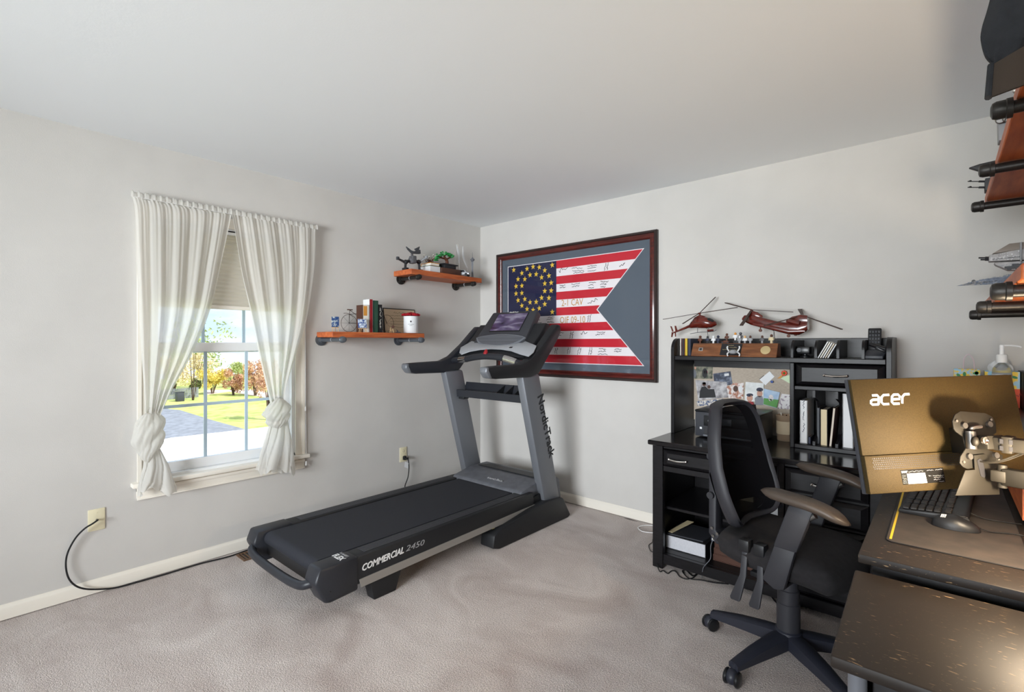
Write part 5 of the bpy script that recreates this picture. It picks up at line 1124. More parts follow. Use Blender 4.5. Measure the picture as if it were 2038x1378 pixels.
b = BM(); boxloft(b, [(C(810, 275, HY2 - .036), .008, C(810, 258).z, C(810, 280).z), (C(900, 290, HY2 - .037), .011, C(900, 268).z, C(900, 300).z), (C(1100, 335, HY2 - .037), .011, C(1100, 310).z, C(1100, 345).z), (C(1230, 330, HY2 - .036), .008, C(1230, 312).z, C(1230, 335).z)]); obj('side_sponson', b, 'wood_red', h2)
b = BM(); cyl(b, C(1095, 240, HY2 - .04), C(1185, 262, HY2 - .04), .012, .014, n=12); obj('engine_pod', b, 'wood_red', h2)
for pu, pv, tips in ((800, 150, (((590, 97), .10), ((1135, 172), .02), ((715, 280), -.12))), (1212, 195, (((1530, 312), -.06), ((900, 282), -.09), ((1190, 150), .12)))):
    c = C(pu, pv + 4); b = BM(); cyl(b, C(pu, pv + 35), c, .006, n=10); ball(b, c, .009, sz=.7, n=10); obj('rotor_hub', b, 'wood_red', h2)
    for (u, v), dy in tips: b = BM(); blade(b, c, PX(*za(u, v), y=HY2 + dy), .022, .005); obj('rotor_blade', b, 'rotor', h2)
for u, v, dy in ((870, 318, -.03), (870, 318, .03), (1098, 362, -.035), (1155, 350, .035)):
    p = C(u, v, HY2 + dy); b = BM(); cyl(b, p + Vector((0, -.005, 0)), p + Vector((0, .005, 0)), .009, n=12); cyl(b, p, p + Vector((0, 0, .02)), .003, n=6); obj('wheel', b, 'brown_pl', h2)
stand(h2, C(975, 320), HY2)

# ---- right half of the hutch top
x0, x1 = hx(1590, -.2), hx(1616, -.2)
t = thing('card_reader', 'glossy black gadget in the left cubby', 'gadget', ((x0 + x1) / 2, -.2, HT)); b = BM(); box(b, x0, x1, -.26, -.15, HT + .02, HT + .062, .006); obj('body', b, 'black_satin', t); b = BM(); lathe(b, ((x0 + x1) / 2, -.205, HT), [(.026, 0), (.026, .006), (.012, .012), (.012, .022)], 18); obj('foot', b, 'black_plastic', t); b = BM(); cyl(b, (x0 + .012, -.262, HT + .042), (x0 + .012, -.258, HT + .042), .012, n=16); obj('lens', b, 'dark_grey', t)
for k in range(5):
    xx = hx(1632, -.25) + k * .011; t_ = ('cover_white', 'paper', 'cover_white', 'pages', 'cover_white')[k]
    b = BM(); v = box(b, -.0025, .0025, -.07, .07, 0, .098 - .004 * k); move(b, v, Matrix.Translation((xx, -.235, HT + .001)) @ Matrix.Rotation(R(27), 4, 'Y')); single('envelope', b, t_, ('first leaning envelope from the gadget side', 'second leaning envelope in the cubby', 'third leaning envelope in the cubby', 'cream leaning envelope, fourth in the cubby', 'last leaning envelope toward the empty cubby')[k], 'envelope', 'envelopes leaning in the cubby')
x = hx(1742, -.2); t = thing('desk_phone', 'black cordless phone with keypad standing in its cradle', 'phone', (x, -.22, HT))
RP = Matrix.Rotation(R(-12), 3, 'X')
b = BM(); obox(b, (x - .005, -.17, HT + .085), (.058, .022, .15), RP, .006); hs = obj('handset', b, 'black_plastic', t)
for i in range(4):
    for j in range(5): b = BM(); obox(b, Vector((x - .005, -.17, HT + .085)) + RP @ Vector((-.019 + i * .0125, -.0125, .055 - j * .019)), (.009, .003, .012), RP, .001); obj('key', b, 'dark_grey', hs)
b = BM(); prism(b, [(x - .045, -.30, HT), (x - .045, -.30, HT + .016), (x - .03, -.25, HT + .045), (x - .03, -.14, HT + .05), (x - .045, -.13, HT)], (.085, 0, 0), .003); obj('cradle', b, 'dark_grey', t)
b = BM(); tube(b, [(x - .015, -.28, HT + .075), (x + .02, -.29, HT + .062), (x + .05, -.295, HT + .05)], .011, 10); obx = Matrix.Rotation(R(-25), 3, 'Y'); obox(b, (x + .03, -.285, HT + .05), (.045, .03, .02), Matrix.Rotation(R(25), 3, 'Y'), .004); obj('headset', b, 'black_satin', t)
# ---- slots under the small drawer
CZ = .774
def cub(label, pa, pb, vtop, cov, spine, y=-.30, lean=0, depth=.18):
    x0, x1 = PX(pa, 880, y=y).x, PX(pb, 880, y=y).x; return book(label, 'book', y, x0, x1, CZ, PX(pa, vtop, y=y).z - CZ, cov, depth, spine, 'books in the hutch slots', lean, into=(0, 1))
wb = cub('tall white hardback with pale blue spine print in the slot', 1592, 1607, 797, 'cover_white', 'cover_white')
b = BM(); xx = (PX(1592, 880, y=-.30).x + PX(1607, 880, y=-.30).x) / 2
for k in range(3): scribble(b, (xx, -.3008, CZ + .06 + k * .065), (0, 0, -1), (1, 0, 0), -.05, .012, 16, .0022, (0, -1, 0), rng)
obj('spine_marks', b, 'cover_navy', wb)
cub('thin dark paperback beside the tall white hardback', 1609, 1613, 870, 'cover_navy', 'cover_navy', depth=.1)
cub('thin olive book left of the cream one', 1626, 1631, 812, 'dark_grey', 'dark_grey', y=-.27)
cub('thick cream hardback in the middle slot', 1632.5, 1647, 815, 'cover_black', 'cream')
cub('thin brown book leaning in the middle slot', 1650, 1655, 812, 'leather', 'pages', lean=R(5))
cub('wide white binder behind the monitor edge', 1677, 1698, 784, 'cover_white', 'cover_white', y=-.29)
# ---- printer, jar, pinned pictures
pz = PX(1383, 869, z=.75); PY = pz.y; PXL = pz.x; PW, PD, PH = .37, .27, .155
t = thing('printer', 'black inkjet printer on the hutch desk', 'printer', (PXL + PW / 2, PY + PD / 2, .75))
b = BM(); box(b, PXL, PXL + PW, PY, PY + PD, .756, .75 + PH, .008); obj('body', b, 'dark_grey', t)
b = BM(); box(b, PXL - .001, PXL + PW + .001, PY - .001, PY + PD, .75 + PH - .002, .75 + PH + .012, .005); obj('scanner_lid', b, 'black_satin', t)
b = BM(); box(b, PXL + .055, PXL + PW - .03, PY - .004, PY, .75 + .072, .75 + PH - .02, .003); cp = obj('control_panel', b, 'black_plastic', t)
b = BM(); box(b, PXL + .16, PXL + .215, PY - .006, PY - .003, .835, .875, .001); obj('display', b, 'mid_grey', cp)
for dx, dz in ((.085, .855), (.125, .87), (.125, .84)): b = BM(); cyl(b, (PXL + dx, PY - .0035, dz), (PXL + dx, PY - .0055, dz), .006, n=12); obj('button', b, 'mid_grey', cp)
b = BM(); box(b, PXL + .055, PXL + PW - .03, PY - .0015, PY + .002, .775, .815, 0); obj('paper_slot', b, 'brick_black', t); b = BM(); box(b, PXL + .06, PXL + PW - .04, PY - .03, PY, .763, .775, .003); obj('output_tray', b, 'mid_grey', t)
b = BM(); box(b, PXL + .03, PXL + .043, PY - .0012, PY, .80, .813); obj('logo_sticker', b, 'cover_white', t)
jc = PX(1562, 878, z=.75); t = thing('pencil_jar', 'clear plastic jar of pencils beside the printer', 'jar', (jc.x, jc.y + .02, .75)); jx, jy = jc.x, jc.y + .02
mat('jar_plastic', (214, 188, 160), .35, trans=.55, ior=1.2); b = BM(); lathe(b, (jx, jy, .75), [(.042, 0), (.045, .004), (.048, .135), (.050, .14), (.050, .15), (.046, .15), (.045, .14), (.041, .008)], 28); obj('jar', b, 'jar_plastic', t)
b = BM(); lathe(b, (jx, jy, .79), [(.0478, 0), (.0490, .075)], 28, sx=1, sy=1); obj('label', b, 'paper_tan', t)
for k in range(6):
    a = k * 1.05; b = BM(); cyl(b, (jx + .02 * math.cos(a), jy + .02 * math.sin(a), .76), (jx + .03 * math.cos(a + .6), jy + .03 * math.sin(a + .6), .885 + .012 * (k % 3)), .0035, n=6); obj('pencil', b, ('cover_orange', 'leather', 'paper')[k % 3], t)
zp = lambda u, v: (1340 + u / 7.254, 710 + v / 7.253)
mat('pic_forest', (54, 64, 50), .35, col2=(150, 146, 128), vs=34); mat('pic_navy', (44, 52, 72), .35, col2=(120, 130, 150), vs=30, lo=.45); mat('pic_grey', (120, 116, 120), .35, col2=(206, 204, 206), vs=24); mat('pic_collage', (70, 90, 130), .35, col2=(220, 214, 206), vs=70, lo=.42, hi=.56); mat('pic_warm', (170, 110, 84), .35, col2=(226, 220, 218), vs=40, lo=.42, hi=.58); mat('pic_white', (206, 210, 208), .35, col2=(238, 240, 240), vs=20); mat('pic_sky', (150, 184, 222), .35, col2=(196, 216, 236), vs=18); mat('pic_green', (74, 150, 50), .4); mat('pic_purple', (120, 90, 120), .35, col2=(228, 224, 224), vs=52, lo=.36, hi=.48); mat('pink', (224, 60, 130), .5); mat('face_tone', (196, 148, 128), .5); mat('note_paper', (236, 238, 240), .5); mat('pale_green', (206, 228, 190), .5); mat('coral', (224, 92, 60), .5); mat('blue_pin', (60, 90, 160), .4)
YB = -.0285
def photo(label, quad, m, k, extra=(), cat='photo'):
    y = YB - .0012 * k; P_ = [PX(*zp(u, v), y=y) for u, v in quad]; t = thing('pinned_photo' if cat == 'photo' else 'pinned_note', label, cat, P_[0].lerp(P_[2], .5), group='pictures on the pin board' if cat == 'photo' else None)
    b = BM(); prism(b, P_, (0, -.0009, 0)); obj('print', b, m, t)
    for em, pts in extra: 
        b = BM(); prism(b, [PX(*zp(u, v), y=y - .0009) for u, v in pts], (0, -.0003, 0)); obj('figure', b, em, t)
    return t
def el(u, v, ru, rv, n=14): return [(u + ru * math.cos(2 * math.pi * k / n), v + rv * math.sin(2 * math.pi * k / n)) for k in range(n)]
photo('dark woodland photo with pink spot in the top left corner', [(245, 110), (572, 108), (566, 322), (240, 318)], 'pic_forest', 0, (('mid_grey', el(300, 250, 34, 62)), ('face_tone', el(318, 165, 15, 20)), ('cover_black', el(455, 240, 38, 70)), ('pink', el(468, 225, 26, 32))))
photo('dark blue photo with white marks beside the woodland photo', [(575, 248), (826, 212), (858, 410), (600, 420)], 'pic_navy', 1, (('cover_white', [(735, 250), (800, 240), (806, 275), (740, 285)]),))
photo('grey photo of two dark clad figures on a stone terrace', [(320, 340), (772, 366), (800, 588), (360, 636)], 'pic_grey', 3, (('cover_black', [(375, 600), (385, 500), (410, 440), (460, 430), (505, 470), (590, 470), (615, 590)]), ('leather', el(445, 400, 26, 28)), ('leather', el(515, 440, 24, 26)), ('cover_black', el(445, 386, 27, 17))))
photo('small collage strip tucked under the grey photo', [(335, 645), (720, 610), (745, 690), (350, 716)], 'pic_collage', 2)
photo('small group photo in orange and white tones', [(770, 440), (870, 385), (1018, 380), (1008, 610), (800, 600)], 'pic_warm', 4, (('face_tone', el(905, 400, 18, 22)), ('leather', el(900, 465, 36, 44)), ('cover_white', el(970, 470, 30, 52))))
photo('white photo of two blurred capped figures', [(1045, 366), (1308, 385), (1300, 660), (1030, 640)], 'pic_white', 5, (('mid_grey', [(1180, 700), (1175, 600), (1215, 570), (1285, 570), (1305, 640), (1300, 700)]), ('face_tone', el(1248, 535, 40, 56)), ('cover_navy', el(1248, 478, 50, 30)), ('face_tone', el(1105, 600, 44, 52)), ('cover_navy', el(1105, 556, 50, 24)), ('cloth_red', [(1050, 690), (1065, 650), (1150, 650), (1170, 700)])))
photo('blue sky and green field photo at the right of the board', [(1310, 462), (1540, 518), (1492, 745), (1300, 690)], 'pic_sky', 6, (('pic_green', [(1306, 600), (1520, 625), (1494, 740), (1302, 688)]), ('pic_purple', el(1410, 600, 36, 50))))
photo('pale photo with purple blotches beside the jar', [(1560, 535), (1690, 550), (1690, 762), (1508, 752)], 'pic_purple', 7)
nt_ = photo('white note card pinned at a slant with a blue pin', [(1245, 332), (1392, 212), (1462, 290), (1330, 415)], 'note_paper', 4, (('cover_black', [(1245, 332), (1312, 276), (1306, 270), (1240, 326)]),), cat='note')
b = BM(); lathe(b, PX(*zp(1430, 362), y=YB - .006), [(.004, 0), (.0035, .008), (.008, .010), (.008, .014), (.002, .016)], 12, (0, -1, 0)); obj('push_pin', b, 'blue_pin', nt_)
t = photo('pale green paper pinned beside the flower ornament', [(1545, 310), (1688, 262), (1688, 392)], 'pale_green', 3, cat='note')
fc = PX(*zp(1600, 240), y=YB - .012); t = thing('flower_ornament', 'coral flower ornament pinned at the right of the board', 'ornament', fc)
for k in range(8): a = R(45 * k); b = BM(); ball(b, fc + Vector((math.cos(a) * .011, 0, math.sin(a) * .011)), .0065, 1, .6, 1, 8); obj('petal', b, 'coral', t)
b = BM(); ball(b, fc + Vector((0, -.004, 0)), .006, n=10); obj('centre', b, 'pic_green', t); b = BM(); prism(b, [PX(*zp(u, v), y=YB - .008) for u, v in ((1560, 270), (1590, 265), (1555, 310), (1500, 320))], (0, -.004, 0)); obj('stem', b, 'cover_orange', t)
# ---- under the desk
y = -.53; x0, x1 = PX(1326, 1100, y=y).x, PX(1404, 1110, y=y).x
mat('page_lines', (218, 218, 222), .7, col2=(190, 190, 198), vs=60, stretch=(30, 1, 1))
t = thing('thick_catalogue', 'thick white paged book on the desk floor board', 'book', ((x0 + x1) / 2, y + .13, .088)); b = BM(); box(b, x0, x1, y, y + .25, .091, .166); obj('pages', b, 'page_lines', t)
b = BM(); box(b, x0 - .004, x1 + .004, y - .006, y + .255, .088, .091); box(b, x0 - .004, x1 + .004, y - .006, y + .255, .166, .170); box(b, x1, x1 + .004, y - .006, y + .255, .091, .166); obj('cover', b, 'cover_black', t)
b = BM(); prism(b, [(x0 - .002, y + .0, .1705), (x1 - .02, y + .015, .1705), (x1 + .0, y + .23, .1705), (x0, y + .24, .1705)], (0, 0, .006)); single('paper_folder', b, 'dark_grey', 'dark folder lying on the thick white paged book', 'folder')
b = BM(); prism(b, [(x0 + .004, y + .02, .177), (x0 + .05, y + .20, .205), (x0 + .09, y + .20, .205), (x0 + .03, y + .02, .177)], (0, 0, .003)); single('manila_sheet', b, 'cream', 'cream sheet poking out over the dark folder', 'paper')
x0, x1 = PX(1418, 1110, y=y).x, 2.70
for k in range(3): flat_book(('lowest', 'middle', 'topmost')[k] + ' of the brown volumes behind the chair bar', x0 + .004 * k, x1 - .006 * k, y + .01, y + .2, .088 + .036 * k, .035, 'leather', 'leather', 'brown volumes under the desk')
flat_book('navy binder lying on the brown volumes', x0 - .01, x1 - .02, y + .005, y + .2, .088 + .108, .02, 'cover_navy', 'paper', cat='binder', name='binder')
b = BM(); xq = 2.68; prism(b, [(xq - .14, -.40, .35), (xq + .05, -.40, .35), (xq + .05, -.40, .52), (xq + .02, -.40, .52)], (0, .03, .0), .004); single('paper_bag', b, 'cover_white', 'pale folded paper bag on the shelf behind the chair', 'bag')
b = BM(); box(b, 2.42, 2.50, -.16, -.1, .35, .46, .004); box(b, 2.43, 2.49, -.165, -.16, .37, .44, .001); single('beige_box', b, 'cream', 'beige carton standing deep on the desk shelf', 'box')
# cords
def cord(label, pts, r, m, cat='cord', name='floor_cable'): b = BM(); tube(b, pts, r, 6, 4); return single(name, b, m, label, cat)
fl = lambda px, py, z=.004: PX(px, py, z=z)
cord('tangled black cord on the carpet before the hutch desk', [fl(1307, 1122, .03), fl(1313, 1138), fl(1320, 1136), fl(1329, 1142), fl(1336, 1137), fl(1345, 1138), fl(1353, 1148), fl(1366, 1153), fl(1380, 1150), fl(1388, 1142), fl(1378, 1147), fl(1366, 1136), fl(1358, 1138), fl(1372, 1152), fl(1395, 1155), fl(1420, 1160), fl(1450, 1163)], .003, 'black_rubber')
cord('thin black cord squiggling at the left desk post', [fl(1308, 1100), fl(1296, 1098), fl(1291, 1086), fl(1298, 1080), fl(1300, 1072), fl(1307, 1068)], .0022, 'black_rubber')
cord('white cord looping out beside the hutch desk', [fl(1310, 1047, .006), fl(1285, 1046, .006), fl(1270, 1050, .006), fl(1278, 1058, .006), fl(1300, 1061, .006), fl(1312, 1061, .006)], .0028, 'white')
cord('black cord lying along the flag wall baseboard', [PX(1100, 994, y=-.02), PX(1160, 1011, y=-.02), PX(1220, 1028, y=-.02), PX(1250, 1034, y=-.03), PX(1282, 1044, y=-.03)], .0035, 'black_rubber')
yy = -.66; cord('grey cord hanging from the desk shelf behind the chair', [PX(1437, 1022, y=-.57), PX(1429, 1033, y=-.58), PX(1428, 1055, y=-.645), PX(1415, 1085, y=-.65), PX(1414, 1112, y=-.65), PX(1400, 1130, y=-.65), fl(1397, 1150)], .0022, 'mid_grey')
cord('black cord trailing behind the chair column', [fl(1530, 1180), fl(1545, 1200), fl(1570, 1212), fl(1600, 1205), fl(1640, 1200)], .003, 'black_rubber')

# ================================================================ ON THE COMPUTER DESK
DZ = .76
mat('mat_cloth', (52, 47, 45), .8, col2=(64, 57, 53), vs=18, bump=.1, bs=600)
t = thing('desk_mat', 'dark desk mat with a yellow edge stripe', 'desk mat', (3.391, -1.165, DZ))
b = BM(); x0, x1, y0, y1, r_ = 3.247, 3.538, -1.632, -.70, .018; P_ = []
for cx_, cy_, a0 in ((x1 - r_, y1 - r_, 0), (x0 + r_, y1 - r_, 90), (x0 + r_, y0 + r_, 180), (x1 - r_, y0 + r_, 270)): P_ += [(cx_ + r_ * math.cos(R(a0 + 15 * k)), cy_ + r_ * math.sin(R(a0 + 15 * k)), DZ) for k in range(7)]
prism(b, P_, (0, 0, .003)); obj('pad', b, 'mat_cloth', t)
b = BM(); P2 = smoothpts([Vector(p) + Vector((0, 0, .0022)) for p in P_], 1, True); tube(b, [Vector(p) + Vector((0, 0, .0018)) for p in P_ + P_[:1]], .0018, 6, smooth=False); obj('stitched_edge', b, 'black_rubber', t)
b = BM(); box(b, 3.2535, 3.259, -1.612, -1.02, DZ + .0028, DZ + .0034); obj('yellow_stripe', b, 'yellow', t)
MZ = DZ + .003
KB = (3.358, -1.10); kr = R(-4)
kb = thing('keyboard', 'black full-size keyboard on the desk mat under the monitor', 'keyboard', (KB[0], KB[1], MZ), rz=kr)
mat('key_cap', (44, 42, 42), .45)
b = BM(); prism(b, [(-.085, -.222, 0), (-.085, -.222, .012), (.075, -.222, .026), (.085, -.222, .024), (.085, -.222, 0)], (0, .444, 0), .003); obj('case', b, 'black_plastic', kb, world=False)
kme = mesh_of('key', (lambda b: (prism(b, [(-.0085, -.0085, 0), (.0085, -.0085, 0), (.0085, .0085, 0), (-.0085, .0085, 0)], (0, 0, .007), .0018, 1), b)[1])(BM()), 'key_cap')
for r_ in range(6):
    for c_ in range(22):
        if c_ in (15, 18) and r_ != 5 or (r_ == 5 and c_ in (1, 6, 11, 15, 18)): continue
        x = -.066 + r_ * .0195 + (.006 if r_ == 5 else 0); inst(kme, kb, (x, .208 - c_ * .0198, .0125 + (x + .085) * .0875), (0, -R(5), 0), name='key')
ms = PX(1902, 1052, z=MZ); t = thing('computer_mouse', 'black computer mouse with small white mark before the keyboard', 'mouse', (ms.x, ms.y, MZ), rz=R(5))
b = BM()
def mo(u, v):
    a = 2 * math.pi * u; ph = math.pi / 2 * v; rr = math.cos(ph) ** .75; x = .056 * rr * math.cos(a); y = (.032 + .004 * math.cos(a)) * rr * math.sin(a); return Vector((x, y, .001 + .038 * math.sin(ph) ** .8 * (1 - .35 * max(0, x / .056)) ))
grid(b, mo, 36, 12); bmesh.ops.remove_doubles(b, verts=b.verts[:], dist=.0004); bmesh.ops.holes_fill(b, edges=b.edges[:]); obj('shell', b, 'black_plastic', t, world=False, angle=60)
b = BM(); cyl(b, (.022, -.004, .028), (.022, .004, .028), .009, n=14); obj('scroll_wheel', b, 'black_rubber', t, world=False)
b = BM()
for k in range(3): prism(b, [(-.036 + k * .004, -.014 - k * .003, .0305 + k * .001), (-.033 + k * .004, -.014 - k * .003, .031 + k * .001), (-.030 + k * .004, -.006 - k * .002, .036 + k * .001), (-.033 + k * .004, -.006 - k * .002, .0355 + k * .001)], (0, -.002, .003))
obj('emblem', b, 'print_white', t, world=False)
b = BM(); tube(b, [(.054, 0, .012), (.08, .01, .004), (.13, .03, .003), (.20, .025, .003), (.23, .02, .003)], .0018, 6); obj('cable', b, 'black_rubber', t, world=False)
b = BM(); tube(b, [(.085, -.12, .014), (.12, -.12, .004), (.17, -.11, .003), (.20, -.10, .003)], .0018, 6); obj('cable', b, 'black_rubber', kb, world=False)
# ---- monitor
MC = Vector((3.362, -1.487, 1.064)); mxd = Vector((.661, .75, .019)).normalized(); mn = Vector((.737, -.653, .177)); mn = (mn - mxd * mn.dot(mxd)).normalized(); mzd = mn.cross(mxd).normalized()
if mzd.z < 0: mzd = -mzd
MM = Matrix((mxd, -mn, mzd)).transposed()        # local: x right, y toward the screen side, z up
mat('monitor_back', (62, 50, 25), .6, metal=.2, spec=.3, bump=.25, bs=700, var=.08, vs=300); mat('monitor_label', (14, 13, 13), .6, spec=.2); mat('screen_dark', (8, 8, 10), .1)
mo_ = thing('monitor', 'dark monitor seen from behind on a clamp arm', 'monitor', MC)
def onM(u, v, h_=0): return MC + mxd * u + mzd * v + mn * h_
b = BM(); obox(b, onM(0, 0, -.006), (.54, .012, .32), MM, .002); obj('bezel', b, 'dark_grey', mo_)
b = BM(); obox(b, onM(0, .008, -.0125), (.528, .001, .296), MM); obj('screen', b, 'screen_dark', mo_)
b = BM(); prism(b, [onM(-.2685, .1585, 0), onM(-.2685, -.055, 0), onM(.2685, -.055, 0), onM(.2685, .1585, 0)], mn * .010, .002); bc = obj('upper_back_cover', b, 'monitor_back', mo_)
b = BM(); prism(b, [onM(-.2685, -.0555, 0), onM(-.2685, -.1585, 0), onM(.2685, -.1585, 0), onM(.2685, -.0555, 0)], mn * .016, .003); lc = obj('lower_back_cover', b, 'monitor_back', mo_)
b = BM(); s_ = .0062
for i in range(60):
    for j in range(6): 
        u, v = -.245 + i * s_ + (s_ / 2 if j % 2 else 0), -.064 - j * .0055; r2 = .0021; a_ = [onM(u + r2 * math.cos(R(60 * k)), v + r2 * math.sin(R(60 * k)), .0162) for k in range(6)]; b.faces.new([b.verts.new(p) for p in a_])
obj('vent_holes', b, 'brick_black', lc, kind='stuff')
GLY = {'a': [[(.12, 1), (.8, 1), (1, .82), (1, 0)], [(1, .52), (.2, .52), (0, .4), (0, .14), (.2, 0), (1, 0)]], 'c': [[(1, 1), (.25, 1), (0, .78), (0, .22), (.25, 0), (1, 0)]], 'e': [[(0, .5), (1, .5), (1, .82), (.8, 1), (.22, 1), (0, .8), (0, .2), (.22, 0), (1, 0)]], 'r': [[(0, 0), (0, .72), (.28, 1), (.95, 1)]]}
for k, g in enumerate('acer'):
    b = BM(); LW, LH = .0245, .026; o_ = (-.217 + k * .0335, .0855)
    for q, st_ in enumerate(GLY[g]):
        ribbon(b, [onM(o_[0] + LW * (x + .22 * y), o_[1] + LH * y, .0112 + .0001 * q) for x, y in st_], .0068, mn)
    r_ = bmesh.ops.extrude_face_region(b, geom=b.faces[:]); bmesh.ops.translate(b, verts=[v for v in r_['geom'] if isinstance(v, bmesh.types.BMVert)], vec=mn * -.0012)
    obj('logo_letter', b, 'print_white', mo_)
b = BM(); prism(b, [onM(-.165, -.138, .0161), onM(-.03, -.138, .0161), onM(-.03, -.098, .0161), onM(-.165, -.098, .0161)], mn * .0003); lb = obj('rating_label', b, 'monitor_label', mo_)
text('label_logo', 'acer', .011, 'print_white', lb, onM(-.163, -.1065, .0166), mxd, mzd, ext=.0001, bold=.0003)
b = BM(); prism(b, [onM(-.147, -.137, .0164), onM(-.088, -.137, .0164), onM(-.09, -.109, .0164), onM(-.147, -.109, .0164)], mn * .0003); obj('serial_sticker', b, 'note_paper', lb)
b = BM(); rng = random.Random(4)
for (u, v, w_) in ((-.140, -.104, .045), (-.083, -.103, .02), (-.056, -.103, .022), (-.08, -.118, .008), (-.066, -.119, .032), (-.066, -.124, .032), (-.066, -.129, .024), (-.05, -.135, .015)): scribble(b, onM(u, v, .0167), mxd, mzd, w_, .003, 14, .0009, mn, rng)
for k in range(6): scribble(b, onM(-.163, -.113 - k * .0042, .0167), mxd, mzd, .012, .002, 8, .0007, mn, rng)
obj('label_print', b, 'print_grey', lb)
# ---- monitor arm
mat('arm_metal', (30, 27, 21), .6, metal=.15); mat('arm_dark', (22, 20, 16), .5, metal=.3)
zq = lambda u, v: (1880 + u / 3.829, 700 + v / 3.828)
HOFF = .055
def onMp(u, v, h_):
    px, py = zq(u, v); r = (px - CX) / F; d = Vector((r * XV[0] + XV[1], r * YV[0] + YV[1], -(py - HY) / F)); o = MC + mn * (h_ + HOFF); return CAM + d * ((o - CAM).dot(mn) / d.dot(mn))
ma = thing('clamp_arm', 'brown grey metal clamp arm holding the monitor', 'monitor arm', (3.745, -1.60, DZ))
b = BM(); prism(b, [onMp(u, v, .018) for u, v in ((50, 530), (70, 480), (110, 455), (300, 470), (355, 500), (380, 550), (385, 620), (330, 650), (300, 740), (430, 790), (435, 830), (400, 855), (165, 895), (130, 880), (105, 850), (110, 800), (150, 740), (130, 650), (75, 610), (60, 590))], mn * .004, .001); vp = obj('mount_plate', b, 'arm_metal', ma)
b = BM(); prism(b, [onMp(u, v, .019) for u, v in ((170, 580), (320, 575), (345, 770), (200, 780))], mn * -.053, .003); obj('spacer_block', b, 'arm_dark', vp)
for u, v in ((85, 530), (345, 520), (140, 842), (405, 828)): b = BM(); p = onMp(u, v, .022); cyl(b, p - mn * .001, p + mn * .004, .0035, n=10); obj('screw', b, 'chrome', vp)
for u, v in ((140, 565), (330, 555), (180, 800), (380, 790)): b = BM(); p = onMp(u, v, .022); cyl(b, p - mn * .012, p + mn * .007, .008, n=12); obj('thumb_screw', b, 'steel', vp)
b = BM(); prism(b, [onMp(u, v, .026) for u, v in ((215, 790), (300, 780), (345, 830), (395, 850), (412, 1090), (75, 1098), (150, 905), (225, 900))], mn * .003, .001); sl_ = obj('lower_bracket', b, 'arm_metal', ma)
b = BM(); prism(b, [onMp(u, v, .0292) for u, v in ((245, 830), (265, 815), (285, 830), (315, 940), (300, 962), (275, 950))], mn * .001); obj('slot', b, 'brick_black', sl_)
b = BM(); tube(b, [onMp(205, 610, .02), onMp(200, 590, .03), onMp(230, 578, .035), onMp(275, 572, .03)], .005, 8); cyl(b, onMp(195, 610, .03), onMp(205, 745, .03), .012, n=14); obj('hinge_pin', b, 'steel', ma)
pv = onMp(210, 680, .045); b = BM(); c1_ = onMp(360, 690, .06)
prism(b, [onMp(u, v, .035) for u, v in ((235, 640), (365, 635), (372, 745), (240, 745))], mn * .03, .004); kn = obj('knuckle', b, 'arm_metal', ma)
b = BM(); p = onMp(305, 680, .065); lathe(b, p - mn * .002, [(.010, 0), (.010, .006), (.006, .007), (.006, .004), (.001, .004)], 18, mn); obj('pivot_bolt', b, 'chrome', kn)
b = BM(); p = onMp(232, 685, .05); ball(b, p, .009, 1, 1, 1.5, 12); obj('hinge_ball', b, 'arm_metal', kn)
pA = onMp(372, 695, .055); post = Vector((3.735, -1.62, 0)); pB = Vector((post.x, post.y, pA.z + .004))
ad_ = (pB - pA).normalized(); a_, b_, _ = frame_of(ad_); MA = Matrix((a_, b_, ad_)).transposed()
b = BM(); L_ = (pB - pA).length; obox(b, (pA + pB) / 2, (.034, .036, L_), MA, .006); ua = obj('upper_arm', b, 'arm_metal', ma)
b = BM(); obox(b, pA + ad_ * .03, (.040, .044, .022), MA, .003); cl = obj('cable_clip', b, 'arm_metal', ua)
for du in (-.009, .009):
    for dv in (-.009, .009): b = BM(); obox(b, pA + ad_ * .03 + a_ * du * 0 + ad_ * dv - Vector((0, 0, 0)) + b_ * du + a_ * (-.0205), (.002, .012, .007), MA); obj('slot', b, 'brick_black', cl)
b = BM(); lathe(b, (post.x, post.y, DZ), [(.035, 0), (.035, .008), (.018, .012), (.018, .36), (.022, .362), (.022, .39), (.012, .395)], 22); obj('post', b, 'arm_dark', ma)
lo_ = onMp(440, 950, .06); le = Vector((post.x - .0, post.y, lo_.z)); ld = (le - lo_).normalized(); a2, b2, _ = frame_of(ld); ML = Matrix((a2, b2, ld)).transposed()
b = BM(); obox(b, (lo_ + le) / 2, (.03, .045, (le - lo_).length), ML, .005); la = obj('lower_arm', b, 'arm_dark', ma)
b = BM(); obox(b, lo_ - ld * .005, (.034, .03, .03), ML, .003); cyl(b, lo_ + Vector((0, 0, .03)), lo_ - Vector((0, 0, .03)), .010, n=12); obj('elbow', b, 'arm_metal', la)
for k, (u1, v1) in enumerate(((1.0, 0), (1.0, .02))):
    b = BM(); tube(b, [onMp(270, 838, .03), onMp(350, 848 - k * 4, .05), onMp(440, 838 - 10 * k, .07), onMp(540, 805 - 14 * k, .09), onMp(650, 760 - 10 * k, .12)], .002, 6); obj('cable', b, 'arm_metal', ma)
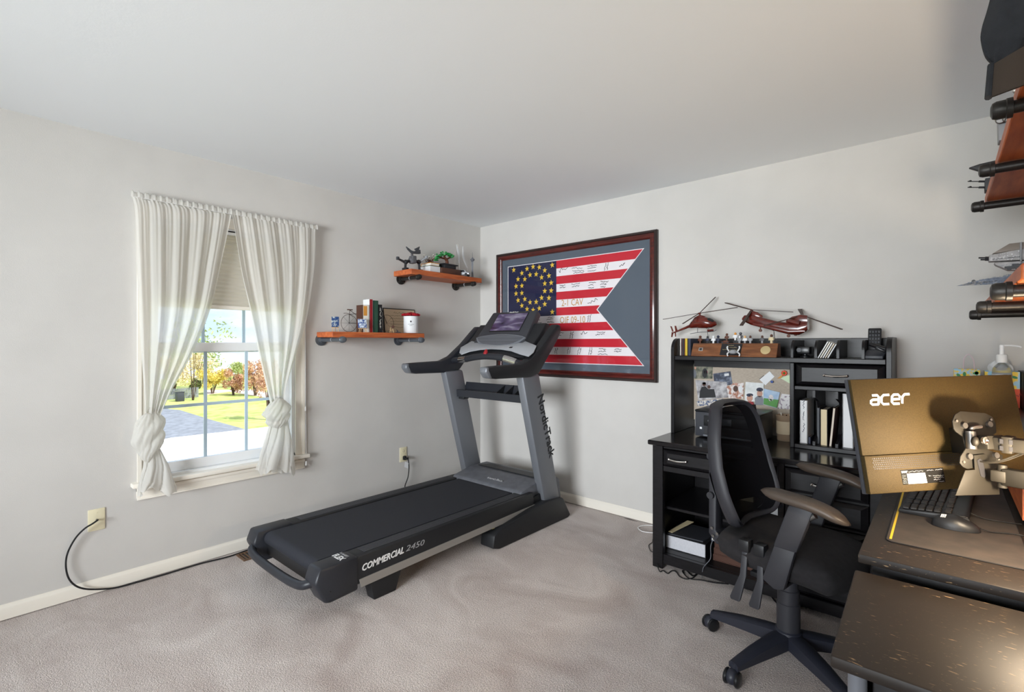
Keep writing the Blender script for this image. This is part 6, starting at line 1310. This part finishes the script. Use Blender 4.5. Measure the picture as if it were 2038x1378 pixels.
# ---- wooden desk organiser along the wall, things on top
OX0, OY0 = 3.548, -1.26
og = thing('desk_organiser', 'orange wooden riser with a black top behind the monitor', 'desk riser', (3.69, -.65, DZ))
b = BM(); box(b, OX0 - .012, RX - .005, OY0 - .01, -.03, 1.005, 1.028, .003); obj('top', b, 'black_wood', og)
b = BM(); box(b, OX0, OX0 + .018, OY0, -.04, .79, 1.005); obj('front_panel', b, 'shelf_wood', og)
b = BM(); box(b, OX0 + .018, RX - .01, OY0, OY0 + .018, .79, 1.005); obj('end_panel', b, 'shelf_wood', og)
for y in (OY0 + .02, -.08): b = BM(); box(b, OX0 + .01, RX - .02, y, y + .03, DZ, .79); obj('foot', b, 'black_wood', og)
OT = 1.028
mat('lemon_print', (150, 200, 228), .45, col2=(232, 198, 40), vs=26, lo=.47, hi=.53); mat('bag_orange', (226, 74, 30), .5); mat('leaf_print', (34, 130, 70), .5)
def gift_bag(label, x0, x1, y0, y1, ht, band, m2, seed):
    t = thing('gift_bag', label, 'gift bag', ((x0 + x1) / 2, (y0 + y1) / 2, OT)); r_ = random.Random(seed)
    def shell(z0, z1, m, nm):
        b = BM(); t_ = .0015
        box(b, x0, x1, y0, y0 + t_, z0, z1); box(b, x0, x1, y1 - t_, y1, z0, z1); box(b, x0, x0 + t_, y0 + t_, y1 - t_, z0, z1); box(b, x1 - t_, x1, y0 + t_, y1 - t_, z0, z1)
        if z0 <= OT + .001: box(b, x0 + t_, x1 - t_, y0 + t_, y1 - t_, z0, z0 + t_)
        return obj(nm, b, m, t)
    shell(OT, OT + band, m2, 'lower_band'); up = shell(OT + band, OT + ht, 'lemon_print', 'upper_print')
    for k in range(9):
        b = BM(); cx_, cz_ = r_.uniform(x0 + .012, x1 - .012), r_.uniform(OT + band + .012, OT + ht - .01); a = r_.uniform(0, 3); P_ = []
        for q in range(10): th = 2 * math.pi * q / 10; u, v = .011 * math.cos(th), .006 * math.sin(th); P_.append((min(x1, max(x0, cx_ + u * math.cos(a) - v * math.sin(a))), y0 - .0004, cz_ + u * math.sin(a) + v * math.cos(a)))
        prism(b, P_, (0, .0003, 0)); obj('leaf', b, 'leaf_print', up)
    return t
b = BM(); box(b, 3.335, 3.528, -.335, -.045, DZ, 1.02, .004); box(b, 3.33, 3.533, -.34, -.04, 1.02, 1.028, .003); box(b, 3.40, 3.46, -.339, -.335, .88, .90, .002); single('storage_box', b, 'black_wood', 'black storage box on the desk behind the monitor', 'box')
g1, g2 = PX(1898, 735, y=-.24), PX(1951, 738, y=-.24)
t1 = gift_bag('lemon printed gift bag with a pink cord handle', g1.x, g2.x, -.24, -.16, g1.z - OT, .03, 'lemon_print', 2)
b = BM(); hxm = (g1.x + g2.x) / 2; zt_ = g1.z; tube(b, [(PX(1918, 735, y=-.20).x, -.20, zt_ - .03), (PX(1918, 735, y=-.20).x, -.20, zt_ + .03), (PX(1920, 735, y=-.20).x, -.20, zt_ + .055), (PX(1928, 735, y=-.20).x, -.20, zt_ + .07), (PX(1936, 735, y=-.20).x, -.20, zt_ + .05), (PX(1939, 735, y=-.20).x, -.20, zt_ + .02), (PX(1939, 735, y=-.20).x, -.20, zt_ - .03)], .0028, 6); mat('cord_pink', (214, 196, 200), .6); obj('handle', b, 'cord_pink', t1)
g3, g4 = PX(1960, 741, y=-.20), PX(2030, 741, y=-.20)
t2 = gift_bag('gift bag with lemon top and orange base right of the bottle', g3.x, g4.x, -.20, -.10, g4.z - OT, .085, 'bag_orange', 5)
b = BM(); scribble(b, (PX(2024, 790, y=-.2).x - .01, -.2006, 1.085), (1, 0, 0), (0, 0, 1), .03, .02, 12, .0016, (0, -1, 0), random.Random(2)); obj('lettering_marks', b, 'cloth_red', t2)
# tissue paper in the bag
b = BM(); c_ = PX(1982, 728, y=-.15)
def ti(u, v):
    a = 2 * math.pi * u; ph = math.pi * v; r_ = 1 + .12 * math.sin(5 * a + 3 * v) + .08 * math.sin(9 * a - 7 * v); return Vector(((g3.x + g4.x) / 2 - .004, -.15, c_.z - .012)) + Vector((.04 * math.sin(ph) * math.cos(a) * r_, .03 * math.sin(ph) * math.sin(a) * r_, .034 * math.cos(ph) * r_))
grid(b, ti, 28, 14); bmesh.ops.remove_doubles(b, verts=b.verts[:], dist=.0008); single('tissue_paper', b, 'cover_white', 'crumpled white tissue sticking out behind the pump bottle', 'tissue')
# pump bottle
bp_ = PX(1994, 730, y=-.29); hB = PX(1994, 731, y=-.29).z - OT; mat('clear_plastic', (226, 230, 234), .12, trans=.85, ior=1.15); mat('bottle_label', (150, 170, 190), .4, col2=(214, 220, 226), vs=40)
t = thing('pump_bottle', 'clear sanitiser bottle with a white pump top', 'bottle', (bp_.x, -.29, OT))
b = BM(); lathe(b, (0, 0, 0), [(.048, 0), (.054, .004), (.054, hB - .014), (.050, hB - .004), (.030, hB + .012), (.016, hB + .02), (.014, hB + .022)], 28, sx=1, sy=.6); obj('body', b, 'clear_plastic', t, world=False)
b = BM(); lathe(b, (0, 0, .03), [(.0545, 0), (.0545, hB - .06)], 28, sx=1, sy=.6); obj('label', b, 'bottle_label', t, world=False)
b = BM(); lathe(b, (0, 0, hB + .020), [(.019, 0), (.019, .032), (.016, .036), (.0085, .037), (.0085, .072), (.007, .075)], 20); cr = obj('pump_collar', b, 'white', t, world=False)
b = BM(); cyl(b, (0, 0, hB + .085), (0, 0, hB + .098), .009, n=14); tube(b, [(-.006, 0, hB + .096), (.03, 0, hB + .096), (.055, 0, hB + .092), (.06, 0, hB + .087)], .0035, 8, 3); obj('nozzle', b, 'white', cr, world=False)
b = BM(); xk = PX(2030, 760, y=-.20).x + .004; box(b, xk, RX - .02, -.33, -.06, OT, OT + .165, .003); box(b, xk + .02, RX - .04, -.332, -.33, OT + .05, OT + .1, .001); single('file_box', b, 'brick_black', 'black file box at the right picture edge above the riser', 'box')

# ================================================================ RIGHT SHELVES: MODELS AND CAP
rs = random.Random(9)
def greeble(b, P0, dx, dy, dz, n, rng):
    for k in range(n):
        p = P0 + dx * rng.random() + dy * rng.random() + dz * rng.random(); s = rng.uniform(.004, .014); box(b, p.x - s, p.x + s, p.y - s * .7, p.y + s * .7, p.z - .003, p.z + .004)
# freighter like model, nose toward the room
zs = lambda u, v: (1890 + u / 7.655, 470 + v / 7.656)
YF = -.62
def S(u, v, y): return PX(*zs(u, v), y=y)
t = thing('spacecraft_model', 'blunt light grey brick spacecraft with twin guns on the lower right shelf', 'model', (3.62, YF, RLT))
mat('ship_grey', (178, 176, 176), .5, col2=(150, 148, 148), vs=40); mat('ship_tan', (128, 118, 108), .5); mat('ship_blue', (132, 142, 158), .5, col2=(100, 110, 126), vs=60)
b = BM(); n0, n1, n2, n3 = S(600, 290, YF), S(600, 385, YF), S(1070, 380, YF), S(1070, 200, YF); prism(b, [n0, n1, Vector((3.66, YF, n2.z)), Vector((3.66, YF, n3.z + .01)), n3], (0, .05, 0), .003); obj('nose_hull', b, 'ship_grey', t)
b = BM(); prism(b, [S(650, 270, YF + .005), S(910, 115, YF + .005), Vector((3.68, YF + .005, S(1130, 80, YF).z)), Vector((3.68, YF + .005, S(1130, 220, YF).z)), S(920, 230, YF + .005)], (0, .04, 0), .002); obj('upper_hull', b, 'ship_tan', t)
b = BM(); prism(b, [S(680, 405, YF), S(700, 440, YF), S(900, 520, YF), Vector((3.66, YF, S(1100, 520, YF).z)), Vector((3.66, YF, S(1100, 385, YF).z))], (0, .045, 0), .002); obj('lower_hull', b, 'ship_grey', t)
b = BM(); prism(b, [S(1072, 100, YF - .012), S(1072, 330, YF - .012), S(1100, 560, YF - .012), Vector((3.60, YF - .012, S(1130, 600, YF).z)), Vector((3.60, YF - .012, S(1130, 90, YF).z))], (0, .02, 0), .002); obj('side_plate', b, 'brick_grey', t)
def plates(par, tri, y, n, m, seed, smin=3, smax=26, hmax=10):
    """small raised plates scattered over a pixel quad (u0, u1, top(u), bottom(u)) on the side facing the room"""
    rg = random.Random(seed); b = BM(); u0, u1, ft, fb = tri
    for k in range(n):
        u = rg.uniform(u0, u1); v = rg.uniform(ft(u), fb(u)); a_ = S(u, v, y); c_ = S(u + rg.uniform(smin, smax), min(fb(u), v + rg.uniform(3, hmax)), y); d_ = rg.uniform(.001, .003)
        box(b, a_.x, c_.x, y - d_, y + .004, c_.z, a_.z)
    return obj('hull_plates', b, m, par, kind='stuff')
plates(t, (620, 1060, lambda u: 300 - (u - 620) * .18, lambda u: 375 - (u - 620) * .02), YF, 34, 'cover_white', 1)
plates(t, (640, 1060, lambda u: 352 - (u - 640) * .10, lambda u: 358 - (u - 640) * .10), YF - .0008, 26, 'brick_dark', 2, 20, 50, 8)
plates(t, (730, 1060, lambda u: 425 - (u - 730) * .04, lambda u: 455 + (u - 730) * .16), YF, 30, 'brick_grey', 3)
b = BM(); greeble(b, S(900, 440, YF - .003), Vector((.09, 0, 0)), Vector((0, -.004, 0)), Vector((0, 0, -.02)), 20, rs); obj('panel_blocks', b, 'brick_dark', t, kind='stuff')
for v, u0 in ((333, 440), (360, 470)):
    b = BM(); cyl(b, S(u0, v, YF + .02), S(610, v, YF + .02), .003, n=8); cyl(b, S(540, v, YF + .02), S(600, v, YF + .02), .005, n=8); obj('gun_barrel', b, 'brick_black', t)
b = BM(); prism(b, [(3.585, YF - .01, RLT), (3.70, YF - .01, RLT), (3.66, YF + .0, RLT + .03), (3.60, YF, RLT + .03)], (0, .06, 0)); obj('stand', b, 'brick_black', t)
# long wedge shaped cruiser
YW = -.55 + .16
t = thing('spacecraft_model', 'long narrow blue grey wedge spacecraft pointing off the lower shelf', 'model', (3.62, YW, RLT))
tip = S(105, 760, YW); b = BM(); e1, e2 = S(900, 555, YW), S(900, 720, YW); zc0 = (e1.z + e2.z) / 2
b = BM(); v = [b.verts.new(p) for p in (tip, S(500, 660, YW - .03), Vector((3.70, YW - .06, zc0 + .012)), Vector((3.70, YW + .06, zc0 + .012)), S(500, 660, YW + .03), S(500, 745, YW - .02), Vector((3.70, YW - .05, zc0 - .02)), Vector((3.70, YW + .05, zc0 - .02)), S(500, 745, YW + .02))]
for f in ((0, 1, 5), (0, 4, 8)[::-1], (0, 5, 8), (1, 2, 6, 5), (4, 3, 7, 8)[::-1], (5, 6, 7, 8), (2, 3, 7, 6)): b.faces.new([v[k] for k in f])
b.faces.new([v[0], v[4], v[3], v[2], v[1]]); bmesh.ops.recalc_face_normals(b, faces=b.faces[:]); obj('hull', b, 'ship_blue', t, angle=10)
b = BM()
for k in range(70):
    f = rs.uniform(.15, 1); p = tip.lerp(Vector((3.70, YW, zc0 + .012)), f); s = rs.uniform(.003, .010); wd = .05 * f; box(b, p.x - s, p.x + s, p.y - wd + rs.random() * 2 * wd - s * .5, p.y - wd * .2 + s, p.z + .0, p.z + .006 + .010 * f * rs.random())
obj('deck_blocks', b, 'ship_blue', t, kind='stuff')
plates(t, (190, 1000, lambda u: 735 - (u - 190) * .19, lambda u: 752 - (u - 190) * .03), YW - .028, 150, 'ship_grey', 5, 4, 30, 9)
plates(t, (250, 1000, lambda u: 728 - (u - 250) * .12, lambda u: 734 - (u - 250) * .10), YW - .030, 60, 'brick_dark', 6, 10, 40, 6)
plates(t, (330, 1000, lambda u: 690 - (u - 330) * .20, lambda u: 700 - (u - 330) * .17), YW - .024, 70, 'brick_grey', 7, 6, 30, 14)
b = BM(); cyl(b, S(365, 690, YW - .025), S(365, 690, YW + .02), .007, n=12); obj('turret', b, 'brick_dark', t)
b = BM(); prism(b, [(3.60, YW - .03, RLT), (3.70, YW - .03, RLT), (3.69, YW - .02, zc0 - .02), (3.63, YW - .02, zc0 - .02)], (0, .05, 0)); obj('stand', b, 'brick_black', t)
# models on the upper shelf
ze = lambda u, v: (1880 + u / 3.279, 240 + v / 3.281)
def E_(u, v, y): return PX(*ze(u, v), y=y)
t = thing('gun_turret_model', 'dark brick model with two long thin barrels on the upper right shelf', 'model', (3.62, -.70, RUT)); YG = -.72
b = BM(); p0, p1 = E_(262, 385, YG), E_(300, 445, YG); box(b, p0.x, 3.66, YG - .02, YG + .04, RUT, max(RUT + .03, p0.z), .003); box(b, p0.x, p1.x + .02, YG - .015, YG + .02, min(p1.z, RUT), RUT + .02, .002); obj('body', b, 'brick_dark', t)
for v in (398, 437):
    a_, c_ = E_(150, v, YG), E_(285, v, YG); b = BM(); cyl(b, a_, c_, .0018, n=6); cyl(b, E_(222, v, YG), c_, .004, n=8); lathe(b, a_ - Vector((.0, 0, 0)), [(.0005, 0), (.004, .008), (.002, .012)], 8, (1, 0, 0)); obj('barrel', b, 'brick_black', t)
b = BM(); q_ = E_(305, 360, YG); box(b, q_.x - .004, q_.x + .02, YG - .02, YG, q_.z - .006, q_.z + .006); obj('blue_block', b, 'blue_pin', t)
t = thing('dart_ship_model', 'black pointed model nose sticking out behind the shelf pipe', 'model', (3.60, -1.12, RUT)); YD = -1.10
b = BM(); a_ = E_(158, 307, YD); v0 = E_(228, 283, YD); v1 = E_(228, 328, YD); prism(b, [a_, v0, Vector((3.60, YD, v0.z + .01)), Vector((3.60, YD, RUT + .012)), Vector((3.58, YD, v1.z)), v1], (0, .02, 0), .002); obj('hull', b, 'brick_black', t)
b = BM(); box(b, 3.585, 3.64, YD - .02, YD + .04, RUT, RUT + .012); obj('stand', b, 'brick_dark', t)
# engine cluster model near the cap
zh_ = lambda u, v: (1950 + u / 11.489, 150 + v / 11.483)
def Q(u, v, y): return PX(*zh_(u, v), y=y)
YE = -1.36; t = thing('engine_model', 'white and grey brick model with round engine nozzles on the upper shelf', 'model', (3.62, YE, RUT))
b = BM(); prism(b, [Q(420, 960, YE), Q(460, 880, YE), Q(720, 640, YE), Vector((3.66, YE, Q(800, 620, YE).z)), Vector((3.66, YE, RUT + .001)), Vector((rf - .004, YE, RUT + .001))], (0, .05, 0), .002); obj('body', b, 'brick_grey', t)
b = BM(); prism(b, [Q(420, 850, YE - .004), Q(600, 760, YE - .004), Q(790, 720, YE - .004), Q(770, 790, YE - .004), Q(560, 800, YE - .004)], (0, .004, 0)); obj('red_stripe', b, 'cloth_red', t)
for u, v in ((470, 1015), (630, 975)):
    c_ = Q(u, v, YE - .004); b = BM(); lathe(b, c_, [(.004, 0), (.0115, .0), (.0115, .006), (.009, .008), (.009, .003), (.002, .003)], 16, (0, -1, -.25)); obj('nozzle', b, 'steel', t)
b = BM(); prism(b, [Q(410, 960, YE), Q(700, 900, YE), Q(700, 1060, YE), Q(530, 1120, YE), Q(420, 1060, YE)], (0, .03, 0), .002); obj('nozzle_plate', b, 'brick_dark', t)
# cap hanging over the near end of the upper shelf
mat('cap_cloth', (36, 38, 42), .95, bump=.35, bs=500, var=.1, vs=30); mat('cap_lining', (56, 46, 38), .95, bump=.2, bs=500)
zc = lambda u, v: (1900 + u / 5.297, v / 5.3)
YC = -1.93
def K(u, v, y=YC): return PX(*zc(u, v), y=y)
t = thing('baseball_cap', 'black cloth cap hanging at the top right picture edge', 'cap', K(700, 700))
b = BM()
L_ = [K(u, v) for u, v in ((385, 670), (320, 600), (285, 500), (270, 400), (290, 280), (330, 150), (370, 0), (400, -160), (470, -300))]
Rr = [K(u, v) for u, v in ((480, 735), (640, 640), (800, 470), (930, 330), (1020, 200), (1080, 50), (1090, -100), (1040, -250), (900, -360))]
Lp, Rp = smoothpts(L_, 4), smoothpts(Rr, 4); n_ = len(Lp)
def crown(u, v):
    f = v * (n_ - 1); i = min(int(f), n_ - 2); s = f - i; a = Lp[i].lerp(Lp[i + 1], s); c = Rp[i].lerp(Rp[i + 1], s); th = 2 * math.pi * u
    m_ = (a + c) / 2; hw = (c - a) / 2; cl_ = math.sin(math.pi * min(1, .18 + v * .86)) ** .5 if v > .85 else 1
    p = m_ + hw * math.cos(th); p.y += hw.length * .62 * math.sin(th) * (.75 + .3 * math.sin(math.pi * v)) - .004 * math.sin(6 * th + 4 * v); return p
grid(b, crown, 36, 24); bmesh.ops.holes_fill(b, edges=b.edges[:]); obj('crown', b, 'cap_cloth', t, angle=60)
b = BM()
bl = [K(u, v, YC - .02) for u, v in ((385, 675), (370, 800), (348, 930), (350, 990), (390, 1035), (420, 1035))]; br_ = [K(u, v, YC - .075) for u, v in ((500, 740), (620, 680), (760, 560), (900, 430), (980, 360), (1050, 300))]
bl, br_ = smoothpts(bl, 3), smoothpts(br_, 3)
def brim(u, v, off=0):
    f = u * (len(bl) - 1); i = min(int(f), len(bl) - 2); s = f - i; a = bl[i].lerp(bl[i + 1], s)
    e = K(430 + 620 * u, 730 - 430 * u, YC - .03); far = K(420 + 620 * u * .95, 1040 - 470 * u * .9 , YC - .085)
    p = a.lerp(far, v) if False else K(385 + (560 * u) - 30 * v * (1 - u), 690 - 330 * u + (345 + 110 * u) * v, YC - .03 - .05 * v - .03 * math.sin(math.pi * u)); p.y += off; return p
grid(b, lambda u, v: brim(u, v, 0), 20, 10); grid(b, lambda u, v: brim(1 - u, v, .005), 20, 10); bmesh.ops.remove_doubles(b, verts=b.verts[:], dist=.0005); obj('brim', b, 'cap_lining', t, angle=60)
b = BM(); tube(b, [brim(0, k / 10, -.001) for k in range(11)], .006, 8, smooth=False); obj('brim_edge', b, 'cap_cloth', t)
b = BM(); c_ = PX(2033, 181, y=-1.70)
for k in range(16):
    a = k * .9; ball(b, c_ + Vector((rs.uniform(-.012, .03), rs.uniform(-.01, .01), rs.uniform(-.006, .006))), .006, n=8)
single('beaded_trinket', b, 'chrome', 'shiny beaded trinket under the cap brim', 'trinket')

# ================================================================ WALL PLATES, CABLES, VENT, LAMP
t = thing('cable_plate', 'almond wall plate with a coaxial jack under the window', 'wall plate', (0, -2.87, .33))
b = BM(); box(b, 0, .006, -2.906, -2.835, .331, .445, .003); obj('plate', b, 'almond', t)
for z in (.35, .426): b = BM(); cyl(b, (.005, -2.87, z), (.0072, -2.87, z), .0035, n=10); obj('screw', b, 'almond', t)
b = BM(); cyl(b, (.005, -2.87, .388), (.02, -2.87, .388), .0055, n=6); obj('jack', b, 'steel', t)
pt = lambda px, py, x=.012: PX(px, py, x=x)
b = BM(); tube(b, [(.018, -2.87, .388), pt(194, 1036, .04), pt(184, 1043, .045), pt(168, 1053, .04), pt(150, 1072, .03), pt(135, 1100, .025), pt(131, 1125, .025), pt(136, 1150, .03), pt(150, 1166, .034), pt(172, 1173, .034), pt(205, 1173, .03), fl(232, 1170, .006), fl(270, 1160, .006), fl(330, 1143, .006), fl(400, 1122, .006), Vector((.06, -2.25, .006)), Vector((.04, -2.1, .006)), Vector((.03, -1.9, .006))], .0042, 8); single('coaxial_cable', b, 'black_rubber', 'black coaxial cable looping from the wall plate along the baseboard', 'cable')
t = thing('power_outlet', 'almond duplex outlet behind the treadmill', 'outlet', (0, -.905, .335))
b = BM(); box(b, 0, .006, -.941, -.870, .338, .458, .003); obj('plate', b, 'almond', t)
for z in (.425, .372):
    b = BM(); box(b, .004, .008, -.922, -.889, z - .016, z + .016, .005); so_ = obj('socket', b, 'almond', t)
    for dy in (-.007, .007): b = BM(); box(b, .0078, .0084, -.9055 + dy - .0012, -.9055 + dy + .0012, z - .004, z + .006); obj('slot', b, 'brick_black', so_)
t = thing('power_lead', 'black power cord with a paper tag plugged in behind the treadmill', 'power cord', (.02, -.90, .02))
b = BM(); box(b, .008, .034, -.918, -.892, .355, .388, .006); cyl(b, (.03, -.905, .371), (.05, -.90, .366), .007, n=10); obj('plug', b, 'black_rubber', t)
b = BM(); tube(b, [(.045, -.90, .366), pt(812, 912, .06), pt(814, 930, .05), pt(812, 950, .045), pt(806, 968, .05), (.08, -.93, .12), (.14, -.92, .02), (.20, -.88, .008), (.295, -.80, .008)], .0042, 8); obj('cable', b, 'black_rubber', t)
b = BM(); q_ = [pt(u, v, .058) for u, v in ((806, 919), (813, 922), (812, 933), (805, 930))]; prism(b, q_, (.001, 0, 0)); obj('paper_tag', b, 'cover_white', t)
mat('vent_brown', (104, 76, 54), .5); v0 = PX(482, 1104, z=0)
t = thing('floor_vent', 'brown slatted floor vent at the left baseboard', 'floor vent', (.12, -2.13, 0)); vy0, vy1, vx0, vx1 = -2.21, -1.93, .06, .19
b = BM(); box(b, vx0, vx0 + .012, vy0, vy1, 0, .006); box(b, vx1 - .012, vx1, vy0, vy1, 0, .006); box(b, vx0 + .012, vx1 - .012, vy0, vy0 + .012, 0, .006); box(b, vx0 + .012, vx1 - .012, vy1 - .012, vy1, 0, .006); obj('frame', b, 'vent_brown', t)
b = BM(); box(b, vx0 + .01, vx1 - .01, vy0 + .01, vy1 - .01, 0, .0015); obj('opening', b, 'brick_black', t)
for k in range(12): y = vy0 + .024 + k * .021; b = BM(); box(b, vx0 + .012, vx1 - .012, y - .004, y + .004, .001, .005); obj('slat', b, 'vent_brown', t)
# desk lamp on the side table, right of the picture
LP = Vector((3.556, -1.722, .76))
def emis(nm, col, st):
    m = bpy.data.materials.new(nm); m.use_nodes = True; n = m.node_tree; n.nodes.clear(); o = n.nodes.new('ShaderNodeOutputMaterial'); e = n.nodes.new('ShaderNodeEmission'); e.inputs['Color'].default_value = col; e.inputs['Strength'].default_value = st; n.links.new(e.outputs[0], o.inputs[0]); MATS[nm] = m
emis('bulb_glow', (1, .80, .56, 1), 760)
t = thing('desk_lamp', 'small brass table lamp with a bare globe bulb beside the monitor', 'lamp', LP)
b = BM(); lathe(b, LP, [(.042, 0), (.042, .008), (.038, .014), (.010, .02), (.006, .03), (.006, .19), (.014, .20), (.014, .222), (.012, .226)], 24); obj('base', b, 'brass', t)
b = BM(); ball(b, LP + Vector((0, 0, .25)), .028, n=20); obj('bulb', b, 'bulb_glow', t)
